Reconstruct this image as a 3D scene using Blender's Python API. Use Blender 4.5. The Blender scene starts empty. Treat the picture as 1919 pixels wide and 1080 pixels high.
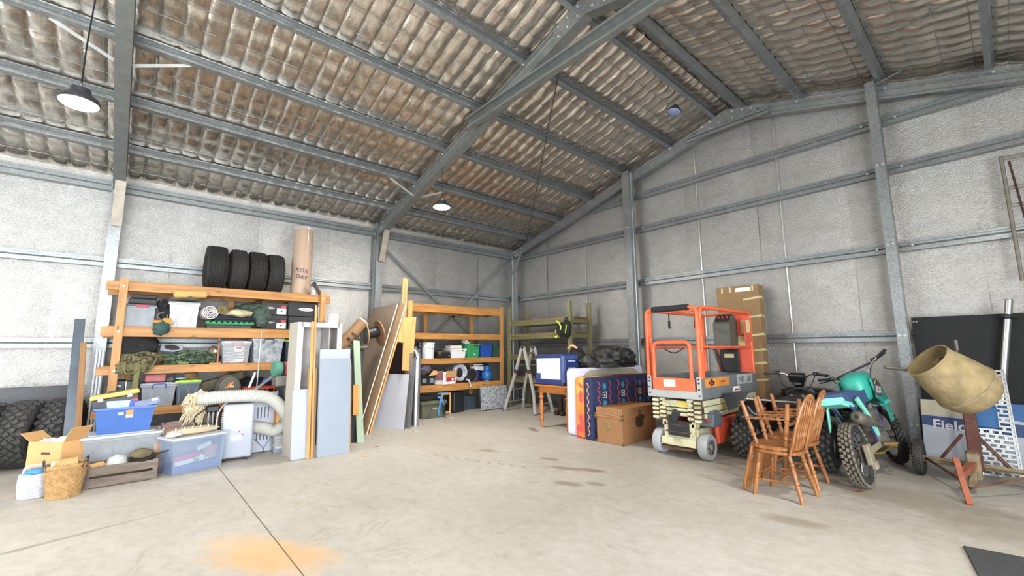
import bpy, bmesh, math, random
from mathutils import Vector, Matrix, Euler, noise
random.seed(7)
S = bpy.context.scene
COL = S.collection
PI = math.pi
# ---------------------------------------------------------------- camera
cd = bpy.data.cameras.new('camera'); cam = bpy.data.objects.new('camera', cd); COL.objects.link(cam)
cd.sensor_width = 36; cd.lens = 15.254; cd.clip_start = .05; cd.clip_end = 100
mr = ((0.658597, 0.110392, 0.744355), (0.752457, -0.086554, -0.652929), (-0.007651, 0.990112, -0.14007))
cam.matrix_world = Matrix.Translation((9.585, -8.513, 1.45)) @ Matrix(mr).to_4x4()
S.camera = cam
# ---------------------------------------------------------------- sky, daylight through the side doors, front fill, exposure
W = bpy.data.worlds.new('sky'); S.world = W; W.use_nodes = True
bg = W.node_tree.nodes['Background']; bg.inputs[0].default_value = (.75, .87, 1, 1); bg.inputs[1].default_value = 1.0
S.view_settings.view_transform = 'Standard'; S.view_settings.look = 'None'
S.view_settings.exposure = 0.34; S.view_settings.gamma = 1; S.view_settings.use_curve_mapping = False
def area(name, loc, rot, sx, sy, power, col):
    l = bpy.data.lights.new(name, 'AREA'); l.shape = 'RECTANGLE'; l.size = sx; l.size_y = sy; l.energy = power; l.color = col
    o = bpy.data.objects.new(name, l); COL.objects.link(o); o.location = loc; o.rotation_euler = rot
    return o
# daylight standing in the side roller-door openings, plus an added fill light at the front
area('daylight_side_door', (12.93, -10.9, 1.8), (0, PI/2, 0), 3.4, 3.8, 760, (.93, .97, 1))
area('daylight_side_door_near', (12.93, -6.4, 1.8), (0, PI/2, 0), 3.4, 3.4, 420, (.93, .97, 1))
area('front_fill_light', (3.2, -13.25, 1.9), (PI/2, 0, 0), 4.6, 3.6, 230, (.95, .98, 1))  # added fill for the left side; no door is known in this wall
# ---------------------------------------------------------------- materials
def lin(c):
    if isinstance(c, str):
        c = [int(c[i:i+2], 16)/255 for i in (0, 2, 4)]
    return tuple(x/12.92 if x <= .04045 else ((x+.055)/1.055)**2.4 for x in c) + (1,)
MATS = {}
def nm(name):
    m = bpy.data.materials.new(name); m.use_nodes = True
    nt = m.node_tree; b = nt.nodes['Principled BSDF']
    return m, nt, b
def N(nt, t, **k):
    n = nt.nodes.new(t)
    for a, v in k.items():
        if a in n.inputs: n.inputs[a].default_value = v
        else: setattr(n, a, v)
    return n
def coords(nt, scale=(1,1,1), kind='Object'):
    tc = N(nt, 'ShaderNodeTexCoord'); mp = N(nt, 'ShaderNodeMapping'); mp.inputs['Scale'].default_value = scale
    nt.links.new(tc.outputs[kind], mp.inputs[0]); return mp.outputs[0]
def mat(name, col, rough=.55, metal=0, var=.18, scale=6, bump=0, bscale=60, stretch=(1,1,1), alpha=1, dirt=None, dirt_amt=.5, trans=0, ds=3):
    """colour with noise variation; optional dirt blotches; optional fine relief"""
    if name in MATS: return MATS[name]
    m, nt, b = nm(name); L = nt.links.new
    c = lin(col)
    v = coords(nt, stretch)
    n1 = N(nt, 'ShaderNodeTexNoise', Scale=scale, Detail=5.0); L(v, n1.inputs['Vector'])
    r = N(nt, 'ShaderNodeValToRGB'); e = r.color_ramp.elements
    e[0].position = .3; e[1].position = .72
    e[0].color = tuple(x*(1-var) for x in c[:3]) + (1,); e[1].color = tuple(min(1, x*(1+var)) for x in c[:3]) + (1,)
    L(n1.outputs[0], r.inputs[0]); out = r.outputs[0]
    if dirt:
        n2 = N(nt, 'ShaderNodeTexNoise', Scale=ds, Detail=8.0, Roughness=.7); L(v, n2.inputs['Vector'])
        r2 = N(nt, 'ShaderNodeValToRGB'); r2.color_ramp.elements[0].position = .5; r2.color_ramp.elements[1].position = .68
        r2.color_ramp.elements[1].color = (dirt_amt,)*3 + (1,); L(n2.outputs[0], r2.inputs[0])
        mx = N(nt, 'ShaderNodeMixRGB'); mx.inputs[2].default_value = lin(dirt); L(r2.outputs[0], mx.inputs[0]); L(out, mx.inputs[1]); out = mx.outputs[0]
    L(out, b.inputs['Base Color'])
    b.inputs['Roughness'].default_value = rough; b.inputs['Metallic'].default_value = metal
    if alpha < 1: b.inputs['Alpha'].default_value = alpha
    if trans: b.inputs['Transmission Weight'].default_value = trans
    if bump:
        n3 = N(nt, 'ShaderNodeTexNoise', Scale=bscale, Detail=4.0); L(v, n3.inputs['Vector'])
        bp = N(nt, 'ShaderNodeBump', Strength=bump, Distance=.01); L(n3.outputs[0], bp.inputs['Height']); L(bp.outputs[0], b.inputs['Normal'])
    MATS[name] = m; return m
def wood(name, c1, c2, axis=0, rough=.5, knots=True):
    if name in MATS: return MATS[name]
    m, nt, b = nm(name); L = nt.links.new
    st = [14, 14, 14]; st[axis] = .9
    v = coords(nt, tuple(st))
    n1 = N(nt, 'ShaderNodeTexNoise', Scale=2.0, Detail=6.0, Distortion=.6); L(v, n1.inputs['Vector'])
    r = N(nt, 'ShaderNodeValToRGB'); e = r.color_ramp.elements; e[0].position = .33; e[1].position = .68
    e[0].color = lin(c2); e[1].color = lin(c1); L(n1.outputs[0], r.inputs[0]); out = r.outputs[0]
    if knots:
        st2 = [9, 9, 9]; st2[axis] = 3.2
        v2 = coords(nt, tuple(st2)); vo = N(nt, 'ShaderNodeTexVoronoi', Scale=1.0); L(v2, vo.inputs['Vector'])
        r2 = N(nt, 'ShaderNodeValToRGB'); r2.color_ramp.elements[0].position = .06; r2.color_ramp.elements[1].position = .17
        r2.color_ramp.elements[0].color = (1,1,1,1); r2.color_ramp.elements[1].color = (0,0,0,1); L(vo.outputs[0], r2.inputs[0])
        mx = N(nt, 'ShaderNodeMixRGB'); mx.inputs[2].default_value = tuple(x*.45 for x in lin(c2)[:3])+(1,); L(r2.outputs[0], mx.inputs[0]); L(out, mx.inputs[1]); out = mx.outputs[0]
    L(out, b.inputs['Base Color']); b.inputs['Roughness'].default_value = rough
    bp = N(nt, 'ShaderNodeBump', Strength=.15, Distance=.004); L(n1.outputs[0], bp.inputs['Height']); L(bp.outputs[0], b.inputs['Normal'])
    MATS[name] = m; return m
def palette(name, cols, scale=8, rough=.8, kind='noise', stretch=(1,1,1), bump=.3, bscale=30):
    """constant-step colours over a noise or voronoi field (camouflage, prints)"""
    if name in MATS: return MATS[name]
    m, nt, b = nm(name); L = nt.links.new; v = coords(nt, stretch)
    if kind == 'noise':
        n1 = N(nt, 'ShaderNodeTexNoise', Scale=scale, Detail=3.0); L(v, n1.inputs['Vector']); o = n1.outputs[0]; lo, hi = .32, .68
    else:
        n1 = N(nt, 'ShaderNodeTexVoronoi', Scale=scale); L(v, n1.inputs['Vector']); sp = N(nt, 'ShaderNodeSeparateColor'); L(n1.outputs['Color'], sp.inputs[0]); o = sp.outputs[0]; lo, hi = 0, 1
    r = N(nt, 'ShaderNodeValToRGB'); r.color_ramp.interpolation = 'CONSTANT'; e = r.color_ramp.elements
    while len(e) < len(cols): e.new(.5)
    for i, c in enumerate(cols): e[i].position = 0 if i == 0 else lo+(hi-lo)*i/len(cols); e[i].color = lin(c)
    L(o, r.inputs[0]); L(r.outputs[0], b.inputs['Base Color']); b.inputs['Roughness'].default_value = rough
    if bump:
        n3 = N(nt, 'ShaderNodeTexNoise', Scale=bscale, Detail=3.0); L(v, n3.inputs['Vector'])
        bp = N(nt, 'ShaderNodeBump', Strength=bump, Distance=.02); L(n3.outputs[0], bp.inputs['Height']); L(bp.outputs[0], b.inputs['Normal'])
    MATS[name] = m; return m
def foil_mat(name, col, rough, s1, s2, bump, metal=1.0, dist=.01):
    m, nt, b = nm(name); L = nt.links.new
    v = coords(nt, s1); n1 = N(nt, 'ShaderNodeTexNoise', Scale=1.0, Detail=5.0, Roughness=.65); L(v, n1.inputs['Vector'])
    v2 = coords(nt, s2); n2 = N(nt, 'ShaderNodeTexNoise', Scale=1.0, Detail=4.0); L(v2, n2.inputs['Vector'])
    ad = N(nt, 'ShaderNodeMath', operation='ADD'); L(n1.outputs[0], ad.inputs[0]); L(n2.outputs[0], ad.inputs[1])
    bp = N(nt, 'ShaderNodeBump', Strength=bump, Distance=dist); L(ad.outputs[0], bp.inputs['Height']); L(bp.outputs[0], b.inputs['Normal'])
    r = N(nt, 'ShaderNodeValToRGB'); e = r.color_ramp.elements; c = lin(col)
    e[0].position = .35; e[1].position = .65; e[0].color = tuple(x*.72 for x in c[:3])+(1,); e[1].color = c
    L(n1.outputs[0], r.inputs[0])
    v3 = coords(nt, (1, 1, 1.6)); n3 = N(nt, 'ShaderNodeTexNoise', Scale=3.2, Detail=9.0, Roughness=.8); L(v3, n3.inputs['Vector'])
    r3 = N(nt, 'ShaderNodeValToRGB'); e = r3.color_ramp.elements; e[0].position = .3; e[1].position = .68; e[0].color = (.74,.73,.72,1); e[1].color = (1,1,1,1); L(n3.outputs[0], r3.inputs[0])
    mx = N(nt, 'ShaderNodeMixRGB', blend_type='MULTIPLY'); mx.inputs[0].default_value = 1; L(r.outputs[0], mx.inputs[1]); L(r3.outputs[0], mx.inputs[2]); L(mx.outputs[0], b.inputs['Base Color'])
    b.inputs['Roughness'].default_value = rough; b.inputs['Metallic'].default_value = metal
    MATS[name] = m; return m
foil_wall = foil_mat('foil_wall', 'C0BFBC', .35, (26, 26, 120), (60, 60, 60), .5, .75, .012)
foil_roof = foil_mat('foil_roof', 'F2E9DC', .24, (7, 22, 7), (34, 34, 34), .30, .92)
def galv_mat():
    m, nt, b = nm('galvanised'); L = nt.links.new
    v = coords(nt); vo = N(nt, 'ShaderNodeTexVoronoi', Scale=70.0); L(v, vo.inputs['Vector'])
    n = N(nt, 'ShaderNodeTexNoise', Scale=3.0, Detail=4.0); L(v, n.inputs['Vector'])
    sp = N(nt, 'ShaderNodeSeparateColor'); L(vo.outputs['Color'], sp.inputs[0])
    mx = N(nt, 'ShaderNodeMixRGB'); mx.inputs[0].default_value = .45; L(n.outputs[0], mx.inputs[1]); L(sp.outputs[0], mx.inputs[2])
    r = N(nt, 'ShaderNodeValToRGB'); e = r.color_ramp.elements; e[0].position = .2; e[1].position = .8
    e[0].color = lin('7D8182'); e[1].color = lin('A1A5A6'); L(mx.outputs[0], r.inputs[0]); L(r.outputs[0], b.inputs['Base Color'])
    b.inputs['Metallic'].default_value = .75; b.inputs['Roughness'].default_value = .42
    MATS['galvanised'] = m; return m
galv = galv_mat()
# ---------------------------------------------------------------- mesh helpers
def TR(loc=(0,0,0), rot=(0,0,0), sc=(1,1,1)):
    return Matrix.LocRotScale(Vector(loc), Euler(rot), Vector(sc))
def box(bm, c, s, rot=(0,0,0), bev=0, taper=None, seg=1):
    """box centred at c with size s; taper=(tx,ty): scale of the bottom face"""
    r = bmesh.ops.create_cube(bm, size=1); vs = r['verts']
    for v in vs:
        k = (taper if taper and v.co.z < 0 else (1,1))
        v.co = Vector((v.co.x*s[0]*k[0], v.co.y*s[1]*k[1], v.co.z*s[2]))
    if bev:
        es = list({e for v in vs for e in v.link_edges})
        rb = bmesh.ops.bevel(bm, geom=es, offset=bev, segments=seg, affect='EDGES', profile=.5)
        vs = list({v for f in rb['faces'] for v in f.verts} | {v for v in vs if v.is_valid})
    M_ = TR(c, rot)
    for v in vs: v.co = M_ @ v.co
    return vs
def ring_frames(pts, closed=False):
    n = len(pts); P_ = [Vector(p) for p in pts]; fr = []; up = None
    for i in range(n):
        a = P_[i-1] if (i > 0 or closed) else P_[i]; b = P_[(i+1) % n] if (i < n-1 or closed) else P_[i]
        t = (b-a)
        if t.length < 1e-9: t = Vector((0,0,1))
        t.normalize()
        if up is None:
            up = Vector((0,0,1)) if abs(t.z) < .9 else Vector((1,0,0))
        x = up - t*up.dot(t)
        if x.length < 1e-6: x = t.orthogonal()
        x.normalize(); y = t.cross(x); up = x; fr.append((P_[i], x, y))
    return fr
def tube(bm, pts, r, seg=8, closed=False, cap=True, flat=1.0):
    fr = ring_frames(pts, closed); rings = []
    for i, (p, x, y) in enumerate(fr):
        rr = r[i] if isinstance(r, (list, tuple)) else r
        rings.append([bm.verts.new(p + x*rr*math.cos(2*PI*k/seg) + y*rr*flat*math.sin(2*PI*k/seg)) for k in range(seg)])
    m = len(rings)
    for i in range(m if closed else m-1):
        a, b = rings[i], rings[(i+1) % m]
        for k in range(seg): bm.faces.new((a[k], a[(k+1) % seg], b[(k+1) % seg], b[k]))
    if cap and not closed:
        bm.faces.new(rings[0][::-1]); bm.faces.new(rings[-1])
    return [v for r_ in rings for v in r_]
def arc(pts, rad, n=5):
    """round the inner corners of a polyline"""
    P_ = [Vector(p) for p in pts]; out = [P_[0]]
    for i in range(1, len(P_)-1):
        a, b, c = P_[i-1], P_[i], P_[i+1]
        d1 = (a-b).normalized(); d2 = (c-b).normalized(); l = min(rad, (a-b).length*.49, (c-b).length*.49)
        for k in range(n+1):
            t = k/n; out.append((b+d1*l)*(1-t)**2 + b*2*t*(1-t) + (b+d2*l)*t*t)
    return out + [P_[-1]]
def lathe(bm, prof, seg=16, M_=Matrix(), caps=True, sx=1, sy=1):
    rings = []
    for r, z in prof:
        rings.append([bm.verts.new(M_ @ Vector((r*sx*math.cos(2*PI*k/seg), r*sy*math.sin(2*PI*k/seg), z))) for k in range(seg)])
    for a, b in zip(rings, rings[1:]):
        for k in range(seg): bm.faces.new((a[k], a[(k+1) % seg], b[(k+1) % seg], b[k]))
    if caps: bm.faces.new(rings[0][::-1]); bm.faces.new(rings[-1])
    return [v for r in rings for v in r]
def prism(bm, outline, d, M_=Matrix()):
    """outline in local XY, extruded 0..d along local Z"""
    a = [bm.verts.new(M_ @ Vector((x, y, 0))) for x, y in outline]; b = [bm.verts.new(M_ @ Vector((x, y, d))) for x, y in outline]
    bm.faces.new(a[::-1]); bm.faces.new(b); n = len(a)
    for k in range(n): bm.faces.new((a[k], a[(k+1) % n], b[(k+1) % n], b[k]))
    return a + b
def extr(bm, outline, p0, p1, up=(0,0,1)):
    """profile outline (side, up) swept from p0 to p1"""
    p0 = Vector(p0); p1 = Vector(p1); t = (p1-p0).normalized(); u = Vector(up); u = (u - t*u.dot(t)).normalized(); s = t.cross(u)
    M_ = Matrix((( s.x, u.x, t.x, p0.x), (s.y, u.y, t.y, p0.y), (s.z, u.z, t.z, p0.z), (0,0,0,1)))
    return prism(bm, outline, (p1-p0).length, M_)
def cprof(w, h, t=.012, lip=.02, flip=1):
    """lipped C section, web at side 0, width w to the side, height h centred"""
    o = [(0,-h/2),(w,-h/2),(w,-h/2+lip),(w-t,-h/2+lip),(w-t,-h/2+t),(t,-h/2+t),(t,h/2-t),(w-t,h/2-t),(w-t,h/2-lip),(w,h/2-lip),(w,h/2),(0,h/2)]
    return [(x*flip, y) for x, y in o][::flip]
def blob(bm, c, s, amp=.15, fr=2.5, seed=0, sub=3, flat=None, rot=(0,0,0), p=2.0):
    """lumpy soft body: superellipsoid with noise folds; flat = fraction of z kept below centre"""
    r = bmesh.ops.create_icosphere(bm, subdivisions=sub, radius=1); vs = r['verts']; M_ = TR(c, rot); off = Vector((seed*7.3, seed*3.1, seed*1.7))
    for v in vs:
        d = v.co.normalized()
        if p != 2:
            k = (abs(d.x)**p + abs(d.y)**p + abs(d.z)**p)**(-1/p); d = d*k
        n = noise.noise(v.co*fr+off)*amp + noise.noise(v.co*fr*2.7+off)*amp*.55 + (abs(noise.noise(v.co*fr*1.6-off))-.25)*amp*.8
        q = d*(1+n); z = q.z*s[2]
        if flat is not None and z < -s[2]*flat: z = -s[2]*flat + (z+s[2]*flat)*.08
        v.co = M_ @ Vector((q.x*s[0], q.y*s[1], z))
    return vs
LAST = []
def _mk(name, bm, m, parent, smooth, kind, angle):
    me = bpy.data.meshes.new(name); bm.to_mesh(me); bm.free()
    for k in (m if isinstance(m, (list, tuple)) else [m]): me.materials.append(k)
    if smooth:
        me.polygons.foreach_set('use_smooth', [True]*len(me.polygons))
        if angle: me.set_sharp_from_angle(angle=math.radians(angle))
    o = bpy.data.objects.new(name, me); COL.objects.link(o)
    if parent: o.parent = parent
    if kind: o['kind'] = kind
    LAST.append(o); return o
def finish(name, bm, m, parent=None, smooth=False, kind=None, angle=40):
    """link the mesh; pieces of a part that stand apart from each other become parts of their own"""
    bmesh.ops.recalc_face_normals(bm, faces=bm.faces[:]); LAST.clear()
    if parent is None or kind == 'stuff' or len(bm.verts) > 30000: return _mk(name, bm, m, parent, smooth, kind, angle)
    bm.verts.index_update(); lab = [-1]*len(bm.verts); isl = []
    for v0 in bm.verts:
        if lab[v0.index] >= 0: continue
        st = [v0]; lab[v0.index] = len(isl); lo = v0.co.copy(); hi = v0.co.copy(); vs = []
        while st:
            v = st.pop(); vs.append(v)
            for k in range(3): lo[k] = min(lo[k], v.co[k]); hi[k] = max(hi[k], v.co[k])
            for e in v.link_edges:
                u = e.other_vert(v)
                if lab[u.index] < 0: lab[u.index] = len(isl); st.append(u)
        isl.append((lo, hi))
    n = len(isl)
    if n == 1 or n > 60: return _mk(name, bm, m, parent, smooth, kind, angle)
    g = list(range(n))
    def root(i):
        while g[i] != i: i = g[i]
        return i
    for i in range(n):
        for j in range(i):
            if all(isl[i][0][k] <= isl[j][1][k]+.003 and isl[j][0][k] <= isl[i][1][k]+.003 for k in range(3)): g[root(i)] = root(j)
    roots = sorted({root(i) for i in range(n)})
    if len(roots) == 1: return _mk(name, bm, m, parent, smooth, kind, angle)
    first = None; out = []
    for r in roots:
        b2 = bm.copy(); b2.verts.ensure_lookup_table()
        bmesh.ops.delete(b2, geom=[v for v, l in zip(list(b2.verts), lab) if root(l) != r], context='VERTS')
        out.append(_mk(name, b2, m, parent, smooth, kind, angle))
    bm.free(); return out[0]
def part(name, m, parent, fn, *a, smooth=False, label=None, kind=None, loc=None, rot=None, **k):
    bm = bmesh.new(); fn(bm, *a, **k); o = finish(name, bm, m, parent, smooth, kind)
    for q in list(LAST):
        if label: q['label'] = label
        if loc: q.location = loc
        if rot: q.rotation_euler = rot
    return o
def thing(name, label, cat, loc=(0,0,0), rz=0, group=None, rot=None):
    o = bpy.data.objects.new(name, None); COL.objects.link(o); o.empty_display_size = .1
    o.location = loc; o.rotation_euler = rot if rot else (0,0,rz); o['label'] = label; o['category'] = cat
    if group: o['group'] = group
    return o
def tag(o, label, cat, group=None, loc=None, rz=None, rot=None):
    o['label'] = label; o['category'] = cat
    if group: o['group'] = group
    if loc: o.location = loc
    if rz is not None: o.rotation_euler = (0,0,rz)
    if rot: o.rotation_euler = rot
    return o
def share(o, parent, loc, rot=(0,0,0), sc=(1,1,1)):
    c = o.copy(); COL.objects.link(c); c.parent = parent; c.location = loc; c.rotation_euler = rot; c.scale = sc; return c
def tree_copy(o, parent=None):
    c = o.copy(); COL.objects.link(c)
    if parent: c.parent = parent
    for ch in list(o.children):
        d = ch.copy(); COL.objects.link(d); d.parent = c
        for g in list(ch.children):
            e = g.copy(); COL.objects.link(e); e.parent = d
    return c
def struct(o): o['kind'] = 'structure'; return o
def text(name, s, size, m, parent, loc, rot, ext=.0008, bold=False, align='LEFT', sx=1.0, shear=0):
    cu = bpy.data.curves.new(name, 'FONT'); cu.body = s; cu.size = size; cu.extrude = ext; cu.align_x = align; cu.shear = shear
    if bold: cu.offset = size*.022
    cu.resolution_u = 3
    t = bpy.data.objects.new(name, cu); COL.objects.link(t)
    dg = bpy.context.evaluated_depsgraph_get(); me = bpy.data.meshes.new_from_object(t.evaluated_get(dg))
    bpy.data.objects.remove(t); bpy.data.curves.remove(cu); me.materials.clear(); me.materials.append(m)
    o = bpy.data.objects.new(name, me); COL.objects.link(o); o.parent = parent; o.location = loc; o.rotation_euler = rot; o.scale = (sx,1,1); return o
# ================================================================= the shed
RX, RY, RW = 12.9, -13.3, 6.45
def zr(x): return 4.2 + .275*(x if x < RW else RX-x)
# ---- concrete floor
def concrete():
    m, nt, b = nm('concrete'); L = nt.links.new
    v = coords(nt)
    n1 = N(nt, 'ShaderNodeTexNoise', Scale=.7, Detail=8.0, Roughness=.62); L(v, n1.inputs['Vector'])
    r = N(nt, 'ShaderNodeValToRGB'); e = r.color_ramp.elements; e[0].position = .3; e[1].position = .7
    e[0].color = lin('ACA69D'); e[1].color = lin('BEBAB3'); L(n1.outputs[0], r.inputs[0]); out = r.outputs[0]
    n2 = N(nt, 'ShaderNodeTexNoise', Scale=9.0, Detail=9.0, Roughness=.75); L(v, n2.inputs['Vector'])
    r2 = N(nt, 'ShaderNodeValToRGB'); e = r2.color_ramp.elements; e[0].position = .35; e[1].position = .62
    e[0].color = (.80,.78,.74,1); e[1].color = (1,1,1,1); L(n2.outputs[0], r2.inputs[0])
    mx = N(nt, 'ShaderNodeMixRGB', blend_type='MULTIPLY'); mx.inputs[0].default_value = .85; L(out, mx.inputs[1]); L(r2.outputs[0], mx.inputs[2]); out = mx.outputs[0]
    # scuffs: stretched dark smears
    v3 = coords(nt, (1.1, 3.4, 1)); n3 = N(nt, 'ShaderNodeTexNoise', Scale=2.2, Detail=6.0, Roughness=.7, Distortion=1.2); L(v3, n3.inputs['Vector'])
    r3 = N(nt, 'ShaderNodeValToRGB'); e = r3.color_ramp.elements; e[0].position = .56; e[1].position = .74; e[1].color = (.55,.55,.55,1); L(n3.outputs[0], r3.inputs[0])
    mx = N(nt, 'ShaderNodeMixRGB'); mx.inputs[2].default_value = lin('8F8473'); L(r3.outputs[0], mx.inputs[0]); L(out, mx.inputs[1]); out = mx.outputs[0]
    n4 = N(nt, 'ShaderNodeTexNoise', Scale=5.0, Detail=5.0, Roughness=.6); L(v, n4.inputs['Vector'])
    def stain(x, y, rx, ry, rot, col, amt, wob=.45, edge=.55):
        nonlocal out
        mp = N(nt, 'ShaderNodeMapping', vector_type='TEXTURE'); tc = N(nt, 'ShaderNodeTexCoord')
        mp.inputs['Location'].default_value = (x, y, 0); mp.inputs['Rotation'].default_value = (0,0,rot); mp.inputs['Scale'].default_value = (rx, ry, 1e6)
        L(tc.outputs['Object'], mp.inputs[0]); ln = N(nt, 'ShaderNodeVectorMath', operation='LENGTH'); L(mp.outputs[0], ln.inputs[0])
        ma = N(nt, 'ShaderNodeMath', operation='MULTIPLY_ADD'); L(n4.outputs[0], ma.inputs[0]); ma.inputs[1].default_value = -2*wob; L(ln.outputs['Value'], ma.inputs[2])
        rr = N(nt, 'ShaderNodeMapRange'); rr.inputs['From Min'].default_value = 1-wob; rr.inputs['From Max'].default_value = 1-wob-edge; rr.inputs['To Max'].default_value = amt
        L(ma.outputs[0], rr.inputs[0]); mx = N(nt, 'ShaderNodeMixRGB'); mx.inputs[2].default_value = lin(col); L(rr.outputs[0], mx.inputs[0]); L(out, mx.inputs[1]); out = mx.outputs[0]
    stain(5.95, -7.62, .60, .30, .62, 'D9A45E', .6); stain(5.55, -7.72, .42, .22, .6, 'D6B184', .42)
    stain(3.52, -5.94, .10, .05, .5, 'D08B45', .8)
    dk = '7C6F5E'
    for x, y, rx, ry, ro, a in ((5.81,-4.35,.26,.09,.4,.75),(6.09,-4.19,.22,.10,.4,.75),(6.25,-4.79,.22,.11,.4,.7),(6.45,-4.58,.15,.08,.4,.6),(5.37,-4.17,.18,.08,.3,.7),(4.42,-4.47,.20,.08,.4,.6),
                               (3.65,-2.83,.30,.10,-.5,.8),(8.22,-4.18,.32,.14,.3,.5),(8.76,-2.76,.9,.5,.2,.5),(7.4,-2.6,1.2,.6,.1,.35),(9.6,-3.1,.8,.6,.1,.5),(6.3,-2.5,.5,.25,0,.4)):
        stain(x, y, rx, ry, ro, dk, a)
    for k in range(9):   # long skid mark
        t = k/8; stain(4.55-.3*t, -9.0+1.12*t, .17*(1-.3*t), .035*(1.25-t), 1.77, '8A867E', .75*(1-.5*t), .3)
    # tyre prints: rows of tread bars
    def prints(x, y, rot, n, lw, col='9A9384', amt=.38):
        for i in range(n):
            for j in (-1, 0, 1):
                px, py = i*.075+.02*math.sin(i*7+j*3), j*.09+.015*math.sin(i*3+j*5)
                stain(x+px*math.cos(rot)-py*math.sin(rot), y+px*math.sin(rot)+py*math.cos(rot), lw, .028, rot+1.1, col, amt, .25)
    prints(5.42,-5.82,.5,3,.05); prints(5.9,-6.95,1.1,4,.06); prints(6.35,-6.95,.2,4,.06); prints(5.75,-7.25,.8,3,.06)
    for k in range(9): stain(4.15+.16*k, -5.17+.06*k, .09, .022, -.25, dk, .5, .25)
    L(out, b.inputs['Base Color'])
    rr = N(nt, 'ShaderNodeMapRange'); rr.inputs['To Min'].default_value = .42; rr.inputs['To Max'].default_value = .7; L(n2.outputs[0], rr.inputs[0]); L(rr.outputs[0], b.inputs['Roughness'])
    bp = N(nt, 'ShaderNodeBump', Strength=.12, Distance=.004); L(n2.outputs[0], bp.inputs['Height']); L(bp.outputs[0], b.inputs['Normal'])
    return m
conc = concrete()
joint = mat('joint_sand', '6E665A', .9)
fl = struct(part('floor', joint, None, lambda bm: box(bm, (6.45, -6.65, -.09), (13.6, 14.0, .16))))
for x0, x1 in ((-.2, 6.712), (6.718, 13.2)):
    for y0, y1 in ((-13.6, -7.531), (-7.521, .2)):
        part('slab', conc, fl, lambda bm: box(bm, ((x0+x1)/2, (y0+y1)/2, -.02), (x1-x0, y1-y0, .04)))
# ---- foil-lined walls: strips of sisalation behind the girts
def strip(bm, a, b, ztop, axis, nrm, seed, z0=.10, base=0.0):
    """a..b along the wall, ztop(t) roof line, axis 'x' or 'y', nrm = +1/-1 interior direction on the other axis"""
    nu, nv = 8, 26; vs = []
    for i in range(nu+1):
        t = a+(b-a)*i/nu; zt = ztop(t); col = []
        for j in range(nv+1):
            z = z0+(zt-z0)*j/nv
            d = base + .012*noise.noise(Vector((t*2.2+seed, z*1.3, seed))) + .012*math.sin(PI*i/nu) + .006*noise.noise(Vector((t*7, z*5, seed*2)))
            col.append(bm.verts.new((t, nrm*d, z) if axis == 'x' else (nrm*d, t, z)))
        vs.append(col)
    for i in range(nu):
        for j in range(nv): bm.faces.new((vs[i][j], vs[i+1][j], vs[i+1][j+1], vs[i][j+1]))
def wall_slab(name, m, f): return struct(part(name, m, None, f))
clad = mat('steel_cladding', '9AA09E', .5, .4)
wl = wall_slab('wall_left', clad, lambda bm: box(bm, (-.08, -6.65, 2.24), (.06, 13.6, 4.5)))
wb = wall_slab('wall_back', clad, lambda bm: prism(bm, [(-.1, 0), (13.0, 0), (13.0, 4.45), (6.45, 6.22), (-.1, 4.45)], .06, Matrix(((1,0,0,0),(0,0,-1,.11),(0,1,0,0),(0,0,0,1)))))
k = 0; y = 0
while y > -13.2:
    part('foil_strip', foil_wall, wl, strip, max(y-1.36, -13.3), y, lambda t: 4.42, 'y', 1, k*3.1, base=-.012 if k % 2 else 0, smooth=True); y -= 1.35; k += 1
x = 0; k = 0
while x < 12.8:
    x1 = min(x+1.36, 12.9)
    part('foil_strip', foil_wall, wb, strip, x, x1, lambda t: zr(t)+.2, 'x', -1, k*5.7+40, base=-.012 if k % 2 else 0, smooth=True); x += 1.35; k += 1
foil_plain = MATS['foil_wall']
# walls behind the camera: open side roller doors, front gap added for the fill
wr = wall_slab('wall_right', foil_plain, lambda bm: (box(bm, (12.98, -2.2, 2.22), (.06, 4.6, 4.46)), box(bm, (12.98, -8.55, 2.22), (.06, .9, 4.46)), box(bm, (12.98, -6.3, 4.02), (.06, 3.6, .86)), box(bm, (12.98, -13.1, 2.22), (.06, .4, 4.46)), box(bm, (12.98, -10.9, 4.02), (.06, 4.0, .86))))
wf = wall_slab('wall_front', foil_plain, lambda bm: (box(bm, (.4, -13.36, 2.15), (1.0, .06, 4.3)), box(bm, (9.25, -13.36, 2.15), (7.5, .06, 4.3)), prism(bm, [(-.1, 3.8), (13.0, 3.8), (13.0, 4.45), (6.45, 6.22), (-.1, 4.45)], .06, Matrix(((1,0,0,0),(0,0,-1,-13.33),(0,1,0,0),(0,0,0,1))))))
# seams: bright taped laps on the back wall
tape = mat('foil_tape', 'E4E6E8', .25, .9, .05)
for sx, z0, z1 in ((7.16, .2, 5.6), (5.68, .2, 5.5), (2.74, .2, 4.7)):
    part('seam', tape, wb, lambda bm: box(bm, (sx, -.045, (z0+z1)/2), (.014, .004, z1-z0)))
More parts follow.
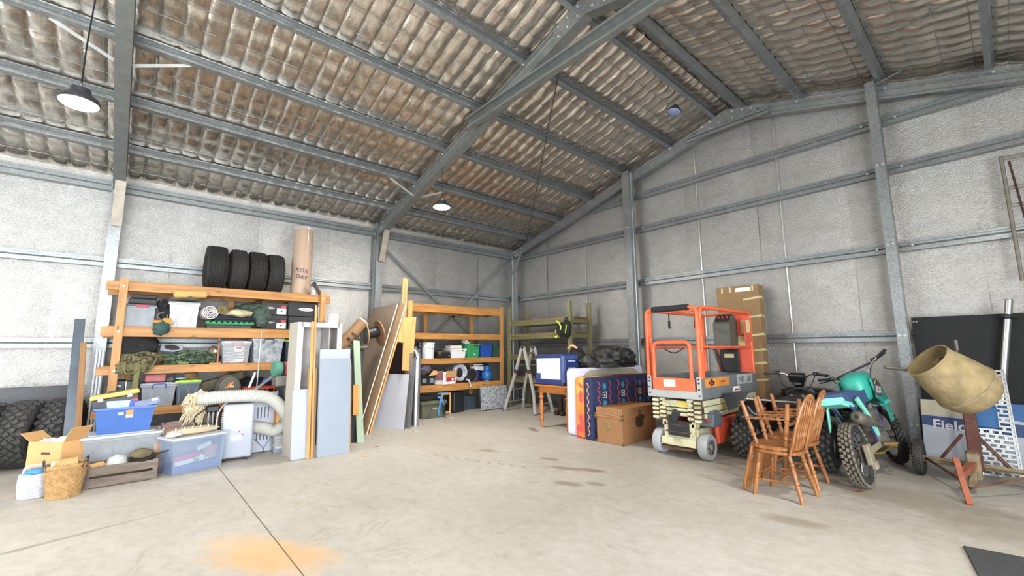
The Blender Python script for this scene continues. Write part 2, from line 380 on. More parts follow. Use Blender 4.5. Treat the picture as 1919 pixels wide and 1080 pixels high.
# ---- girts
bolt_m = mat('bolt_zinc', 'C9CED0', .3, .9)
GL = [.10, 1.609, 2.945]
def girt(bm, p0, p1, nrm, h=.15, d=.10):
    """lipped channel, open towards the room with a rolled centre groove"""
    o = [(0,-h/2),(d,-h/2),(d,-h/2+.03),(d-.02,-h/2+.03),(d-.02,-.012),(d-.035,0),(d-.02,.012),(d-.02,h/2-.03),(d,h/2-.03),(d,h/2),(0,h/2)]
    p0 = Vector(p0); p1 = Vector(p1); t = (p1-p0).normalized(); s = Vector(nrm); u = Vector((0,0,1))
    M_ = Matrix(((s.x,u.x,t.x,p0.x),(s.y,u.y,t.y,p0.y),(s.z,u.z,t.z,p0.z),(0,0,0,1)))
    prism(bm, o, (p1-p0).length, M_)
PY = [-.22, -4.40, -8.85, -13.2]          # portal lines
for z in (1.60, 2.90):
    for a, b in ((-.1, -4.40), (-4.40, -8.85), (-8.85, -13.2)):
        g = part('girt', galv, wl, girt, (.02, a, z), (.02, b, z), (1,0,0))
part('base_channel', galv, wl, lambda bm: box(bm, (.03, -6.65, .06), (.06, 13.2, .12)))
part('eave_strut', galv, wl, girt, (.02, -.05, 4.17), (.02, -13.2, 4.17), (1,0,0), .17, .12)
CA, CB = 4.27, 8.60
for z, ends in ((1.60, (0, CA, CB, 12.9)), (2.90, (0, CA, CB, 12.9)), (4.10, (0, CA, CB, 12.9)), (4.88, (2.9, CA, CB, 10.0))):
    for a, b in zip(ends, ends[1:]):
        a2, b2 = a, b
        if z > 4: a2 = max(a, (z+.05-4.2)/.275); b2 = min(b, 12.9-(z+.05-4.2)/.275)
        part('girt', galv, wb, girt, (a2+.05, -.02, z), (b2-.05, -.02, z), (0,-1,0))
part('base_channel', galv, wb, lambda bm: box(bm, (6.45, -.03, .06), (12.8, .06, .12)))
# girt bolts near the columns
bolt0 = None
def bolts(parent, pts):
    global bolt0
    for p in pts:
        if bolt0 is None:
            bolt0 = part('bolt', bolt_m, parent, lambda bm: (lathe(bm, [(.018,-.006),(.018,.006)], 8), lathe(bm, [(.011,.006),(.011,.016)], 6))); bolt0.location = p; bolt0.rotation_euler = (PI/2,0,0)
        else: share(bolt0, parent, p, (PI/2,0,0))
bolts(wb, [(CA+s, -.13, z) for s in (-.2, .2) for z in (1.6, 2.9, 4.1)] + [(CB+s, -.13, z) for s in (-.2, .2) for z in (2.9, 4.1, 4.88)])
# ---- X bracing straps
for p0, p1 in (((.15,-4.25,3.85),(.15,-.3,.75)), ((.15,-.3,3.98),(.15,-4.2,.65))):
    part('brace_strap', galv, wl, lambda bm: extr(bm, [(-.004,-.03),(.004,-.03),(.004,.03),(-.004,.03)], p0, p1))
# ---- portal frames
def lipC(w, h): return [(-w/2,-h/2),(w/2,-h/2),(w/2,-h/2+.035),(w/2-.018,-h/2+.035),(w/2-.018,-.05),(w/2-.03,-.04),(w/2-.03,.04),(w/2-.018,.05),(w/2-.018,h/2-.035),(w/2,h/2-.035),(w/2,h/2),(-w/2,h/2),
                                (-w/2,h/2-.035),(-w/2+.018,h/2-.035),(-w/2+.018,.05),(-w/2+.03,.04),(-w/2+.03,-.04),(-w/2+.018,-.05),(-w/2+.018,-h/2+.035),(-w/2,-h/2+.035)]
galv2 = mat('galvanised_dull', '8C908E', .45, .7, .12, 9)
for pi, y in enumerate(PY):
    fr = struct(thing('portal_frame', 'galvanised steel portal frame', 'frame')); del fr['category']
    fr['label'] = ['galvanised end portal frame against the back wall', 'galvanised portal frame with collar beam, across the middle of the shed', 'galvanised portal frame nearest the left edge of the photo', 'galvanised portal frame behind the viewpoint'][pi]
    w, h = (.10, .20) if pi == 0 else (.15, .25)
    for sgn in (1, -1):
        X = lambda x: x if sgn > 0 else RX-x
        part('column', galv, fr, lambda bm: extr(bm, lipC(w, h-.03), (X(.24), y, 0), (X(.24), y, 4.16), up=(1,0,0)))
        part('rafter', galv2 if pi else galv, fr, lambda bm: extr(bm, lipC(w, h), (X(.08), y, zr(.08)-h/2), (X(RW), y, zr(RW)-h/2)))
        if pi == 0:
            part('knee_brace', galv, fr, lambda bm: extr(bm, [(-.03,-.03),(.03,-.03),(.03,.03),(-.03,.03)], (X(.3), y-.09, 3.62), (X(.62), y-.09, 4.16)))
        else:
            part('knee_brace', mat('knee_plate', 'A69E92', .55, .5), fr, lambda bm: extr(bm, [(-.065,-.015),(.065,-.015),(.065,.015),(-.065,.015)], (X(.40), y+.02, 3.45), (X(.66), y+.02, 4.20)))
        bpts = [(X(x), y-w/2-.004, zr(x)-h/2+dz) for x in (.35, .6) for dz in (-.06, .06)] + [(X(x), y-w/2-.004, zr(x)-.03) for x in (2.0, 3.08, 4.15, 5.28)]
        if pi in (0, 1, 2): bolts(fr, bpts)
    # apex plate
    def apex(bm):
        pts = [(-.55, zr(RW-.55)-h-.01), (0, zr(RW)-h-.02), (.55, zr(RW-.55)-h-.01), (.55, zr(RW-.55)), (0, zr(RW)+.01), (-.55, zr(RW-.55))]
        prism(bm, [(RW+x, z) for x, z in pts], .006, Matrix(((1,0,0,0),(0,0,-1,y-w/2-.002),(0,1,0,0),(0,0,0,1))))
    part('apex_plate', galv, fr, apex)
    if pi in (0, 1, 2): bolts(fr, [(RW+sx*dx, y-w/2-.012, zr(RW-dx)-h/2+dz) for sx in (-1,1) for dx in (.12,.3,.46) for dz in (-.07,.07)])
    if pi in (1, 2):
        part('collar_beam', galv2, fr, lambda bm: extr(bm, cprof(.09, .20, .012, .03), (4.05, y-w/2-.10, 5.14), (RX-4.05, y-w/2-.10, 5.14)))
    else:
        if pi == 0: part('collar_beam', galv, fr, lambda bm: extr(bm, cprof(.05, .10, .012, .03), (5.7, y-w/2-.06, 5.62), (RX-5.7, y-w/2-.06, 5.62)))
# ---- back wall columns (mullions)
for cx, top in ((CA, zr(CA)+.02), (CB, zr(CB)+.02)):
    mu = struct(part('wall_column', galv, None, lambda bm: extr(bm, lipC(.17 if cx == CA else .12, .2), (cx, -.36, 0), (cx, -.36, top), up=(0,1,0))))
    mu['label'] = 'galvanised wall column behind the mattresses' if cx == CA else 'galvanised wall column behind the teal dirt bike'
    part('cleat', galv, mu, lambda bm: extr(bm, [(-.02,-.004),(.02,-.004),(.02,.004),(-.02,.004)], (cx-.05, -.47, top-.1), (cx+.36, -.47, top-.02)))
    bolts(mu, [(cx+s, -.465, z) for s in (-.03, .03) for z in (.4, 1.6, 2.9, 4.1)])
# ---- roof: purlins, foil blanket, wires
PXL = [.95, 2.02, 3.09, 4.16, 5.24, 6.2]
ce = struct(part('ceiling', clad, None, lambda bm: [prism(bm, [(a, zr(a)+.24), (b, zr(b)+.24), (b, zr(b)+.27), (a, zr(a)+.27)], 13.6, Matrix(((1,0,0,0),(0,0,-1,.15),(0,1,0,0),(0,0,0,1)))) for a, b in ((-.15, RW), (RW, 13.05))]))
def purl(bm, x, y0, y1, sgn):
    h, d = .15, .065; th = math.atan(.275)
    o = [(0,0),(d,0),(d,.02),(d-.012,.02),(d-.012,.012),(.012,.012),(.012,h-.012),(d-.012,h-.012),(d-.012,h-.02),(d,h-.02),(d,h),(0,h)]
    c, s_ = math.cos(th), math.sin(th)
    X = x if sgn > 0 else RX-x
    ax = Vector((c*sgn, 0, s_)) ; az = Vector((-s_*sgn, 0, c)); p0 = Vector((X, y0, zr(x)+.002))
    M_ = Matrix(((ax.x, az.x, 0, p0.x), (ax.y, az.y, 1, p0.y), (ax.z, az.z, 0, p0.z), (0,0,0,1)))
    prism(bm, o, y1-y0, M_)
for sgn in (1, -1):
    for x in PXL:
        for a, b in ((-4.4, -.05), (-8.85, -4.4), (-13.25, -8.85)):
            part('purlin', galv, ce, purl, x, a, b, sgn)
def blanket(bm, sgn):
    cy, cs = .22, .29; nu, nv = 8, 6
    ny = int(13.3/cy); ns = int(6.6/cs); sc = 6.45/(ns*cs)
    V = []
    for i in range(ny*nu+1):
        y = -i*cy/nu; fu = abs(math.sin(PI*i/nu)); row = []
        for j in range(ns*nv+1):
            x = j*cs/nv*sc; fv = abs(math.sin(PI*j/nv))
            cell = noise.noise(Vector((int(i/nu)*1.7, int(j/nv)*2.3, sgn*5)))
            dp = min([abs(x-p-.03) for p in PXL] + [x+.02])
            near = min(1, dp/.12)
            sag = (.026+.026*(cell+.4))*fu**.42*(.55+.45*fv**.6) + .012*noise.noise(Vector((x*5, y*9, sgn))) + .006*noise.noise(Vector((x*9, y*30, sgn)))
            sag += .02*min(1, dp/.5)
            row.append(bm.verts.new((x if sgn > 0 else RX-x, y, zr(x)+.185-sag*(.35+.65*near))))
        V.append(row)
    for i in range(len(V)-1):
        for j in range(len(V[0])-1): bm.faces.new((V[i][j], V[i+1][j], V[i+1][j+1], V[i][j+1]))
for sgn in (1, -1):
    part('foil_blanket', foil_roof, ce, blanket, sgn, smooth=True)
wire = mat('mesh_wire', '9A9C9C', .4, .8)
def wires(bm):
    for sgn in (1, -1):
        for j in range(1, 23):
            x = j*.29*6.45/(22*.29)
            box(bm, (x if sgn > 0 else RX-x, -6.65, zr(x)+.148), (.005, 13.2, .004))
part('support_wires', wire, ce, wires, kind='stuff')
# roof bracing rods under the purlins
dark_steel = mat('dark_steel', '5A5650', .5, .6)
for p0, p1 in (((5.9,-4.25), (.9,-.35)), ((7.2,-.45), (11.9,-4.1))):
    A = (p0[0], p0[1], zr(p0[0])-.05); B = (p1[0], p1[1], zr(p1[0])-.05)
    part('brace_rod', dark_steel if p0[0] < 6 else galv2, ce, lambda bm: tube(bm, [A, B], .011 if p0[0] < 6 else .007, 6))
# fly braces at the middle and left frames
for xx, yy in ((2.02,-4.4), (3.09,-8.85)):
    for s in (1, -1):
        part('fly_brace', mat('fly_strap', 'C8CCCA', .4, .7), ce, lambda bm: extr(bm, [(-.003,-.02),(.003,-.02),(.003,.02),(-.003,.02)], (xx, yy+s*.62, zr(xx)+.01), (xx-.02, yy+s*.08, zr(xx)-.23)))
# ================================================================= shared materials
rubber = mat('rubber', '2A2927', .75, 0, .25, 12, .2, 80, dirt='5F594F', dirt_amt=.35)
rubber_g = mat('rubber_grey', '3E3D3B', .8, 0, .2, 14, .2, 70, dirt='6C675E', dirt_amt=.5)
knob_m = mat('knob_rubber', '6A6358', .85, 0, .25, 20, dirt='8B8371', dirt_amt=.6)
blackp = mat('black_plastic', '1C1C1E', .45, 0, .1)
dgrey = mat('dark_grey_plastic', '45474A', .5, 0, .1)
white_p = mat('white_plastic', 'D2D3D7', .4, 0, .04)
chrome = mat('chrome', 'D5D7D8', .18, 1, .05)
alu = mat('aluminium', 'C3C6C6', .32, .9, .08, 10)
grey_steel = mat('grey_steel', '8F9192', .45, .5, .12, 10, dirt='6B655B', dirt_amt=.4)
black_cloth = mat('black_cloth', '1E1E20', .9, 0, .3, 10, .5, 35)
def RY90(loc=(0,0,0)): return Matrix.Translation(Vector(loc)) @ Matrix.Rotation(PI/2, 4, 'Y')     # lathe axis z -> x
def RX90(loc=(0,0,0)): return Matrix.Translation(Vector(loc)) @ Matrix.Rotation(-PI/2, 4, 'X')    # lathe axis z -> y
def tyre_carcass(bm, R, w, ri, seg=40, cap=False):
    """tyre ring about local x"""
    h = w/2; prof = [(ri, -h*.78), (ri+.01, -h*.92), ((R+ri)/2, -h*1.02), (R-.16*w, -h*.97), (R-.03*w, -h*.72), (R, -h*.4), (R+.004, 0), (R, h*.4), (R-.03*w, h*.72), (R-.16*w, h*.97), ((R+ri)/2, h*1.02), (ri+.01, h*.92), (ri, h*.78), (ri-.004, 0)]
    rings = []
    for k in range(seg):
        a = 2*PI*k/seg; rings.append([bm.verts.new((x, r*math.cos(a), r*math.sin(a))) for r, x in prof])
    for i in range(seg):
        A, B = rings[i], rings[(i+1) % seg]
        for j in range(len(prof)): bm.faces.new((A[j], A[(j+1) % len(prof)], B[(j+1) % len(prof)], B[j]))
def tread(bm, R, w, n, rows, size, jit=.3, seed=1, side=True):
    """rows of blocks: each row (x fraction, twist); size (across, along, proud)"""
    rnd = random.Random(seed)
    for ri_, (xf, tw) in enumerate(rows):
        for k in range(n):
            a = 2*PI*(k+(.5 if ri_ % 2 else 0))/n
            edge = abs(xf) > .6; rr = R-(.035*w if edge else 0) + size[2]*.3
            x = xf*w/2; M_ = Matrix.Rotation(a, 4, 'X') @ TR((x, 0, rr), (0, (.5*xf if edge else 0), tw+rnd.uniform(-jit, jit)*.3))
            r = bmesh.ops.create_cube(bm, size=1)
            for v in r['verts']:
                t = .8 if v.co.z > 0 else 1
                v.co = M_ @ Vector((v.co.x*size[0]*t, v.co.y*size[1]*t, v.co.z*size[2]))
def make_tyre(name, parent, R, w, ri, n, rows, size, m=None, km=None, seed=1):
    c = part(name, m or rubber, parent, tyre_carcass, R, w, ri, smooth=True)
    part('tread_blocks', km or m or rubber, c, tread, R, w, n, rows, size, .3, seed, kind='stuff')
    return c
# ================================================================= scissor lift
def lift():
    orange = mat('lift_orange', 'E0643A', .5, 0, .12, 7, .05, dirt='A9553A', dirt_amt=.5)
    red = mat('lift_red', 'CF5236', .5, 0, .15, 6, dirt='7E3A28', dirt_amt=.5)
    cream = mat('lift_cream', 'C9C5A2', .5, 0, .1, 6, dirt='6A5A40', dirt_amt=.75, ds=7)
    brown = mat('lift_rust', '5C4634', .8, .2, .3)
    deck = mat('lift_deck', '7E8386', .5, .3, .12, 8, dirt='5E5C58', dirt_amt=.4)
    deckl = mat('lift_deck_light', 'ABADAC', .5, .4, .1, 8)
    wheel_m = mat('wheel_grey', 'A4A6AB', .7, 0, .1, 10, dirt='807C74', dirt_amt=.5)
    yel = mat('sticker_yellow', 'D9B13C', .6); whi = mat('sticker_white', 'ECECEA', .5, 0, .02); ostr = mat('sticker_orange', 'D98B3E', .5)
    t = thing('scissor_lift', 'orange and cream electric scissor lift between wicker trunk and quad bike', 'lift', (6.485, -1.94, 0))
    P = lambda n, m, f, **k: part(n, m, t, f, **k)
    # chassis
    P('chassis', cream, lambda bm: (box(bm, (0, .02, .27), (.50, 1.68, .22), bev=.012), box(bm, (0, -.80, .30), (.44, .12, .30), bev=.008), box(bm, (-.21,-.80,.5), (.05,.12,.2)), box(bm, (.21,-.80,.5), (.05,.12,.2)), box(bm, (0,-.87,.20), (.48,.05,.10))))
    P('step', brown, lambda bm: (box(bm, (0, -.90, .12), (.40, .10, .02)), box(bm, (0, -.89, .33), (.34, .05, .015)), box(bm, (0,-.89,.42), (.30,.04,.012))))
    P('battery_recess', mat('recess_dark', '2C2E31', .6), lambda bm: (box(bm, (0, -.865, .37), (.30, .02, .20)), box(bm, (-.03, -.88, .54), (.10, .06, .16), rot=(.2,.5,0), bev=.01)))
    for s in (-1, 1):
        P('side_tray', red, lambda bm: (box(bm, (s*.31, .05, .36), (.14, 1.0, .28), bev=.015), box(bm, (s*.36, -.42, .30), (.06, .26, .26), bev=.02)))
        for y in (-.76, .72):
            w = P('wheel', wheel_m, lambda bm: lathe(bm, [(.10,-.055),(.155,-.06),(.165,-.045),(.165,.045),(.155,.06),(.10,.055)], 28, RY90((s*.325, y, .165)), caps=False), smooth=True)
            part('rim', mat('rim_cream', '9C978A', .5, .2, .1, dirt='4C463C', dirt_amt=.6), w, lambda bm: (lathe(bm, [(.105,-.02),(.105,.035),(.06,.045),(.05,.02),(.0,.02)], 20, RY90((s*.325, y, .165)) @ Matrix.Scale(s, 4, (0,0,1)), caps=False), lathe(bm, [(.035,0),(.035,.06),(.02,.07)], 12, RY90((s*.325, y, .165)) @ Matrix.Scale(s, 4, (0,0,1)))), smooth=True)
            bm_ = [(.325*s+s*.045, y+.072*math.cos(k*PI/3), .165+.072*math.sin(k*PI/3)) for k in range(6)]
            part('lug_bolts', blackp, w, lambda bm: [lathe(bm, [(.008,-.006),(.008,.006)], 6, RY90(q)) for q in bm_])
    P('control_pod', mat('pod_blue_grey', '59646C', .45), lambda bm: (box(bm, (.33, -.62, .50), (.20, .26, .17), bev=.015), box(bm, (.33,-.62,.60), (.16,.2,.04), bev=.01)))
    P('pod_switch', mat('switch_red', 'C43A2A', .4), lambda bm: lathe(bm, [(.018,0),(.018,.03),(.012,.035)], 10, RX90((.36, -.75, .50)) @ Matrix.Scale(-1, 4, (0,0,1))))
    # folded scissor arms: four layers each side, alternating pitch, plus the cross tubes
    for s in (-1, 1):
        for i in range(5):
            z = .50+.058*i; x = s*(.28 if i % 2 else .22)
            P('scissor_arm', cream, lambda bm: extr(bm, [(-.022,-.025),(.022,-.025),(.022,.025),(-.022,.025)], (x, -.86, z-.006), (x, .84, z+.018)))
            P('arm_pad', cream, lambda bm: (box(bm, (s*.30, -.90, z), (.085, .06, .036), bev=.006), box(bm, (s*.20, -.89, z+.02), (.08, .06, .034), bev=.006)))
        P('pivot_block', brown, lambda bm: (box(bm, (s*.25, -.87, .63), (.19, .03, .30)),))
        P('side_beam', cream, lambda bm: (box(bm, (s*.34, .05, .72), (.035, 1.74, .075), bev=.004), box(bm, (s*.345, .05, .635), (.03, 1.7, .075), bev=.004), box(bm, (s*.335, .05, .555), (.03, 1.66, .06), bev=.004)))
        P('side_slot', mat('slot_dark', '403B33', .6), lambda bm: (box(bm, (s*.36, .35, .725), (.006, .22, .035)),))
        P('warning_sticker', yel, lambda bm: (box(bm, (s*.362, -.25, .64), (.003, .09, .06)), box(bm, (s*.362, .5, .64), (.003, .07, .05)), box(bm, (s*.353, -.5, .56), (.003, .09, .045))))
    P('cross_tube', cream, lambda bm: [tube(bm, [(-.3, y, z), (.3, y, z)], .024, 8) for y, z in ((-.86,.56),(-.86,.62),(-.8,.68),(.0,.6),(.8,.6))])
    P('front_plate', cream, lambda bm: box(bm, (0, -.88, .70), (.42, .03, .085), bev=.004))
    P('front_sticker', yel, lambda bm: box(bm, (.09, -.897, .70), (.13, .003, .06)))
    # platform
    P('platform_deck', deck, lambda bm: box(bm, (0, 0, .80), (.76, 1.86, .05), bev=.004))
    for s in (-1, 1):
        P('toe_board', deck, lambda bm: (box(bm, (s*.378, .0, .98), (.014, 1.86, .16)), box(bm, (s*.383, 0, .855), (.02, 1.86, .115))))
    P('toe_board', deck, lambda bm: (box(bm, (0, .925, .93), (.76, .014, .26)),))
    P('front_kick', deckl, lambda bm: (box(bm, (0, -.93, .83), (.77, .016, .10)), box(bm, (-.36,-.938,.93), (.06,.014,.28)), box(bm, (.36,-.938,.93), (.06,.014,.28))))
    for s in (-1, 1):
        P('corner_bolts', blackp, lambda bm: [lathe(bm, [(.012,0),(.012,.01)], 8, RX90((s*.36, -.945, z)) @ Matrix.Scale(-1, 4, (0,0,1))) for z in (.83,.91,.99,1.04)])
    P('gate_panel', orange, lambda bm: box(bm, (0, -.945, .965), (.61, .012, .165), bev=.004))
    P('gate_label', whi, lambda bm: box(bm, (-.05, -.953, .975), (.17, .003, .095), bev=.001))
    # guard rails
    T = lambda pts, r=.019: (lambda bm: tube(bm, arc(pts, .09), r, 10))
    P('front_rail', orange, T([(-.375,-.92,1.05),(-.375,-.92,2.0),(.375,-.92,2.0),(.375,-.92,1.05)], .026), smooth=True)
    P('gate_hoop', orange, T([(-.27,-.95,1.03),(-.27,-.95,1.53),(.27,-.95,1.53),(.27,-.95,1.03)], .026), smooth=True)
    P('rail_pad', mat('foam_black', '202024', .85, 0, .15, 20), lambda bm: tube(bm, [(-.27,-.92,2.0),(.27,-.92,2.0)], .042, 12), smooth=True)
    for s in (-1, 1):
        P('side_rail', orange, T([(s*.375,-.84,1.05),(s*.375,-.84,2.0),(s*.375,.86,2.0),(s*.375,.86,1.05)], .026), smooth=True)
        P('mid_rail', orange, lambda bm: tube(bm, [(s*.375,-.9,1.46),(s*.375,.92,1.46)], .017, 8), smooth=True)
        P('post_sleeve', orange, lambda bm: (box(bm, (s*.375,-.88,1.72), (.055,.05,.22), bev=.006), box(bm, (s*.375,-.88,1.22), (.05,.07,.36), bev=.006)))
        P('lanyard_handle', blackp, lambda bm: (tube(bm, [(s*.2-.08,-.45,1.86),(s*.2-.08,-.45,1.74)], .018, 8), tube(bm, [(s*.2-.08,-.45,1.97),(s*.2-.08,-.45,1.86)], .010, 6)))
    P('rear_rail', orange, lambda bm: (tube(bm, [(-.375,.86,2.0),(.375,.86,2.0)], .021, 8), tube(bm, [(-.375,.86,1.46),(.375,.86,1.46)], .017, 8)), smooth=True)
    P('cross_rail', orange, lambda bm: (tube(bm, [(-.375,-.45,1.985),(.375,-.45,1.985)], .014, 8), tube(bm, [(-.375,.0,1.46),(.375,.02,1.46)], .014, 8)), smooth=True)
    P('rail_bolts', grey_steel, lambda bm: [box(bm, (.375+.03, .9+.05*k, 1.985), (.03,.03,.02)) for k in range(2)])
    P('rear_panel', red, lambda bm: (box(bm, (.12, .83, 1.52), (.52, .012, .92)), box(bm, (.39,.72,1.72), (.012,.24,.36))))
    P('rear_stickers', mat('sticker_cream', 'D9C58C', .6, 0, .1), lambda bm: (box(bm, (.24,.82,1.55),(.12,.004,.16)), box(bm, (.30,.82,1.78),(.09,.004,.22)), box(bm, (-.1,.815,1.72),(.07,.004,.12)), box(bm, (-.08,.815,1.52),(.09,.004,.14)), box(bm, (.398,.72,1.78),(.003,.15,.2))))
    cb = P('control_box', mat('control_grey', '55544C', .6, 0, .1), lambda bm: (prism(bm, [(-.15,0),(.13,0),(.15,.40),(.02,.52),(-.15,.36)], .26, Matrix(((0,0,1,-.05),(1,0,0,.65),(0,1,0,1.47),(0,0,0,1)))),))
    part('control_panel', mat('panel_dark', '2B2A2C', .4), cb, lambda bm: box(bm, (.08, .585, 1.92), (.20, .012, .16), rot=(-.85,0,0)))
    part('control_knobs', mat('knob_red', 'C44A48', .4), cb, lambda bm: [lathe(bm, [(.016,0),(.014,.03)], 8, TR((x, .575, 1.925), (.7,0,0))) for x in (.02,.08,.15)])
    P('document_bag', mat('bag_black', '17171A', .5), lambda bm: box(bm, (.06, .79, 1.24), (.30, .05, .36), bev=.012))
    P('bag_label', mat('label_tan', 'B5AA7C', .6), lambda bm: box(bm, (.06, .763, 1.32), (.15, .003, .06)))
    coil = [(-.02+.035*math.cos(k*.9)+.10*k/70, .45+.035*math.sin(k*.9), 1.42-.33*k/70) for k in range(70)]
    P('coil_cord', blackp, lambda bm: tube(bm, [(-.2,.2,1.45)] + coil + [(.1,.6,1.06)], .007, 5), smooth=True)
    P('slack_cable', blackp, lambda bm: tube(bm, arc([(-.36,-.5,1.44),(-.2,-.5,1.36),(-.05,-.5,1.45)], .2), .008, 6), smooth=True)
    # side decals on the right toe board
    X = .3865; RT = (PI/2, 0, PI/2)
    P('logo_strip', ostr, lambda bm: box(bm, (X, -.45, .985), (.003, .75, .115)))
    P('logo_diamond', mat('decal_dark', '2A2730', .5), lambda bm: prism(bm, [(-.10,0),(0,-.052),(.10,0),(0,.052)], .002, Matrix(((0,0,1,X+.0015),(1,0,0,-.64),(0,1,0,.985),(0,0,0,1)))))
    text('logo_word', 'JLG', .055, red, t, (X+.0042, -.695, .967), RT, bold=True, sx=1.1)
    text('logo_web', 'www.jlg.com', .04, MATS['decal_dark'], t, (X+.0022, -.40, .98), RT)
    P('number_plate', mat('plate_grey', 'A7AAAA', .5), lambda bm: box(bm, (X+.0008, .47, .985), (.003, .56, .14)))
    text('number_text', '1930ES', .105, MATS['decal_dark'], t, (X+.003, .22, .95), RT, sx=.72)
    text('maker_text', 'JLG', .10, MATS['decal_dark'], t, (X+.003, .56, .95), RT, bold=True, sx=.8, shear=.3)
    P('warning_plate', whi, lambda bm: box(bm, (.3945, .12, .86), (.003, .24, .07)))
    P('warning_bar', mat('bar_red', 'C03038', .5), lambda bm: box(bm, (.3965, .14, .85), (.002, .17, .022)))
lift()
# ================================================================= tall taped carton behind the lift
def carton():
    card = mat('carton_brown', '8F7250', .8, 0, .08, 5); tp = mat('masking_tape', 'CBBE8A', .7)
    t = thing('tall_carton', 'tall flat brown cardboard carton sealed with tape behind scissor lift', 'carton', (6.44, -.40, 0), rot=(-.05, 0, 0))
    part('carton_body', card, t, lambda bm: box(bm, (0, 0, 1.27), (.72, .22, 2.54), bev=.004))
    part('shipping_label', mat('paper_white', 'E8E8E4', .7), t, lambda bm: box(bm, (.1, -.112, 2.47), (.26, .003, .07)))
    for z, w in ((2.30,.3),(1.98,.26),(1.66,.3),(1.40,.28),(1.18,.3),(.9,.3)):
        part('tape_strip', tp, t, lambda bm: (box(bm, (.25, -.112, z), (w, .003, .035), rot=(0,-.1,0)), box(bm, (.362, -.02, z+.015), (.003, .17, .035))))
    for x in (-.26,-.12,.26):
        part('tape_strip', tp, t, lambda bm: box(bm, (x, -.112, 2.48), (.03, .003, .10)))
carton()
# ================================================================= bow-back chairs
oak = wood('chair_oak', 'A06A3A', '744624', 2, .38, knots=False)
def turned(bm, p0, p1, prof, seg=10):
    """lathe profile [(t, r)] along p0->p1"""
    p0 = Vector(p0); p1 = Vector(p1); d = p1-p0; q = d.to_track_quat('Z', 'Y').to_matrix().to_4x4()
    lathe(bm, [(r, tt*d.length) for tt, r in prof], seg, Matrix.Translation(p0) @ q)
LEGP = [(0,.017),(.08,.018),(.28,.022),(.36,.024),(.38,.017),(.40,.025),(.43,.025),(.45,.016),(.5,.018),(.62,.024),(.70,.020),(.73,.015),(.76,.024),(.80,.024),(.82,.015),(.9,.02),(1,.017)]
SPP = [(0,.007),(.1,.008),(.2,.013),(.24,.008),(.27,.014),(.31,.014),(.34,.008),(.5,.009),(.66,.008),(.69,.013),(.72,.008),(1,.006)]
STP = [(0,.008),(.15,.011),(.22,.016),(.26,.010),(.5,.015),(.74,.010),(.78,.016),(.85,.011),(1,.008)]
def make_chair(label):
    """local: seat faces -y, back at +y"""
    t = thing('dining_chair', label, 'chair')
    def seat(bm):
        o = []
        for k in range(28):
            a = 2*PI*k/28; c, s = math.cos(a), math.sin(a); e = 2.6
            x = .225*math.copysign(abs(c)**(2/e), c); y = .22*math.copysign(abs(s)**(2/e), s)
            o.append((x*(1+.08*(-s)), y))
        a = [bm.verts.new((x*.94, y*.94, .415)) for x, y in o]; b = [bm.verts.new((x, y, .428)) for x, y in o]; c_ = [bm.verts.new((x, y, .443)) for x, y in o]; d = [bm.verts.new((x*.95, y*.95, .452)) for x, y in o]; e_ = [bm.verts.new((x*.7, y*.7, .446)) for x, y in o]
        n = len(o); bm.faces.new(a[::-1]); bm.faces.new(e_)
        for A, B in ((a,b),(b,c_),(c_,d),(d,e_)):
            for k in range(n): bm.faces.new((A[k], A[(k+1) % n], B[(k+1) % n], B[k]))
    part('seat', oak, t, seat, smooth=True)
    F = {(-1,-1): ((-.20,-.19,0), (-.15,-.13,.425)), (1,-1): ((.20,-.19,0), (.15,-.13,.425)), (-1,1): ((-.19,.23,0), (-.14,.13,.425)), (1,1): ((.19,.23,0), (.14,.13,.425))}
    for k, (a, b) in F.items(): part('leg', oak, t, turned, a, b, LEGP, smooth=True)
    def at(k, z): a, b = Vector(F[k][0]), Vector(F[k][1]); return a+(b-a)*(z/.425)
    for s in (-1, 1): part('stretcher', oak, t, turned, at((s,-1),.15), at((s,1),.17), STP, smooth=True)
    part('stretcher', oak, t, turned, (at((-1,-1),.15)+at((-1,1),.17))/2, (at((1,-1),.15)+at((1,1),.17))/2, STP, smooth=True)
    part('stretcher', oak, t, turned, at((-1,-1),.21), at((1,-1),.21), STP, smooth=True)
    # bow: flat bent hoop leaning back
    lean = .30
    def B(x, h): return Vector((x, .165+h*lean*.9, .44+h))
    H = .54; pts = []
    for k in range(25):
        a = PI*k/24; x = .185*math.cos(a)*(1+.12*math.sin(a)); h = .02+(H-.02)*min(1, (math.sin(a)**.62)) if 0 < k < 24 else -.01
        pts.append(B(x, h))
    part('bow_back', oak, t, lambda bm: tube(bm, pts, .022, 8, flat=.75), smooth=True)
    for i in range(5):
        x = -.105+.0525*i; top = H*(1-(x/.2)**4*.6)-.015
        part('spindle', oak, t, turned, B(x*.85, 0), B(x*1.15, top), SPP, smooth=True)
    return t
GR = 'bow-back dining chairs stacked seat to seat'
labs = ['oak bow-back dining chair standing upright at the front of the chair pile', 'oak bow-back dining chair upside down on the front chair of the pile', 'oak bow-back dining chair standing upright at the rear, beside the dirt bike wheel', 'oak bow-back dining chair upside down on the rear chair of the pile']
ch0 = make_chair(labs[0]); ch0['group'] = GR
poses = [((7.93,-3.49,0), (0,0,-PI/2-.06)), ((7.90,-3.49,.905), (0,PI,-PI/2-.02)), ((7.90,-2.93,0), (0,0,-PI/2+.02)), ((7.86,-2.93,.905), (0,PI,-PI/2+.05))]
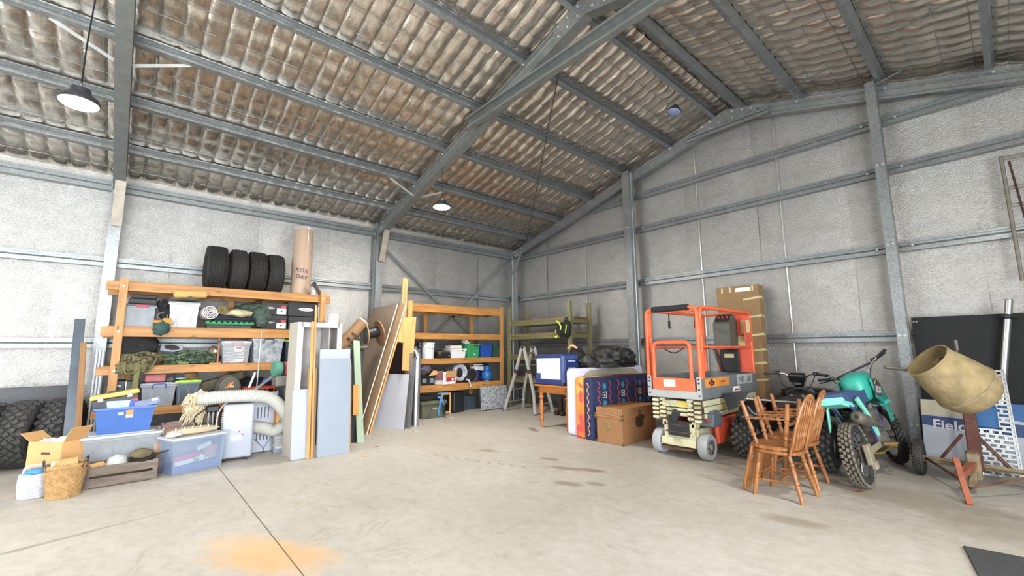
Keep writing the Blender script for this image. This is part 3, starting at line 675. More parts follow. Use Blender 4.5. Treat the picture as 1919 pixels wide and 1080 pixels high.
for i, (l, r) in enumerate(poses):
    c = ch0 if i == 0 else tree_copy(ch0)
    c.location = l; c['label'] = labs[i]
    if r[1]:
        c.rotation_euler = (Matrix.Rotation(PI, 4, 'Y') @ Matrix.Rotation(r[2], 4, 'Z')).to_euler()
    else: c.rotation_euler = r
# ================================================================= quad bike (behind the chairs, facing the wall)
def quad():
    body = mat('quad_black', '17171B', .3, 0, .1); seat = mat('quad_seat', '262627', .6, 0, .15)
    tread_q = mat('quad_tread', '2B2B2B', .8, 0, .2, 15); tk = mat('quad_knob', '55524C', .85, 0, .3, 25)
    t = thing('quad_bike', 'black quad bike with chunky tyres parked behind the stacked chairs', 'quad bike', (7.56, -1.55, 0), 0)
    P = lambda n, m, f, **k: part(n, m, t, f, **k)
    for y, R, w, xo in ((-.62, .29, .27, .42), (.62, .28, .2, .44)):
        for s in (-1, 1):
            e = thing('wheel', '', ''); del e['label'], e['category']; e.parent = t; e.location = (s*xo, y, R)
            c = make_tyre('tyre', e, R-.02, w, .13, 20, [(-.75,.5),(-.38,-.5),(0,.5),(.38,-.5),(.75,.5)], (w*.14, .045, .03), tread_q, tk, int(s+y*10+20))
            part('rim', grey_steel, e, lambda bm: lathe(bm, [(.13,-w*.3),(.10,-w*.1),(.10,w*.1),(.13,w*.3)], 20, RY90(), caps=False) + lathe(bm, [(.1,-.02),(.1,.02)], 16, RY90()), smooth=True)
    P('frame', dark_steel, lambda bm: (box(bm, (0, 0, .36), (.26, 1.1, .14), bev=.03), tube(bm, [(-.42,-.62,.29),(.42,-.62,.29)], .03, 8), tube(bm, [(-.44,.62,.28),(.44,.62,.28)], .025, 8), box(bm, (0,.1,.48), (.3,.5,.2), bev=.04)))
    P('seat', seat, lambda bm: blob(bm, (0, -.28, .70), (.17, .42, .09), .04, 2, 3, 3, p=3), smooth=True)
    P('fuel_tank_cover', body, lambda bm: blob(bm, (0, .22, .76), (.18, .26, .12), .03, 2, 5, 3, p=2.6), smooth=True)
    def fender(bm, s, y, R, z):
        pts = [(s*.40, y+R*math.cos(a), z+R*.75*math.sin(a)) for a in [PI*k/10 for k in range(11)]]
        vs = []
        for p in pts:
            vs.append([bm.verts.new((s*x, p[1], p[2]+dz)) for x, dz in ((.12,.02),(.24,.03),(.36,.02),(.42,-.02))])
        for A, B in zip(vs, vs[1:]):
            for j in range(3): bm.faces.new((A[j], A[j+1], B[j+1], B[j]))
    for s in (-1, 1):
        for y in (-.62, .62):
            f = P('fender', body, fender, s, y, .40, .42, smooth=True) if False else part('fender', body, t, fender, s, y, .36, .50, smooth=True)
            md = f.modifiers.new('thick', 'SOLIDIFY'); md.thickness = .012
    P('rear_rack', chrome, lambda bm: (tube(bm, arc([(-.34,-.45,.78),(-.34,-.95,.80),(.34,-.95,.80),(.34,-.45,.78)], .1), .013, 8), tube(bm, [(-.12,-.5,.79),(-.12,-.94,.80)], .01, 6), tube(bm, [(.12,-.5,.79),(.12,-.94,.80)], .01, 6)), smooth=True)
    P('rear_guard', grey_steel, lambda bm: tube(bm, arc([(-.30,-.9,.70),(-.22,-.97,.62),(.22,-.97,.62),(.30,-.9,.70)], .1), .012, 8), smooth=True)
    P('tail_light', mat('tail_red', 'B02028', .3), lambda bm: (box(bm, (-.13,-.93,.69), (.10,.05,.05), bev=.01), box(bm, (.13,-.93,.69), (.08,.05,.05), bev=.01)))
    P('front_cowl', body, lambda bm: blob(bm, (0, .55, .80), (.34, .24, .08), .04, 2, 9, 3, p=2.8), smooth=True)
    P('instrument_pod', body, lambda bm: (box(bm, (0, .10, 1.03), (.20, .10, .12), rot=(.35,0,0), bev=.02, seg=2), box(bm, (0,.14,.95), (.14,.1,.1), bev=.03)))
    P('handlebar', chrome, lambda bm: [tube(bm, arc([(s*.04,.12,.96),(s*.14,.10,1.08),(s*.24,.06,1.09)], .06), .011, 8) for s in (-1, 1)], smooth=True)
    P('handgrip', blackp, lambda bm: [tube(bm, [(s*.24,.06,1.09),(s*.38,-.02,1.075)], .019, 8) for s in (-1, 1)], smooth=True)
    P('brake_lever', blackp, lambda bm: [(tube(bm, [(s*.24,.10,1.09),(s*.40,.06,1.07)], .008, 6), box(bm, (s*.23,.07,1.09), (.06,.06,.05), bev=.01)) for s in (-1, 1)])
    P('cables', blackp, lambda bm: [tube(bm, arc([(s*.22,.08,1.07),(s*.18,.0,.92),(s*.06,.16,.86)], .15), .006, 5) for s in (-1, 1)], smooth=True)
    P('mud_flap', mat('flap_black', '24262A', .5), lambda bm: prism(bm, [(0,0),(.32,.05),(.3,-.03),(.12,-.20),(.06,-.22)], .02, TR((-.655,-.78,.83), (PI/2,0,0))))
quad()
# ================================================================= dirt bike
def bike():
    teal = mat('teal_plastic', '2E9E8D', .42, 0, .1, 5, dirt='46756B', dirt_amt=.4); aqua = mat('aqua_plastic', '7CCFBE', .5, 0, .08, 6)
    navy = mat('seat_navy', '34466A', .7, 0, .15, 8); engine = mat('engine_metal', '77716A', .5, .5, .3, 12, dirt='3A342C', dirt_amt=.7)
    gold = mat('gold_alloy', 'A5884A', .4, .6); dirtm = mat('dirt_steel', '8E8570', .7, .2, .2, 12)
    purple = mat('purple_frame', '4B3F7A', .5)
    t = thing('dirt_bike', 'teal dirt bike with knobbly rear tyre leaning beside the stacked chairs', 'motorcycle', (8.43, -2.62, 0), rot=(0, -.17, -.03))
    P = lambda n, m, f, **k: part(n, m, t, f, **k)
    def wheel(loc, rz, R, w, n, rim, seed, km):
        e = thing('wheel', '', ''); del e['label'], e['category']; e.parent = t; e.location = loc; e.rotation_euler = (0,0,rz)
        make_tyre('tyre', e, R-.022, w, rim, n, [(-.78,.15),(-.27,0),(.27,0),(.78,-.15)], (w*.19, .042, .034), rubber, km, seed)
        part('rim', alu, e, lambda bm: lathe(bm, [(rim+.004,-.03),(rim-.018,-.03),(rim-.022,0),(rim-.018,.03),(rim+.004,.03)], 32, RY90(), caps=False), smooth=True)
        part('hub', engine, e, lambda bm: (lathe(bm, [(.03,-.07),(.05,-.05),(.05,.05),(.03,.07)], 14, RY90()), lathe(bm, [(.11,.055),(.11,.06)], 20, RY90())))
        def spokes(bm):
            for k in range(32):
                a = 2*PI*k/32; a2 = a+(.35 if k % 2 else -.35); s = 1 if (k//2) % 2 else -1
                tube(bm, [(s*.045, .045*math.cos(a2), .045*math.sin(a2)), (0, (rim-.015)*math.cos(a), (rim-.015)*math.sin(a))], .0022, 4, cap=False)
        part('spokes', alu, e, spokes, kind='stuff')
    wheel((0, 0, .325), 0, .325, .115, 34, .225, 3, knob_m)
    wheel((.02, 1.50, .345), .5, .345, .085, 36, .265, 4, rubber_g)
    P('swingarm', dirtm, lambda bm: [box(bm, (s*.10, .26, .345), (.03, .56, .065), rot=(.03,0,0), bev=.008) for s in (-1,1)])
    P('chain_guard', dirtm, lambda bm: (box(bm, (.115,-.03,.33), (.05,.13,.20), bev=.008), box(bm, (.13,.0,.22), (.05,.10,.08), bev=.01), box(bm, (-.11,.3,.41), (.02,.45,.05))))
    P('frame', purple, lambda bm: [(tube(bm, arc([(s*.10,.5,.40),(s*.11,.32,.62),(s*.08,-.05,.82)], .1), .016, 8), tube(bm, arc([(s*.09,.5,.36),(s*.09,.95,.34),(s*.04,1.12,.72)], .12), .018, 8)) for s in (-1,1)], smooth=True)
    P('engine', engine, lambda bm: (box(bm, (0,.72,.42), (.24,.36,.24), bev=.04), lathe(bm, [(.09,0),(.12,.03),(.10,.06),(.12,.09),(.10,.12),(.12,.15),(.08,.2)], 14, TR((0,.82,.52),(-.25,0,0))), lathe(bm, [(.09,0),(.09,.05)], 16, RY90((.11,.66,.40)))), smooth=True)
    P('foot_peg', gold, lambda bm: (box(bm, (.20,.55,.36), (.12,.05,.02)), tube(bm, arc([(.14,.6,.34),(.22,.75,.30),(.12,.95,.30)], .1), .011, 6), box(bm, (-.2,.55,.36), (.12,.05,.02))))
    P('skid_plate', gold, lambda bm: box(bm, (0,.78,.26), (.2,.5,.02)))
    P('silencer', engine, lambda bm: (lathe(bm, [(.028,-.02),(.062,.0),(.062,.36),(.04,.44)], 14, TR((.13,-.15,.70),(-1.9,0,-.06))) , lathe(bm, [(.03,-.04),(.03,.0),(.02,.0),(.02,-.04)], 12, TR((.13,-.15,.70),(-1.9,0,-.06)), caps=False)) if False else lathe(bm, [(.022,0),(.034,-.02),(.06,.01),(.064,.03),(.064,.34),(.04,.46),(.03,.75)], 16, TR((.14,-.16,.715), (-PI/2-.22,0,0)), caps=True), smooth=True)
    P('silencer_mouth', blackp, lambda bm: lathe(bm, [(.018,0),(.018,.004)], 12, TR((.14,-.165,.717), (PI/2-.22,0,0))))
    P('silencer_ring', dirtm, lambda bm: lathe(bm, [(.036,-.018),(.04,-.01),(.028,-.01),(.024,-.016)], 16, TR((.14,-.16,.715), (-PI/2-.22,0,0)), caps=False))
    P('shock_guard', MATS['black_plastic'], lambda bm: box(bm, (0,.22,.56), (.10,.26,.30), bev=.03))
    # rear fender: aqua plate with white-ish pad
    def plate(bm, pts, th, M_):
        prism(bm, pts, th, M_)
    P('number_plate', aqua, lambda bm: plate(bm, [(-.09,-.055),(.065,-.045),(.10,0),(.07,.055),(-.07,.06)], .014, TR((.01,-.25,.90), (1.25,0,0))))
    P('rear_fender', aqua, lambda bm: (prism(bm, [(-.30,.86),(-.28,.92),(.12,.86),(.3,.84),(.3,.80),(0,.80)], .20, Matrix(((0,0,1,-.12),(1,0,0,0),(0,1,0,0),(0,0,0,1)))), box(bm, (-.14,-.05,.70), (.02,.16,.26), rot=(.3,.15,.2), bev=.008)))
    P('side_cover', aqua, lambda bm: [prism(bm, [(.0,.88),(.12,.90),(.46,.60),(.50,.45),(.42,.46),(.2,.74)], .018, Matrix(((0,0,1,s*.135-.009),(1,0,0,0),(0,1,0,0),(0,0,0,1)))) for s in (-1,1)])
    P('seat', navy, lambda bm: prism(bm, [(-.26,.90),(-.25,.965),(.15,.975),(.55,.93),(.85,1.02),(.88,.98),(.75,.84),(.4,.80),(.05,.86)], .21, Matrix(((0,0,1,-.105),(1,0,0,0),(0,1,0,0),(0,0,0,1)))))
    P('fuel_tank', teal, lambda bm: blob(bm, (0,.86,.98), (.14,.27,.17), .03, 2, 4, 3, rot=(.12,0,0), p=3.6), smooth=True)
    P('radiator_shroud', teal, lambda bm: [prism(bm, [(.72,1.06),(1.02,1.02),(1.18,.80),(1.16,.56),(1.08,.54),(1.0,.74),(.78,.84)], .02, TR((s*.15,0,0), (0,0,-s*.02)) @ Matrix(((0,0,1,-.01),(1,0,0,0),(0,1,0,0),(0,0,0,1)))) for s in (-1,1)])
    P('shroud_vents', MATS['black_plastic'], lambda bm: [box(bm, (s*.155, 1.03, .78+.065*k), (.03,.05,.035), rot=(.4,0,-s*.02)) for s in (-1,1) for k in range(3)])
    # tank decal with slashed lettering
    P('tank_decal', mat('decal_maroon', '5E4450', .5, 0, .3, 30), lambda bm: prism(bm, [(.70,.88),(.78,1.06),(.90,1.06),(1.0,.96),(.92,.84)], .003, TR((.166,0,0),(0,0,-.02)) @ Matrix(((0,0,1,0),(1,0,0,0),(0,1,0,0),(0,0,0,1)))))
    text('decal_text', 'KDX', .11, mat('decal_white', 'E0DCE4', .5), t, (.186, .74, .90), (PI/2, .1, PI/2-.02), bold=True, sx=.9, shear=.25)
    P('decal_slash', mat('decal_yellow', 'D6C23E', .5), lambda bm: box(bm, (.187,.84,1.03), (.003,.18,.012), rot=(.35,0,-.02)))
    # forks, bars (steered left)
    f = thing('fork', '', ''); del f['label'], f['category']; f.parent = t; f.location = (.01, 1.17, .88); f.rotation_euler = (Matrix.Rotation(-.10, 4, 'Y') @ Matrix.Rotation(.62, 4, Vector((0,-.42,.91)))).to_euler()
    part('fork_legs', grey_steel, f, lambda bm: [(tube(bm, [(s*.09,.33,-.54),(s*.09,.14,-.18)], .026, 10), tube(bm, [(s*.09,.14,-.18),(s*.09,-.05,.18)], .02, 10)) for s in (-1,1)], smooth=True)
    part('triple_clamp', engine, f, lambda bm: (box(bm, (0,-.04,.16), (.26,.07,.03)), box(bm, (0,.05,.0), (.26,.07,.04))))
    part('front_fender', teal, f, lambda bm: prism(bm, [(-.24,-.17),(-.22,-.13),(.1,-.04),(.36,-.07),(.62,-.17),(.6,-.19),(.34,-.11),(.1,-.08)], .12, Matrix(((0,0,1,-.06),(1,0,0,0),(0,1,0,0),(0,0,0,1)))))
    part('handlebar', chrome, f, lambda bm: tube(bm, arc([(-.42,-.16,.36),(-.24,-.10,.30),(-.10,-.04,.20),(.10,-.04,.20),(.24,-.10,.30),(.42,-.16,.36)], .07), .012, 8), smooth=True)
    part('crossbar', mat('crossbar_purple', '3B2C44', .5), f, lambda bm: tube(bm, [(-.22,-.09,.30),(.22,-.09,.30)], .014, 8), smooth=True)
    part('handgrip', blackp, f, lambda bm: [tube(bm, [(s*.30,-.12,.322),(s*.43,-.165,.364)], .018, 8) for s in (-1,1)], smooth=True)
    part('lever', blackp, f, lambda bm: [(tube(bm, arc([(s*.26,-.06,.30),(s*.33,-.06,.31),(s*.43,-.11,.33)], .05), .008, 6), box(bm, (s*.27,-.09,.315), (.06,.05,.05), bev=.01)) for s in (-1,1)])
    part('bar_cables', blackp, f, lambda bm: [tube(bm, arc([(s*.27,-.08,.31),(s*.22,.05,.24),(s*.1,.08,.02)], .12), .006, 5) for s in (-1,1)], smooth=True)
    P('side_stand', dirtm, lambda bm: tube(bm, [(-.12,.55,.36),(-.20,.62,.02)], .012, 6))
bike()
# ================================================================= concrete mixer
def mixer():
    drum = mat('drum_crust', '8C7B58', .9, 0, .25, 9, .8, 30, dirt='A9947A', dirt_amt=.6); rust = mat('rust_red', '5C3830', .75, .2, .3, 10, .2, dirt='8E7A60', dirt_amt=.6)
    leg_o = mat('rust_orange', '96553F', .7, .1, .25, 12, dirt='7A5A48', dirt_amt=.5); crust = mat('crust_tan', '8A7B60', .9, 0, .25, 14, .4)
    blue = mat('motor_blue', '2C5A8E', .5, 0, .1, 6)
    t = thing('concrete_mixer', 'crusted concrete mixer with tilted drum on rusty wheeled stand', 'concrete mixer', (9.14, -1.62, 0))
    P = lambda n, m, f, **k: part(n, m, t, f, **k)
    # drum: axis points up, to the left and towards the viewer
    ax = Vector((-.60, -.42, .68)).normalized(); q = ax.to_track_quat('Z', 'Y').to_matrix().to_4x4(); c0 = Vector((.12, -.38, .985))
    D = Matrix.Translation(c0) @ q
    prof = [(.0,-.16),(.16,-.15),(.24,-.10),(.285,-.02),(.30,.06),(.298,.12),(.27,.30),(.228,.50),(.236,.505),(.236,.52),(.222,.52),(.255,.30),(.28,.12),(.27,.02),(.20,-.1),(0,-.13)]
    prof = [(r*.92, z*.9) for r, z in prof]
    def drum_mesh(bm):
        vs = lathe(bm, [(max(r,.002), z) for r, z in prof], 36, D, caps=False)
        for v in vs: v.co += Vector((1,1,1))*.004*noise.noise(v.co*14)
    P('drum', drum, drum_mesh, smooth=True)
    P('drum_flange', crust, lambda bm: (lathe(bm, [(.276,.045),(.286,.05),(.286,.07),(.276,.075)], 36, D, caps=False)), smooth=True)
    P('mixing_blade', drum, lambda bm: [box(bm, D @ Vector((.17*math.cos(a), .17*math.sin(a), .2)), (.02,.10,.30), rot=q.to_euler()) for a in (.4, 2.5, 4.6)])
    P('post', rust, lambda bm: (box(bm, (.06,-.03,.47), (.10,.10,.66), bev=.01), box(bm, (.08,.04,.4), (.06,.06,.55))))
    P('foot_boot', crust, lambda bm: (box(bm, (.04,-.08,.20), (.11,.15,.28), rot=(.15,0,0), bev=.02), box(bm, (.035,-.33,.13), (.06,.42,.05), rot=(.3,0,0), bev=.01)))
    P('front_leg', leg_o, lambda bm: tube(bm, arc([(-.02,-.42,.42),(-.02,-.55,.22),(.02,-.97,.02)], .2), .022, 8), smooth=True) if False else P('front_leg', leg_o, lambda bm: (extr(bm, [(-.022,-.02),(.022,-.02),(.022,.02),(-.022,.02)], (-.05,-.60,.34), (.03,-.96,.0)), extr(bm, [(-.03,-.03),(.03,-.03),(.03,.03),(-.03,.03)], (.04,-.12,.22), (-.03,-.68,.2))))
    P('axle', crust, lambda bm: (tube(bm, [(-.40,.06,.17),(.55,.06,.17)], .026, 8), tube(bm, [(-.4,.06,.2),(.5,-.1,.2)], .018, 6)), smooth=True)
    P('brace_bar', rust, lambda bm: (tube(bm, [(-.02,-.05,.50),(-.22,.05,.2)], .017, 6), tube(bm, [(.1,-.05,.50),(.30,-.02,.2)], .017, 6), tube(bm, [(.03,-.72,.10),(.52,-.05,.2)], .014, 6), tube(bm, [(.0,-.66,.13),(-.34,.04,.19)], .014, 6)), smooth=True)
    P('motor_box', blue, lambda bm: (box(bm, (.16,.12,.70), (.20,.22,.24), bev=.02),))
    P('tilt_lever', dark_steel, lambda bm: (tube(bm, [(.0,.18,.8),(.02,.3,1.4)], .014, 6), tube(bm, [(.02,.3,1.40),(.02,.31,1.52)], .02, 8), tube(bm, [(-.30,-.42,1.19),(-.52,-.5,1.22)], .018, 8)))
    for x in (-.40, .55):
        e = thing('wheel', '', ''); del e['label'], e['category']; e.parent = t; e.location = (x, .06, .195)
        make_tyre('tyre', e, .185, .095, .10, 40, [(-.6,.2),(-.2,-.2),(.2,.2),(.6,-.2)], (.018,.018,.012), rubber, rubber_g, 9)
        part('rim', rust, e, lambda bm: lathe(bm, [(.105,-.03),(.06,-.01),(.02,-.01),(.02,.01),(.06,.01),(.105,.03)], 18, RY90()), smooth=True)
mixer()
# ================================================================= sheets leaning on the back wall
def rightwall():
    blk = mat('black_board', '18191B', .75, 0, .2, 20)
    b = part('black_board', blk, None, lambda bm: (box(bm, (.66, 0, .61), (1.26, .018, 1.86)),)); tag(b, 'black sheet board standing against the back wall behind the mixer', 'board', loc=(8.66, -.24, .33), rot=(-.04,0,0))
    b.location = (8.66, -.26, .92); b.data.transform(Matrix.Translation((0,0,-.61)))
    part('rivets', alu, b, lambda bm: [box(bm, (x, -.011, z), (.02,.004,.012)) for x in (.05,.08,1.1,1.14,1.18) for z in (.87,)])
    sgn_w = mat('sign_white', 'A9AFBB', .55, 0, .08, 6, dirt='8C8C88', dirt_amt=.4); nav = mat('sign_navy', '2B416F', .55); crm = mat('sign_cream', 'B7B29C', .6); blu = mat('sign_blue', '2A5A96', .5)
    s = thing('shop_sign', 'white and blue sign board with white lettering behind concrete mixer', 'sign', (8.70, -.80, 0), rot=(-.38,0,0))
    part('sign_panel', sgn_w, s, lambda bm: box(bm, (.75, .012, .41), (1.5, .02, .80)))
    part('cream_field', crm, s, lambda bm: prism(bm, [(0,.80),(.68,.80),(.72,.64),(0,.60)], .004, TR((0,.002,0),(PI/2,0,0))))
    part('navy_band', nav, s, lambda bm: prism(bm, [(0,.60),(1.5,.545),(1.5,.40),(.3,.44),(0,.48)], .004, TR((0,.002,0),(PI/2,0,0))))
    part('blue_block', blu, s, lambda bm: prism(bm, [(.36,.80),(.9,.81),(.9,.60),(.42,.68)], .006, TR((0,.002,0),(PI/2,0,0))))
    text('sign_text', 'Field', .165, mat('sign_letter', 'C9CBD2', .5), s, (.095, -.004, .438), (PI/2,.03,0), bold=True); text('sign_text', 'S', .165, MATS['sign_letter'], s, (.56, -.004, .425), (PI/2,.03,0), bold=True)
    part('blue_drop', blu, s, lambda bm: lathe(bm, [(.001,0),(.05,0)], 12, TR((1.02,-.004,.46),(PI/2,0,0)), caps=False))
    p = thing('steel_tube', 'tall polished steel tube leaning behind perforated ramp', 'tube', (9.30, -.47, 0), rot=(-.06,.16,0))
    part('tube_body', alu, p, lambda bm: lathe(bm, [(.036,0),(.036,2.04),(.03,2.04),(.03,.02)], 20), smooth=True)
    part('end_cap', blackp, p, lambda bm: (lathe(bm, [(.034,2.02),(.034,2.045)], 16), ))
    part('clamp', blackp, p, lambda bm: lathe(bm, [(.04,1.80),(.075,1.81),(.075,1.84),(.04,1.86)], 10))
    r = thing('loading_ramp', 'perforated aluminium loading ramp leaning behind concrete mixer', 'ramp', (9.335, -1.05, 0), rot=(-.32,.075,.28))
    wr_, hr = .36, 1.22
    def ramp_face(bm):
        # slotted sheet built as rungs between slots
        nz = 24
        for i in range(nz+1):
            z = hr*i/nz; box(bm, (0,0,z), (wr_-.02,.012,.020))
        for i in range(nz):
            z = hr*(i+.5)/nz
            xs = [-.165,-.09,-.015,.06,.165] if i % 2 else [-.165,-.13,-.05,.025,.10,.165]
            for x in xs: box(bm, (x,0,z), (.026,.012,.04))
    part('perforated_plate', mat('ramp_alu','A4A6A5',.45,.6,.08), r, ramp_face)
    part('side_channel', MATS['ramp_alu'], r, lambda bm: (box(bm, (-wr_/2,.012,hr/2), (.012,.045,hr+.02)), box(bm, (wr_/2,.012,hr/2), (.012,.045,hr+.02))))
    part('foot_tab', alu, r, lambda bm: [box(bm, (x,-.01,-.0), (.03,.03,.03)) for x in (-.15,0,.15)])
    # wire gate rack hanging high on the back wall
    k = thing('wire_panel', 'rusty tubular wire panel hanging high on the back wall', 'panel', (9.76,-.2,2.25))
    rt = mat('rack_steel', '8D857A', .6, .5, .15, 10)
    part('frame_tube', rt, k, lambda bm: (tube(bm, [(0,0,0),(0,0,1.64)], .02, 8), tube(bm, [(1.1,0,0),(1.1,0,1.64)], .02, 8)), smooth=True)
    for z in (.1,.55,.95,1.18,1.58):
        part('rail', rt, k, lambda bm: [tube(bm, [(0,0,z+d),(1.1,0,z+d)], .009, 6) for d in (0,.035)])
    part('tie_bar', mat('rust_dark','4A2C26',.8), k, lambda bm: tube(bm, [(.06,-.03,1.54),(.12,-.03,.6),(.16,-.03,.2)], .011, 6))
    mt = part('floor_mat', mat('mat_black', '3A3A3C', .9, 0, .2, 30, .4, 60), None, lambda bm: box(bm, (.5, -.6, .008), (1.0, 1.2, .016), bev=.004)); tag(mt, 'black rubber mat lying on concrete in the near right corner', 'mat', loc=(9.19,-3.83,0), rz=.18)
rightwall()
# small leaf litter
lf = part('dry_leaf', mat('leaf_brown','8A4A2E',.8), None, lambda bm: (prism(bm, [(-.05,0),(0,.018),(.05,0),(0,-.018)], .004, TR((0,0,.002),(0,.0,.3))), prism(bm, [(-.04,0),(0,.012),(.04,0),(0,-.012)], .004, TR((.02,.04,.002),(0,.0,-.4))))); tag(lf, 'small reddish dry leaf on concrete near the dirt bike wheel', 'leaf', loc=(8.40,-2.87,0))
# ================================================================= helpers for stored goods
def put(name, label, cat, yc, xf, z, d, rz=0, group=None):
    """thing against the left wall: local x runs along the wall, local -y is the front; xf = front plane"""
    return thing(name, label, cat, (xf-d/2, yc, z), PI/2+rz, group)
def shell(bm, w, d, h, tp=.86, th=.004):
    """open-topped tapered bin"""
    o = [(-w/2,-d/2),(w/2,-d/2),(w/2,d/2),(-w/2,d/2)]
    def lay(k, z, ins=0): return [bm.verts.new((x*k-math.copysign(ins, x), y*k-math.copysign(ins, y), z)) for x, y in o]
    a, b, c, e = lay(tp, 0), lay(1, h), lay(1, h, th), lay(tp, th, th)
    bm.faces.new(a[::-1]); bm.faces.new(e)
    for A, B in ((a,b),(b,c),(c,e)):
        for k in range(4): bm.faces.new((A[k], A[(k+1) % 4], B[(k+1) % 4], B[k]))
def bin_(t, w, d, h, m, lid=None, hnd=None, tp=.88, ribs=0, rim=True, handle_front=True, lid_h=.03):
    b = part('bin_body', m, t, shell, w, d, h, tp)
    if rim: part('rim', m, t, lambda bm: (box(bm, (0,-d/2-.006,h-.012), (w+.03,.014,.024)), box(bm, (0,d/2+.006,h-.012), (w+.03,.014,.024)), box(bm, (-w/2-.006,0,h-.012), (.014,d,.024)), box(bm, (w/2+.006,0,h-.012), (.014,d,.024))))
    if ribs:
        for k in range(ribs): part('rib', m, t, lambda bm: box(bm, ((k-(ribs-1)/2)*w*.7/max(1,ribs-1), -d/2*(1+tp)/2-.006, h*.47), (.018,.014,h*.9), rot=(-math.atan(d/2*(1-tp)/h),0,0)))
    if lid: part('lid', lid, t, lambda bm: (box(bm, (0,0,h+lid_h/2), (w+.035,d+.035,lid_h), bev=.008), box(bm, (0,0,h+lid_h), (w*.8,d*.8,.012), bev=.005)))
    if hnd: part('handle', hnd, t, lambda bm: tube(bm, arc([(-.075,-d/2-.012,h-.055),(-.075,-d/2-.024,h+lid_h*.6),(.075,-d/2-.024,h+lid_h*.6),(.075,-d/2-.012,h-.055)], .02), .007, 6))
    return b
clear_p = mat('clear_plastic', 'C3C8CF', .25, 0, .05, 5, alpha=.30)
clear_b = mat('clear_plastic_blue', 'A9BCD8', .25, 0, .05, 5, alpha=.30)
grey_tr = mat('grey_tub', '868B92', .5, 0, .12, 14)
def folds(bm, w, d, h, n=6, seed=0):
    """folded cloth pile: rounded layers"""
    for k in range(n):
        z = h*(k+.5)/n; r = noise.noise(Vector((k*3.1, seed, 0)))
        box(bm, (.02*r, .015*r, z), (w*(1+.06*r), d*(1-.05*r), h/n*1.02), rot=(0,0,.05*r), bev=h/n*.45, seg=2)
def roll(bm, L, r, turns=4, th=.01, M_=Matrix()):
    """spiral roll with axis local y from 0..L (visible spiral at the -y end)"""
    pts = []; n = turns*16
    for k in range(n+1):
        a = 2*PI*k/16; rr = r*(.18+.82*k/n); pts.append((rr*math.cos(a), rr*math.sin(a)))
    inner = [((r*(.18+.82*k/n)-th)*math.cos(2*PI*k/16), (r*(.18+.82*k/n)-th)*math.sin(2*PI*k/16)) for k in range(n+1)]
    A = [bm.verts.new(M_ @ Vector((x, 0, z))) for x, z in pts]; B = [bm.verts.new(M_ @ Vector((x, L, z))) for x, z in pts]
    C = [bm.verts.new(M_ @ Vector((x, 0, z))) for x, z in inner]; D = [bm.verts.new(M_ @ Vector((x, L, z))) for x, z in inner]
    for k in range(n):
        bm.faces.new((A[k], A[k+1], B[k+1], B[k])); bm.faces.new((C[k+1], C[k], D[k], D[k+1])); bm.faces.new((A[k+1], A[k], C[k], C[k+1])); bm.faces.new((B[k], B[k+1], D[k+1], D[k]))
def obox(bm, w, d, h, th=.006, flaps=()):
    """open carton: four walls, floor; flaps = list of (side, angle) sides 'l','r','f','b'"""
    box(bm, (0,0,th/2), (w,d,th)); box(bm, (0,-d/2,h/2), (w,th,h)); box(bm, (0,d/2,h/2), (w,th,h)); box(bm, (-w/2,0,h/2), (th,d,h)); box(bm, (w/2,0,h/2), (th,d,h))
    for s, a, L in flaps:
        if s == 'l': extr(bm, [(-d/2,-th/2),(d/2,-th/2),(d/2,th/2),(-d/2,th/2)], (-w/2,0,h), (-w/2-L*math.sin(a),0,h+L*math.cos(a)), up=(1,0,.01))
        if s == 'r': extr(bm, [(-d/2,-th/2),(d/2,-th/2),(d/2,th/2),(-d/2,th/2)], (w/2,0,h), (w/2+L*math.sin(a),0,h+L*math.cos(a)), up=(1,0,.01))
        if s == 'f': extr(bm, [(-w/2,-th/2),(w/2,-th/2),(w/2,th/2),(-w/2,th/2)], (0,-d/2,h), (0,-d/2-L*math.sin(a),h+L*math.cos(a)), up=(0,1,.01))
        if s == 'b': extr(bm, [(-w/2,-th/2),(w/2,-th/2),(w/2,th/2),(-w/2,th/2)], (0,d/2,h), (0,d/2+L*math.sin(a),h+L*math.cos(a)), up=(0,1,.01))
cardb = mat('cardboard', 'C79A66', .8, 0, .06, 5); paper = mat('paper', 'D2CFC6', .8, 0, .05)
pine = wood('shelf_pine', 'C08A4A', '9A6836', 1, .5); pine_z = wood('post_pine', 'C08E50', '9E6C38', 2, .5); pine_x = wood('bearer_pine', 'A67640', '82562C', 0, .55)
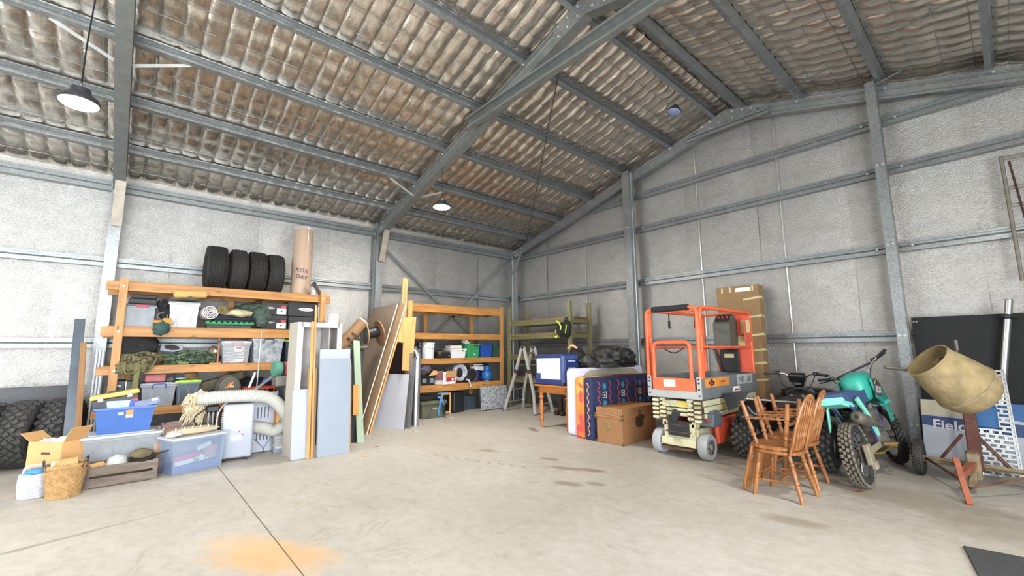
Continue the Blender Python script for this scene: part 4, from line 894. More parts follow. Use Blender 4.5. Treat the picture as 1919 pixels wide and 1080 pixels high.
# ================================================================= timber shelving units
def shelving(name, label, y0, y1, xb, xf, posts_f, posts_b, beams, zt=2.50, ply=True):
    t = thing(name, label, 'shelving', ((xb+xf)/2, (y0+y1)/2, 0)); ox, oy = (xb+xf)/2, (y0+y1)/2
    P = lambda n, m, f: part(n, m, t, f)
    for y in posts_f: P('post', pine_z, lambda bm: box(bm, (xf-ox+.022, y-oy, zt/2), (.045,.095,zt), bev=.003))
    for y in posts_b: P('post', pine_z, lambda bm: box(bm, (xb-ox, y-oy, zt/2), (.045,.09,zt), bev=.003))
    for z, h in beams:
        P('beam', pine, lambda bm: box(bm, (xf-ox-.022, 0, z-h/2), (.045, y1-y0, h), bev=.003))
        P('beam', pine, lambda bm: box(bm, (xb-ox+.045, 0, z-h/2), (.045, y1-y0, h), bev=.003))
        n = max(3, int((y1-y0-.3)/.75))
        for k in range(n+1):
            yy = y0+.15+(y1-y0-.3)*k/n-oy
            P('bearer', pine_x, lambda bm: box(bm, (.0, yy, z-h/2), (xf-xb-.14,.045,h-.02)))
        if ply: P('shelf_board', mat('shelf_ply', 'A87B45', .7, 0, .12, 6, stretch=(4,1,4)), lambda bm: box(bm, (-.03, 0, z+.006), (xf-xb+.02, y1-y0-.12, .012)))
    for y in posts_f:
        for z, h in beams: part('coach_bolt', bolt_m, t, lambda bm: lathe(bm, [(.02,0),(.018,.006),(.01,.008)], 10, RY90((xf-ox+.044, y-oy, z-h/2))))
    return t
LV = [(2.47,.13),(1.815,.14),(1.245,.11),(.64,.10)]
shelving('timber_shelving', 'pine shelving unit with tyres on top against left wall', -8.83, -5.72, .42, 1.18, [-8.64,-5.86], [-8.5,-7.2,-5.86], LV, 2.52)
LV2 = [(2.47,.17),(1.815,.12),(1.245,.11),(.66,.14)]
shelving('timber_shelving', 'pine shelving unit with empty top beside the corner', -4.12, -1.31, .36, .98, [-3.95,-1.355], [-3.2,-1.85], LV2, 2.53)
# ================================================================= treated-pine rack in the corner
def rack():
    g = wood('treated_pine', '7D7A55', '5E5C40', 0, .6, False); gz = wood('treated_post', '85835C', '646246', 2, .6, False); bt = mat('rack_board', '9A6A48', .7)
    t = thing('corner_rack', 'greenish treated pine rack standing in the corner behind the ladder', 'rack', (1.9,-.7,0))
    for x in (-.95, 1.16):
        for y in (-.36, .33): part('post', gz, t, lambda bm: box(bm, (x, y, 1.265), (.09,.07,2.53), bev=.004))
    part('post', gz, t, lambda bm: box(bm, (.55,.33,1.22), (.08,.06,2.44), bev=.004))
    for z in (2.16, 1.82, 1.30, .74):
        for y in (-.30, .28): part('beam', g, t, lambda bm: box(bm, (.08, y, z-.06), (2.3,.04,.12), bev=.004))
        part('shelf_board', bt, t, lambda bm: box(bm, (.1, 0, z+.01), (2.2,.6,.018)))
        part('end_rail', g, t, lambda bm: box(bm, (1.14, 0, z-.06), (.04,.55,.10)))
rack()
def hivis():
    t = thing('motorcycle_backpack', 'black and lime hanging riding pack on the corner rack post', 'bag', (3.0,-1.17,1.68))
    part('pack_body', black_cloth, t, lambda bm: (blob(bm, (.05,0,.22), (.13,.09,.20), .25, 2.5, 3, 3), blob(bm, (-.12,.0,.2), (.11,.08,.17), .3, 2.5, 8, 3)), smooth=True)
    lime = mat('lime_trim', 'C6DE45', .5)
    part('trim', lime, t, lambda bm: (tube(bm, [(-.16,-.09,.40),(-.06,-.11,.34),(-.02,-.105,.26),(-.04,-.1,.2)], .022, 6, flat=.5), tube(bm, [(-.26,-.06,.06),(-.20,-.08,.03),(-.15,-.07,.07)], .018, 6, flat=.5), tube(bm, [(.13,-.085,.30),(.12,-.095,.2),(.1,-.09,.12)], .012, 6), tube(bm, [(-.2,-.085,.14),(-.2,-.085,.2)], .012, 6)), smooth=True)
    part('hang_strap', black_cloth, t, lambda bm: tube(bm, arc([(.02,-.03,.38),(.03,.02,.5),(.05,.08,.36)], .05), .012, 6))
hivis()
# ================================================================= goods on the second shelving unit
zA, zB = 1.258, .673
def goods2():
    t = put('plastic_bucket', 'white plastic bucket with wire handle on second shelf', 'bucket', -3.36, .93, zA, .3)
    part('pail', white_p, t, lambda bm: lathe(bm, [(.135,0),(.15,.33),(.16,.335),(.16,.36),(.15,.36),(.145,.34),(.13,.01)], 28), smooth=True)
    part('bail_handle', alu, t, lambda bm: tube(bm, [(-.16*math.cos(a), -.165*math.sin(a)*.9, .34-.12*math.sin(a)) for a in [PI*k/14 for k in range(15)]], .004, 5))
    t = put('steel_stack', 'stack of dark polished canisters beside the white bucket', 'canister', -3.60, .9, zA, .14)
    for k in range(5): part('canister', mat('canister_dark','4A464F',.3,.6), t, lambda bm: lathe(bm, [(.05,.075*k),(.06,.075*k+.015),(.06,.075*k+.06),(.05,.075*k+.074)], 16), smooth=True)
    t = put('black_appliance', 'black appliance with white tag at the left of the second shelf', 'appliance', -3.76, .9, zA, .2)
    part('body', blackp, t, lambda bm: (box(bm, (0,0,.14), (.14,.18,.28), bev=.02), box(bm, (0,0,.31), (.1,.1,.06), bev=.01)))
    part('tag', paper, t, lambda bm: box(bm, (.02,-.10,.24), (.06,.004,.05), rot=(.3,0,.2)))
    t = put('dark_case', 'low black case with brass catches between bucket and white tub', 'case', -2.98, .9, zA, .3)
    part('case_body', blackp, t, lambda bm: box(bm, (0,0,.07), (.38,.28,.14), bev=.015)); part('case_lid', dgrey, t, lambda bm: box(bm, (.0,.01,.16), (.36,.28,.04), rot=(.1,0,.05), bev=.012))
    part('catch', mat('brass','B08A4A',.4,.7), t, lambda bm: (box(bm, (-.14,-.145,.12), (.04,.012,.05)), box(bm, (.12,-.145,.05), (.03,.012,.04))))
    t = put('white_tub', 'white tub with a pinkish box on its lid on second shelf', 'tub', -2.62, .94, zA, .34)
    bin_(t, .42, .32, .20, white_p, None, None, .9); part('lid', white_p, t, lambda bm: box(bm, (0,0,.21), (.46,.35,.02), bev=.006))
    part('slot', dgrey, t, lambda bm: box(bm, (.12,-.178,.175), (.06,.004,.02)))
    b = put('pink_packet', 'flat pinkish packet lying on the white tub lid', 'packet', -2.66, .90, zA+.222, .25, .08); part('packet_body', mat('pink_card','D9C3BC',.7), b, lambda bm: box(bm, (0,0,.035), (.34,.22,.07), bev=.012)); part('flap', paper, b, lambda bm: box(bm, (-.02,-.112,.03), (.30,.004,.04)))
    t = put('green_bin', 'bright green plastic bin on second shelf', 'bin', -2.20, .95, zA, .34); gm = mat('bin_green','2E8A50',.5); bin_(t, .38, .33, .33, gm, None, None, .86)
    part('handle_recess', mat('recess_brown','4A2E28',.6), t, lambda bm: box(bm, (.08,-.176,.29), (.13,.006,.035), bev=.002)); part('logo', paper, t, lambda bm: box(bm, (.04,-.158,.08), (.05,.003,.02), rot=(-.07,0,0)))
    part('contents', paper, t, lambda bm: (box(bm, (-.15,-.05,.37), (.13,.12,.10), rot=(.2,.5,.2)),))
    t = put('blue_bin', 'dark blue plastic bin on second shelf', 'bin', -1.79, .95, zA, .34); bin_(t, .38, .33, .32, mat('bin_blue','22489A',.5), None, None, .84)
    t = put('dark_green_bin', 'dark green bin beside the right post of the second unit', 'bin', -1.47, .92, zA, .3); bin_(t, .19, .3, .33, mat('bin_dkgreen','27493F',.6), None, None, .9, 0)
    # lower level
    t = put('black_crate', 'black open crate with clothes under grey cloth on lowest shelf', 'crate', -3.46, .96, zB, .34); bin_(t, .40, .32, .20, blackp, None, None, .9)
    part('front_window', mat('crate_window','6F7C86',.5,0,.4,12), t, lambda bm: (box(bm, (-.07,-.158,.1), (.1,.004,.1), rot=(-.08,0,0)), box(bm, (.11,-.158,.1), (.09,.004,.1), rot=(-.08,0,0))))
    c = part('grey_cloth', mat('cloth_greyviolet','5E5862',.9,0,.5,7,.5,20), None, lambda bm: blob(bm, (0,0,.12), (.21,.16,.13), .28, 2.2, 12, 3, flat=.7), smooth=True); tag(c, 'grey bundled cloth on top of the black crate', 'cloth', loc=(.80,-3.50,.90))
    c = part('tan_flap', cardb, None, lambda bm: prism(bm, [(-.12,0),(.10,.02),(.12,.10),(.02,.12)], .012, TR((0,0,0),(PI/2-.3,0,0)))); tag(c, 'torn piece of tan cardboard beside the grey cloth', 'cardboard', loc=(.93,-3.30,.875), rz=PI/2)
    t = put('red_carton', 'white and red open carton on the lowest shelf', 'carton', -2.93, .99, zB, .34, .25)
    cr = mat('carton_white','E4E2E2',.7); part('carton_body', cr, t, lambda bm: obox(bm, .40, .32, .28))
    part('flap', cardb, t, lambda bm: box(bm, (.04,-.175,.22), (.36,.008,.15), rot=(.15,0,0))); rd = mat('carton_red','BE2438',.6)
    part('print', rd, t, lambda bm: (box(bm, (.03,-.1625,.10), (.30,.003,.09)), box(bm, (-.2015,0,.18), (.003,.30,.18)))); part('print_mark', cr, t, lambda bm: box(bm, (.10,-.1648,.10), (.07,.002,.05), bev=.0005))
    t = put('grey_hose', 'pale grey coiled hose standing on the lowest shelf', 'hose', -2.52, .93, zB, .2)
    pts = [((.16+.02*math.sin(k*.19))*math.cos(k*2*PI/24)+.02*math.sin(k*.03), -.06+.12*k/150, .24+(.16+.02*math.sin(k*.19))*math.sin(k*2*PI/24)) for k in range(150)]
    part('hose_coil', mat('hose_grey','B9BAC8',.45), t, lambda bm: tube(bm, pts, .018, 8), smooth=True)
    c = part('hose_end', mat('hose_grey','B9BAC8',.45), None, lambda bm: (tube(bm, arc([(0,0,.06),(.08,.02,.05),(.10,.06,-.10)], .06), .02, 8),), smooth=True); tag(c, 'short grey hose end hanging over the lowest shelf beam', 'hose', loc=(.97,-2.42,.69))
    t = put('cable_reel', 'black cable reel with pale rim behind the hose', 'reel', -2.17, .86, zB, .12); part('reel_disc', blackp, t, lambda bm: lathe(bm, [(.16,-.05),(.16,-.035),(.06,-.03),(.06,.03),(.16,.035),(.16,.05)], 28, RX90((0,0,.165))), smooth=True); part('rim_wire', alu, t, lambda bm: tube(bm, [(.155*math.cos(a),-.055,.165+.155*math.sin(a)) for a in [2*PI*k/24 for k in range(24)]], .008, 6, closed=True))
    t = put('drink_cooler', 'purple jug cooler with white lid on the lowest shelf', 'cooler', -1.94, .80, zB, .26); part('jug', mat('cooler_purple','2F2560',.4), t, lambda bm: lathe(bm, [(.12,0),(.13,.02),(.13,.28)], 24), smooth=True); part('lid', white_p, t, lambda bm: (lathe(bm, [(.14,.28),(.14,.36),(.12,.37)], 24), box(bm, (.02,-.10,.40), (.3,.05,.03), bev=.01)), smooth=True); part('spout', white_p, t, lambda bm: (box(bm, (.1,-.14,.31), (.1,.05,.1), bev=.01),))
    t = put('gas_bottle', 'blue gas bottle on lowest shelf by the right post', 'gas bottle', -1.69, .97, zB+.013, .3); gb = mat('gas_blue','1F63A8',.4); part('cylinder', gb, t, lambda bm: lathe(bm, [(.09,0),(.11,.01),(.135,.05),(.14,.09),(.14,.17),(.125,.22),(.07,.245),(.03,.25)], 28), smooth=True); part('collar', gb, t, lambda bm: lathe(bm, [(.075,.24),(.075,.36),(.07,.36),(.07,.24)], 20, caps=False), smooth=True); part('foot_ring', alu, t, lambda bm: lathe(bm, [(.09,-.012),(.09,.01)], 20)); part('label', paper, t, lambda bm: box(bm, (-.07,-.123,.14), (.08,.01,.05), rot=(0,0,.5)))
    c = part('green_bag', mat('bag_dkgreen','26322E',.9,0,.3,8,.4,20), None, lambda bm: blob(bm, (0,0,.22), (.17,.13,.22), .15, 2, 22, 3, flat=.9), smooth=True); tag(c, 'dark green bag behind the blue gas bottle', 'bag', loc=(.54,-1.52,zB))
    c = part('pipe_bundle', mat('pipe_brown','4B4038',.7,.2,.4,20), None, lambda bm: [tube(bm, [(0,-.26+.02*k,.02*k+.03),(.0,.26-.03*k,.02*k+.05)], .022, 8) for k in range(5)] + [tube(bm, [(.05*k,-.24,.16),(.05*k-.02,.25,.15)], .02, 8) for k in range(3)]); tag(c, 'bundle of brown rods behind the red carton', 'rods', loc=(.62,-2.98,zB+.22))
    c = part('black_bag', black_cloth, None, lambda bm: blob(bm, (0,0,.09), (.12,.14,.09), .2, 2, 31, 3, flat=.9), smooth=True); tag(c, 'small black bag under the coiled hose on lowest shelf', 'bag', loc=(.84,-2.30,zB))
    # floor below
    t = put('olive_cooler', 'olive green ice box on floor under the second unit', 'ice box', -3.44, 1.24, 0, .4); ol = mat('olive','585A48',.6); part('box_body', ol, t, lambda bm: box(bm, (0,0,.14), (.60,.38,.28), bev=.015, taper=(.95,.95))); part('lid', ol, t, lambda bm: box(bm, (0,0,.32), (.64,.42,.08), bev=.015)); part('badge', mat('badge','9C9A86',.5), t, lambda bm: box(bm, (.02,-.192,.2), (.12,.004,.03)))
    part('seam', mat('olive_dark','45473A',.7), t, lambda bm: (box(bm, (-.1,-.187,.12), (.012,.006,.22), rot=(0,.25,0)), box(bm, (.02,-.19,.235), (.24,.006,.01))))
    c = part('black_tray', blackp, None, lambda bm: (box(bm, (0,0,.05), (.30,.52,.10), bev=.015),)); tag(c, 'shallow black tray on the olive ice box lid', 'tray', loc=(1.0,-3.47,.365))
    t = put('blue_strap', 'bright blue strap hanging over the olive ice box', 'strap', -3.27, 1.27, .01, .02); sb = mat('strap_blue','3F87C8',.6)
    part('strap_loop', sb, t, lambda bm: (tube(bm, arc([(-.02,-.01,.40),(-.07,-.02,.2),(-.09,-.01,.02)], .1), .022, 6, flat=.35), tube(bm, arc([(-.02,-.01,.40),(.05,-.02,.22),(.09,-.01,.05)], .1), .016, 6, flat=.35)), smooth=True); part('strap_buckle', blackp, t, lambda bm: box(bm, (.05,-.015,.15), (.07,.03,.2), bev=.01)); part('strap_bar', sb, t, lambda bm: (box(bm, (.03,.0,.50), (.26,.03,.022)), box(bm, (-.06,0,.42), (.10,.02,.05))))
    t = put('small_wooden_frame', 'small pale wooden stand with open frame on floor', 'stand', -2.98, 1.02, 0, .1); lw = wood('light_wood','D9A567','B98145',2,.5,False)
    for x in (-.11, .11): part('leg', lw, t, lambda bm: box(bm, (x,0,.24), (.035,.03,.48), bev=.004))
    for z in (.05,.45): part('rail', lw, t, lambda bm: box(bm, (0,0,z), (.2,.025,.03), bev=.003))
    t = put('black_suitcase', 'black hard suitcase standing on floor under the second unit', 'suitcase', -2.60, .92, 0, .26, .3); part('shell', mat('suit_black','202226',.5,0,.15), t, lambda bm: box(bm, (0,0,.24), (.38,.24,.47), bev=.03, seg=3)); part('zip_band', blackp, t, lambda bm: box(bm, (0,0,.24), (.385,.02,.475), bev=.008)); part('corner_feet', blackp, t, lambda bm: [box(bm, (x,y,.006), (.05,.04,.02)) for x in (-.15,.15) for y in (-.09,.09)])
    t = put('speckled_tabletop', 'grey speckled folding tabletop standing on edge by the ladder', 'tabletop', -1.68, 1.12, .01, .04, -.05); sp = palette('speckle', ['6A6C72','8D9096','B6B9BE','9A9DA3'], 60, .5, 'v', bump=0)
    part('top_panel', sp, t, lambda bm: box(bm, (0,0,.28), (.80,.03,.55), rot=(-.1,0,0), bev=.012, seg=2)); part('edge_strip', alu, t, lambda bm: (box(bm, (-.402,0,.28), (.012,.034,.50), rot=(-.1,0,0)),)); part('leg_latch', blackp, t, lambda bm: box(bm, (-.398,-.018,.2), (.015,.02,.12)))
    t = put('dark_tub', 'dark tub in shadow behind the suitcase on floor', 'tub', -2.18, .72, 0, .4); bin_(t, .5, .4, .34, mat('tub_dk','3A4650',.5), None, None, .9); part('handle', alu, t, lambda bm: box(bm, (0,-.21,.2), (.012,.012,.16)))
    for i, (x, y, c) in enumerate(((1.45,-3.15,'paper'),(1.40,-3.28,'joint_sand'))):
        o = part('litter_scrap', MATS[c], None, lambda bm: prism(bm, [(-.04,0),(.03,-.015),(.05,.01),(0,.02)], .006, TR((0,0,.001)))); tag(o, ['white paper scrap on the floor before the second unit', 'dark scrap on the floor beside a white paper scrap'][i], 'scrap', loc=(x,y,0), rz=1.2)
goods2()
# ================================================================= ladder, table, fridge, mattresses, trunk
def ladder():
    t = thing('folding_ladder', 'folding aluminium ladder standing as an A-frame in the corner', 'ladder', (1.94,-1.31,0)); kn = mat('hinge_brown','5A4640',.5,.3)
    feet = {(-1,-1):(-.52,-.32),(-1,1):(-.55,.32),(1,-1):(.54,-.32),(1,1):(.48,.32)}
    RL = {}
    for (sx, sy), (fx, fy) in feet.items():
        mid = (sx*.235, sy*.19, .93); top = (sx*.035, sy*.17, 1.50); kick = (fx*.93, fy*.93, .30) if False else (sx*.42, sy*.235, .42)
        pts = [(fx, fy, 0), kick, mid, top]; RL[(sx,sy)] = pts
        part('rail', mat('ladder_alu','D4D5D3',.45,.5,.06), t, lambda bm: [extr(bm, [(-.017,-.034),(.017,-.034),(.017,.034),(-.017,.034)], a, b, up=(1,0,.2)) for a, b in zip(pts, pts[1:])])
        part('foot', blackp, t, lambda bm: box(bm, (fx, fy, .012), (.065,.035,.024)))
        part('hinge', kn, t, lambda bm: lathe(bm, [(.05,-.025),(.055,-.01),(.055,.01),(.05,.025)], 14, RX90((mid[0], mid[1]-sy*.0, mid[2]))))
    for sy in (-1, 1): part('hinge', kn, t, lambda bm: lathe(bm, [(.05,-.025),(.055,0),(.05,.025)], 14, RX90((0, sy*.17, 1.50))))
    for sx in (-1, 1):
        A, B = RL[(sx,-1)], RL[(sx,1)]
        def pt(P_, z):
            for a, b in zip(P_, P_[1:]):
                if a[2] <= z <= b[2]: k = (z-a[2])/(b[2]-a[2]); return Vector(a)+(Vector(b)-Vector(a))*k
        for z in (.22,.50,.78,1.08,1.36): part('rung', alu, t, lambda bm: tube(bm, [pt(A,z), pt(B,z)], .019, 8))
ladder()
def table():
    hon = wood('honey_pine','C9823A','A0602A',0,.4,False); honz = wood('honey_leg','B56F32','8F5226',2,.4,False)
    t = thing('pine_table', 'honey pine table with turned legs under the portable fridge', 'table', (3.94,-1.95,0))
    part('tabletop', hon, t, lambda bm: box(bm, (0,0,.775), (.84,1.42,.032), bev=.012, seg=2))
    part('apron', hon, t, lambda bm: (box(bm, (0,-.62,.70), (.66,.025,.115)), box(bm, (-.33,0,.70), (.025,1.2,.115)), box(bm, (.33,0,.70), (.025,1.2,.115)), box(bm, (0,.62,.70), (.66,.025,.115))))
    LP = [(.0,.024),(.08,.028),(.14,.033),(.17,.028),(.19,.044),(.23,.046),(.26,.030),(.30,.032),(.45,.046),(.60,.036),(.68,.028),(.71,.045),(.75,.047),(.79,.030),(.82,.045),(.85,.045)]
    for x in (-.33,.33):
        for y in (-.60,.60):
            part('leg', honz, t, lambda bm: (turned(bm, (x,y,0), (x,y,.76), LP, 16), box(bm, (x,y,.705), (.085,.085,.11), bev=.006)), smooth=True)
    f = thing('portable_fridge', 'blue and grey portable fridge standing on the pine table', 'fridge', (3.88,-2.40,.792)); nb = mat('fridge_navy','26346A',.45); fg = mat('fridge_grey','C9CACC',.45,0,.03)
    part('fridge_body', fg, f, lambda bm: box(bm, (-.04,0,.27), (.62,.40,.46), bev=.02, seg=2)); part('base_band', nb, f, lambda bm: (box(bm, (-.02,-.005,.055), (.70,.415,.11), bev=.015), box(bm, (-.29,-.005,.14), (.13,.415,.14), bev=.01)))
    part('lid', nb, f, lambda bm: box(bm, (-.02,.0,.525), (.70,.42,.07), rot=(0,-.03,0), bev=.02, seg=2)); part('end_housing', mat('fridge_bluegrey','44558A',.5), f, lambda bm: box(bm, (.31,0,.29), (.10,.42,.50), bev=.02))
    part('vent_panel', nb, f, lambda bm: (box(bm, (.355,0,.30), (.03,.32,.34), bev=.008),)); part('vent_slots', mat('slot_pale','AAB4CC',.5), f, lambda bm: [box(bm, (.372,0,.18+.13*k), (.004,.2,.025)) for k in range(3)])
    part('badge', white_p, f, lambda bm: lathe(bm, [(.035,0),(.035,.003)], 18, TR((.13,-.2,.38),(PI/2,0,0)))); part('grille', mat('grille_blue','4A5A94',.5), f, lambda bm: [box(bm, (-.29,-.2155,.09+.02*k), (.08,.003,.008)) for k in range(6)])
    b = thing('black_sports_bag', 'black bag with peach handle behind the fridge lid', 'bag', (4.05,-2.02,.792)); part('bag_body', black_cloth, b, lambda bm: blob(bm, (0,0,.34), (.24,.15,.36), .12, 2, 41, 3, flat=.94), smooth=True); part('grip', mat('peach','D9A27A',.7), b, lambda bm: (tube(bm, arc([(-.1,-.12,.66),(0,-.14,.74),(.12,-.12,.67)], .08), .022, 6),), smooth=True); part('piping', mat('grey_trim','B8B8B8',.6), b, lambda bm: tube(bm, [(-.18,-.12,.5),(-.1,-.15,.56)], .008, 5))
    w = part('tarp_bundle', palette('tarp_dark', ['131416','1E2021','33342F','17181A'], 3, .6, bump=.7, bscale=12), None, lambda bm: (blob(bm, (.1,0,.13), (.42,.36,.24), .22, 2.4, 51, 4, flat=.55), blob(bm, (-.32,-.12,.08), (.22,.22,.14), .2, 2.5, 52, 3, flat=.5)), smooth=True); tag(w, 'dark crumpled tarp bundle lying on top of the mattresses', 'tarp', loc=(4.72,-1.93,1.13))
    d = thing('boots', 'pair of dark brown boots on floor behind the pine table', 'boots', (2.86,-1.12,0)); bb = mat('boot_brown','33251F',.6)
    for x in (-.075,.075): part('boot', bb, d, lambda bm: (lathe(bm, [(.055,.05),(.06,.2),(.062,.40),(.056,.40),(.05,.1)], 14, TR((x,0,0)), sy=1.15), box(bm, (x,-.05,.045), (.10,.26,.09), bev=.03, seg=2)), smooth=True)
table()
def mattresses():
    wh = mat('mattress_white','D5D5EA',.85,0,.05,5,.2,25); sage = mat('mattress_sage','A5A593',.9,0,.1,14,.3,60)
    t = thing('white_mattress', 'white bordered mattress standing on edge at the left of the stack', 'mattress', (4.53,-1.72,0))
    part('core', wh, t, lambda bm: box(bm, (0,0,.555), (.24,2.08,1.11), bev=.07, seg=4), smooth=True)
    part('face_panel', sage, t, lambda bm: prism(bm, [(y*.93*(1 if abs(y) < .9 else 1), z) for y, z in [(-1.0+.0,.12),(.98,.12),(1.0,.14),(1.0,.80),(.96,.93),(.85,1.03),(.7,1.075),(-.7,1.075),(-.85,1.03),(-.96,.93),(-1.0,.80),(-1.0,.14)]], .006, Matrix(((0,0,1,.119),(1,0,0,0),(0,1,0,0),(0,0,0,1)))))
    part('handle', mat('mattress_label','C4C4DC',.8), t, lambda bm: box(bm, (-.02,-1.042,.9), (.10,.004,.16), bev=.001))
    orp = palette('mattress_orange_print', ['D8793C','C9504A','E08B45','D9A04A','C8444E'], 7, .9, 'v', bump=.2)
    t = thing('orange_mattress', 'orange patchwork foam mattress between white and blue mattresses', 'mattress', (4.77,-1.90,0)); part('core', orp, t, lambda bm: box(bm, (0,0,.49), (.17,1.86,.98), bev=.035, seg=3), smooth=True); part('piping', mat('piping_orange','D88A3A',.8), t, lambda bm: [tube(bm, arc([(x,-.915,.03),(x,-.915,.965),(x,.9,.965),(x,.9,.03)], .05), .008, 6) for x in (-.08,.08)], smooth=True)
    nav = mat('mattress_navy','232F4F',.9,0,.15,20,.2,40); t = thing('blue_mattress', 'navy patterned foam mattress standing next to the wicker trunk', 'mattress', (4.965,-1.94,0))
    part('core', nav, t, lambda bm: box(bm, (0,0,.49), (.17,1.80,.98), bev=.035, seg=3), smooth=True)
    redp = mat('print_red','C2405A',.9); tea = mat('print_teal','2F7FA0',.9); crm = mat('print_cream','CFC9B8',.9)
    FX = .0865; MY = Matrix(((0,0,1,FX),(1,0,0,0),(0,1,0,0),(0,0,0,1)))
    for i, y in enumerate((-.72,-.42,-.18,.08,.34,.60)):
        if i % 3 != 0 or i == 0:
            pass
        zz = [(y+(.03 if k % 2 else -.03), .08+k*.07) for k in range(13)]
        part('zigzag_print', redp, t, lambda bm: prism(bm, [(a-.011,b) for a, b in zz] + [(a+.011,b) for a, b in zz[::-1]], .0012, MY))
    for y in (-.57, -.05, .47, .75):
        for k in range(6):
            z = .13+.14*k
            if k % 2: part('motif_print', tea, t, lambda bm: prism(bm, [(y-.05,z),(y-.025,z+.05),(y+.025,z+.05),(y+.05,z),(y+.025,z-.05),(y-.025,z-.05)], .0012, MY))
            else: part('motif_print', crm, t, lambda bm: [prism(bm, o, .0012, MY) for o in ([(y-.05,z-.05),(y+.05,z-.05),(y+.05,z-.038),(y-.05,z-.038)], [(y-.05,z+.038),(y+.05,z+.038),(y+.05,z+.05),(y-.05,z+.05)], [(y-.05,z-.038),(y-.038,z-.038),(y-.038,z+.038),(y-.05,z+.038)], [(y+.038,z-.038),(y+.05,z-.038),(y+.05,z+.038),(y+.038,z+.038)], [(y-.015,z-.015),(y+.015,z-.015),(y+.015,z+.015),(y-.015,z+.015)])])
    zz = [(.0+(.02 if k % 2 else -.02), .06+k*.06) for k in range(15)]
    part('zigzag_print', mat('print_peach','D98A76',.9), t, lambda bm: prism(bm, [(a-.009,b) for a, b in zz] + [(a+.009,b) for a, b in zz[::-1]], .0012, TR((0,-.9008,0),(PI/2,0,0))))
    def weave():
        m, nt, b = nm('wicker'); L = nt.links.new; v = coords(nt)
        w1 = N(nt, 'ShaderNodeTexWave', Scale=24.0, Distortion=1.0, wave_type='BANDS', bands_direction='Z'); w2 = N(nt, 'ShaderNodeTexWave', Scale=20.0, Distortion=.6, wave_type='BANDS', bands_direction='DIAGONAL')
        L(v, w1.inputs['Vector']); L(v, w2.inputs['Vector']); mu = N(nt, 'ShaderNodeMath', operation='MULTIPLY'); L(w1.outputs['Fac'], mu.inputs[0]); L(w2.outputs['Fac'], mu.inputs[1])
        r = N(nt, 'ShaderNodeValToRGB'); e = r.color_ramp.elements; e[0].color = lin('7E5636'); e[1].color = lin('B98A5E'); e[1].position = .6; L(mu.outputs[0], r.inputs[0]); L(r.outputs[0], b.inputs['Base Color'])
        bp = N(nt, 'ShaderNodeBump', Strength=.7, Distance=.006); L(mu.outputs[0], bp.inputs['Height']); L(bp.outputs[0], b.inputs['Normal']); b.inputs['Roughness'].default_value = .65; MATS['wicker'] = m; return m
    wk = weave(); br = mat('old_brass','6E5A34',.45,.6); dk = mat('wicker_dark','3E2C20',.7)
    t = thing('wicker_chest', 'brown wicker trunk with brass corners beside the scissor lift', 'trunk', (5.33,-2.32,0), .03)
    part('trunk_body', wk, t, lambda bm: box(bm, (0,0,.20), (.47,1.0,.40), bev=.008)); part('lid', wk, t, lambda bm: box(bm, (0,0,.468), (.49,1.02,.125), bev=.012))
    part('lid_edge', mat('rattan','A87848',.6), t, lambda bm: (box(bm, (0,0,.405), (.495,1.025,.014)), box(bm, (0,0,.528), (.485,1.015,.012), bev=.004)))
    part('corner_bracket', br, t, lambda bm: [box(bm, (x*.243,y*.508,z), (.03,.03,.035), bev=.003) for x in (-1,1) for y in (-1,1) for z in (.02,.38,.43)])
    part('medallion', mat('medallion','8F7A4E',.5,.4), t, lambda bm: lathe(bm, [(.055,0),(.055,.008),(.04,.012),(.002,.012)], 20, TR((-.02,-.5,.25),(PI/2,0,0))))
    part('grip_cutout', dk, t, lambda bm: lathe(bm, [(.002,0),(.10,.0),(.10,.012),(.002,.012)], 20, RY90((.235,-.02,.30)) , sy=1.1, sx=.85))
    part('handle', dk, t, lambda bm: tube(bm, arc([(.25,-.12,.36),(.262,-.05,.40),(.262,.03,.40),(.25,.1,.36)], .04), .016, 8), smooth=True); part('hasp', br, t, lambda bm: box(bm, (.25,-.02,.44), (.014,.05,.10), bev=.004))
mattresses()
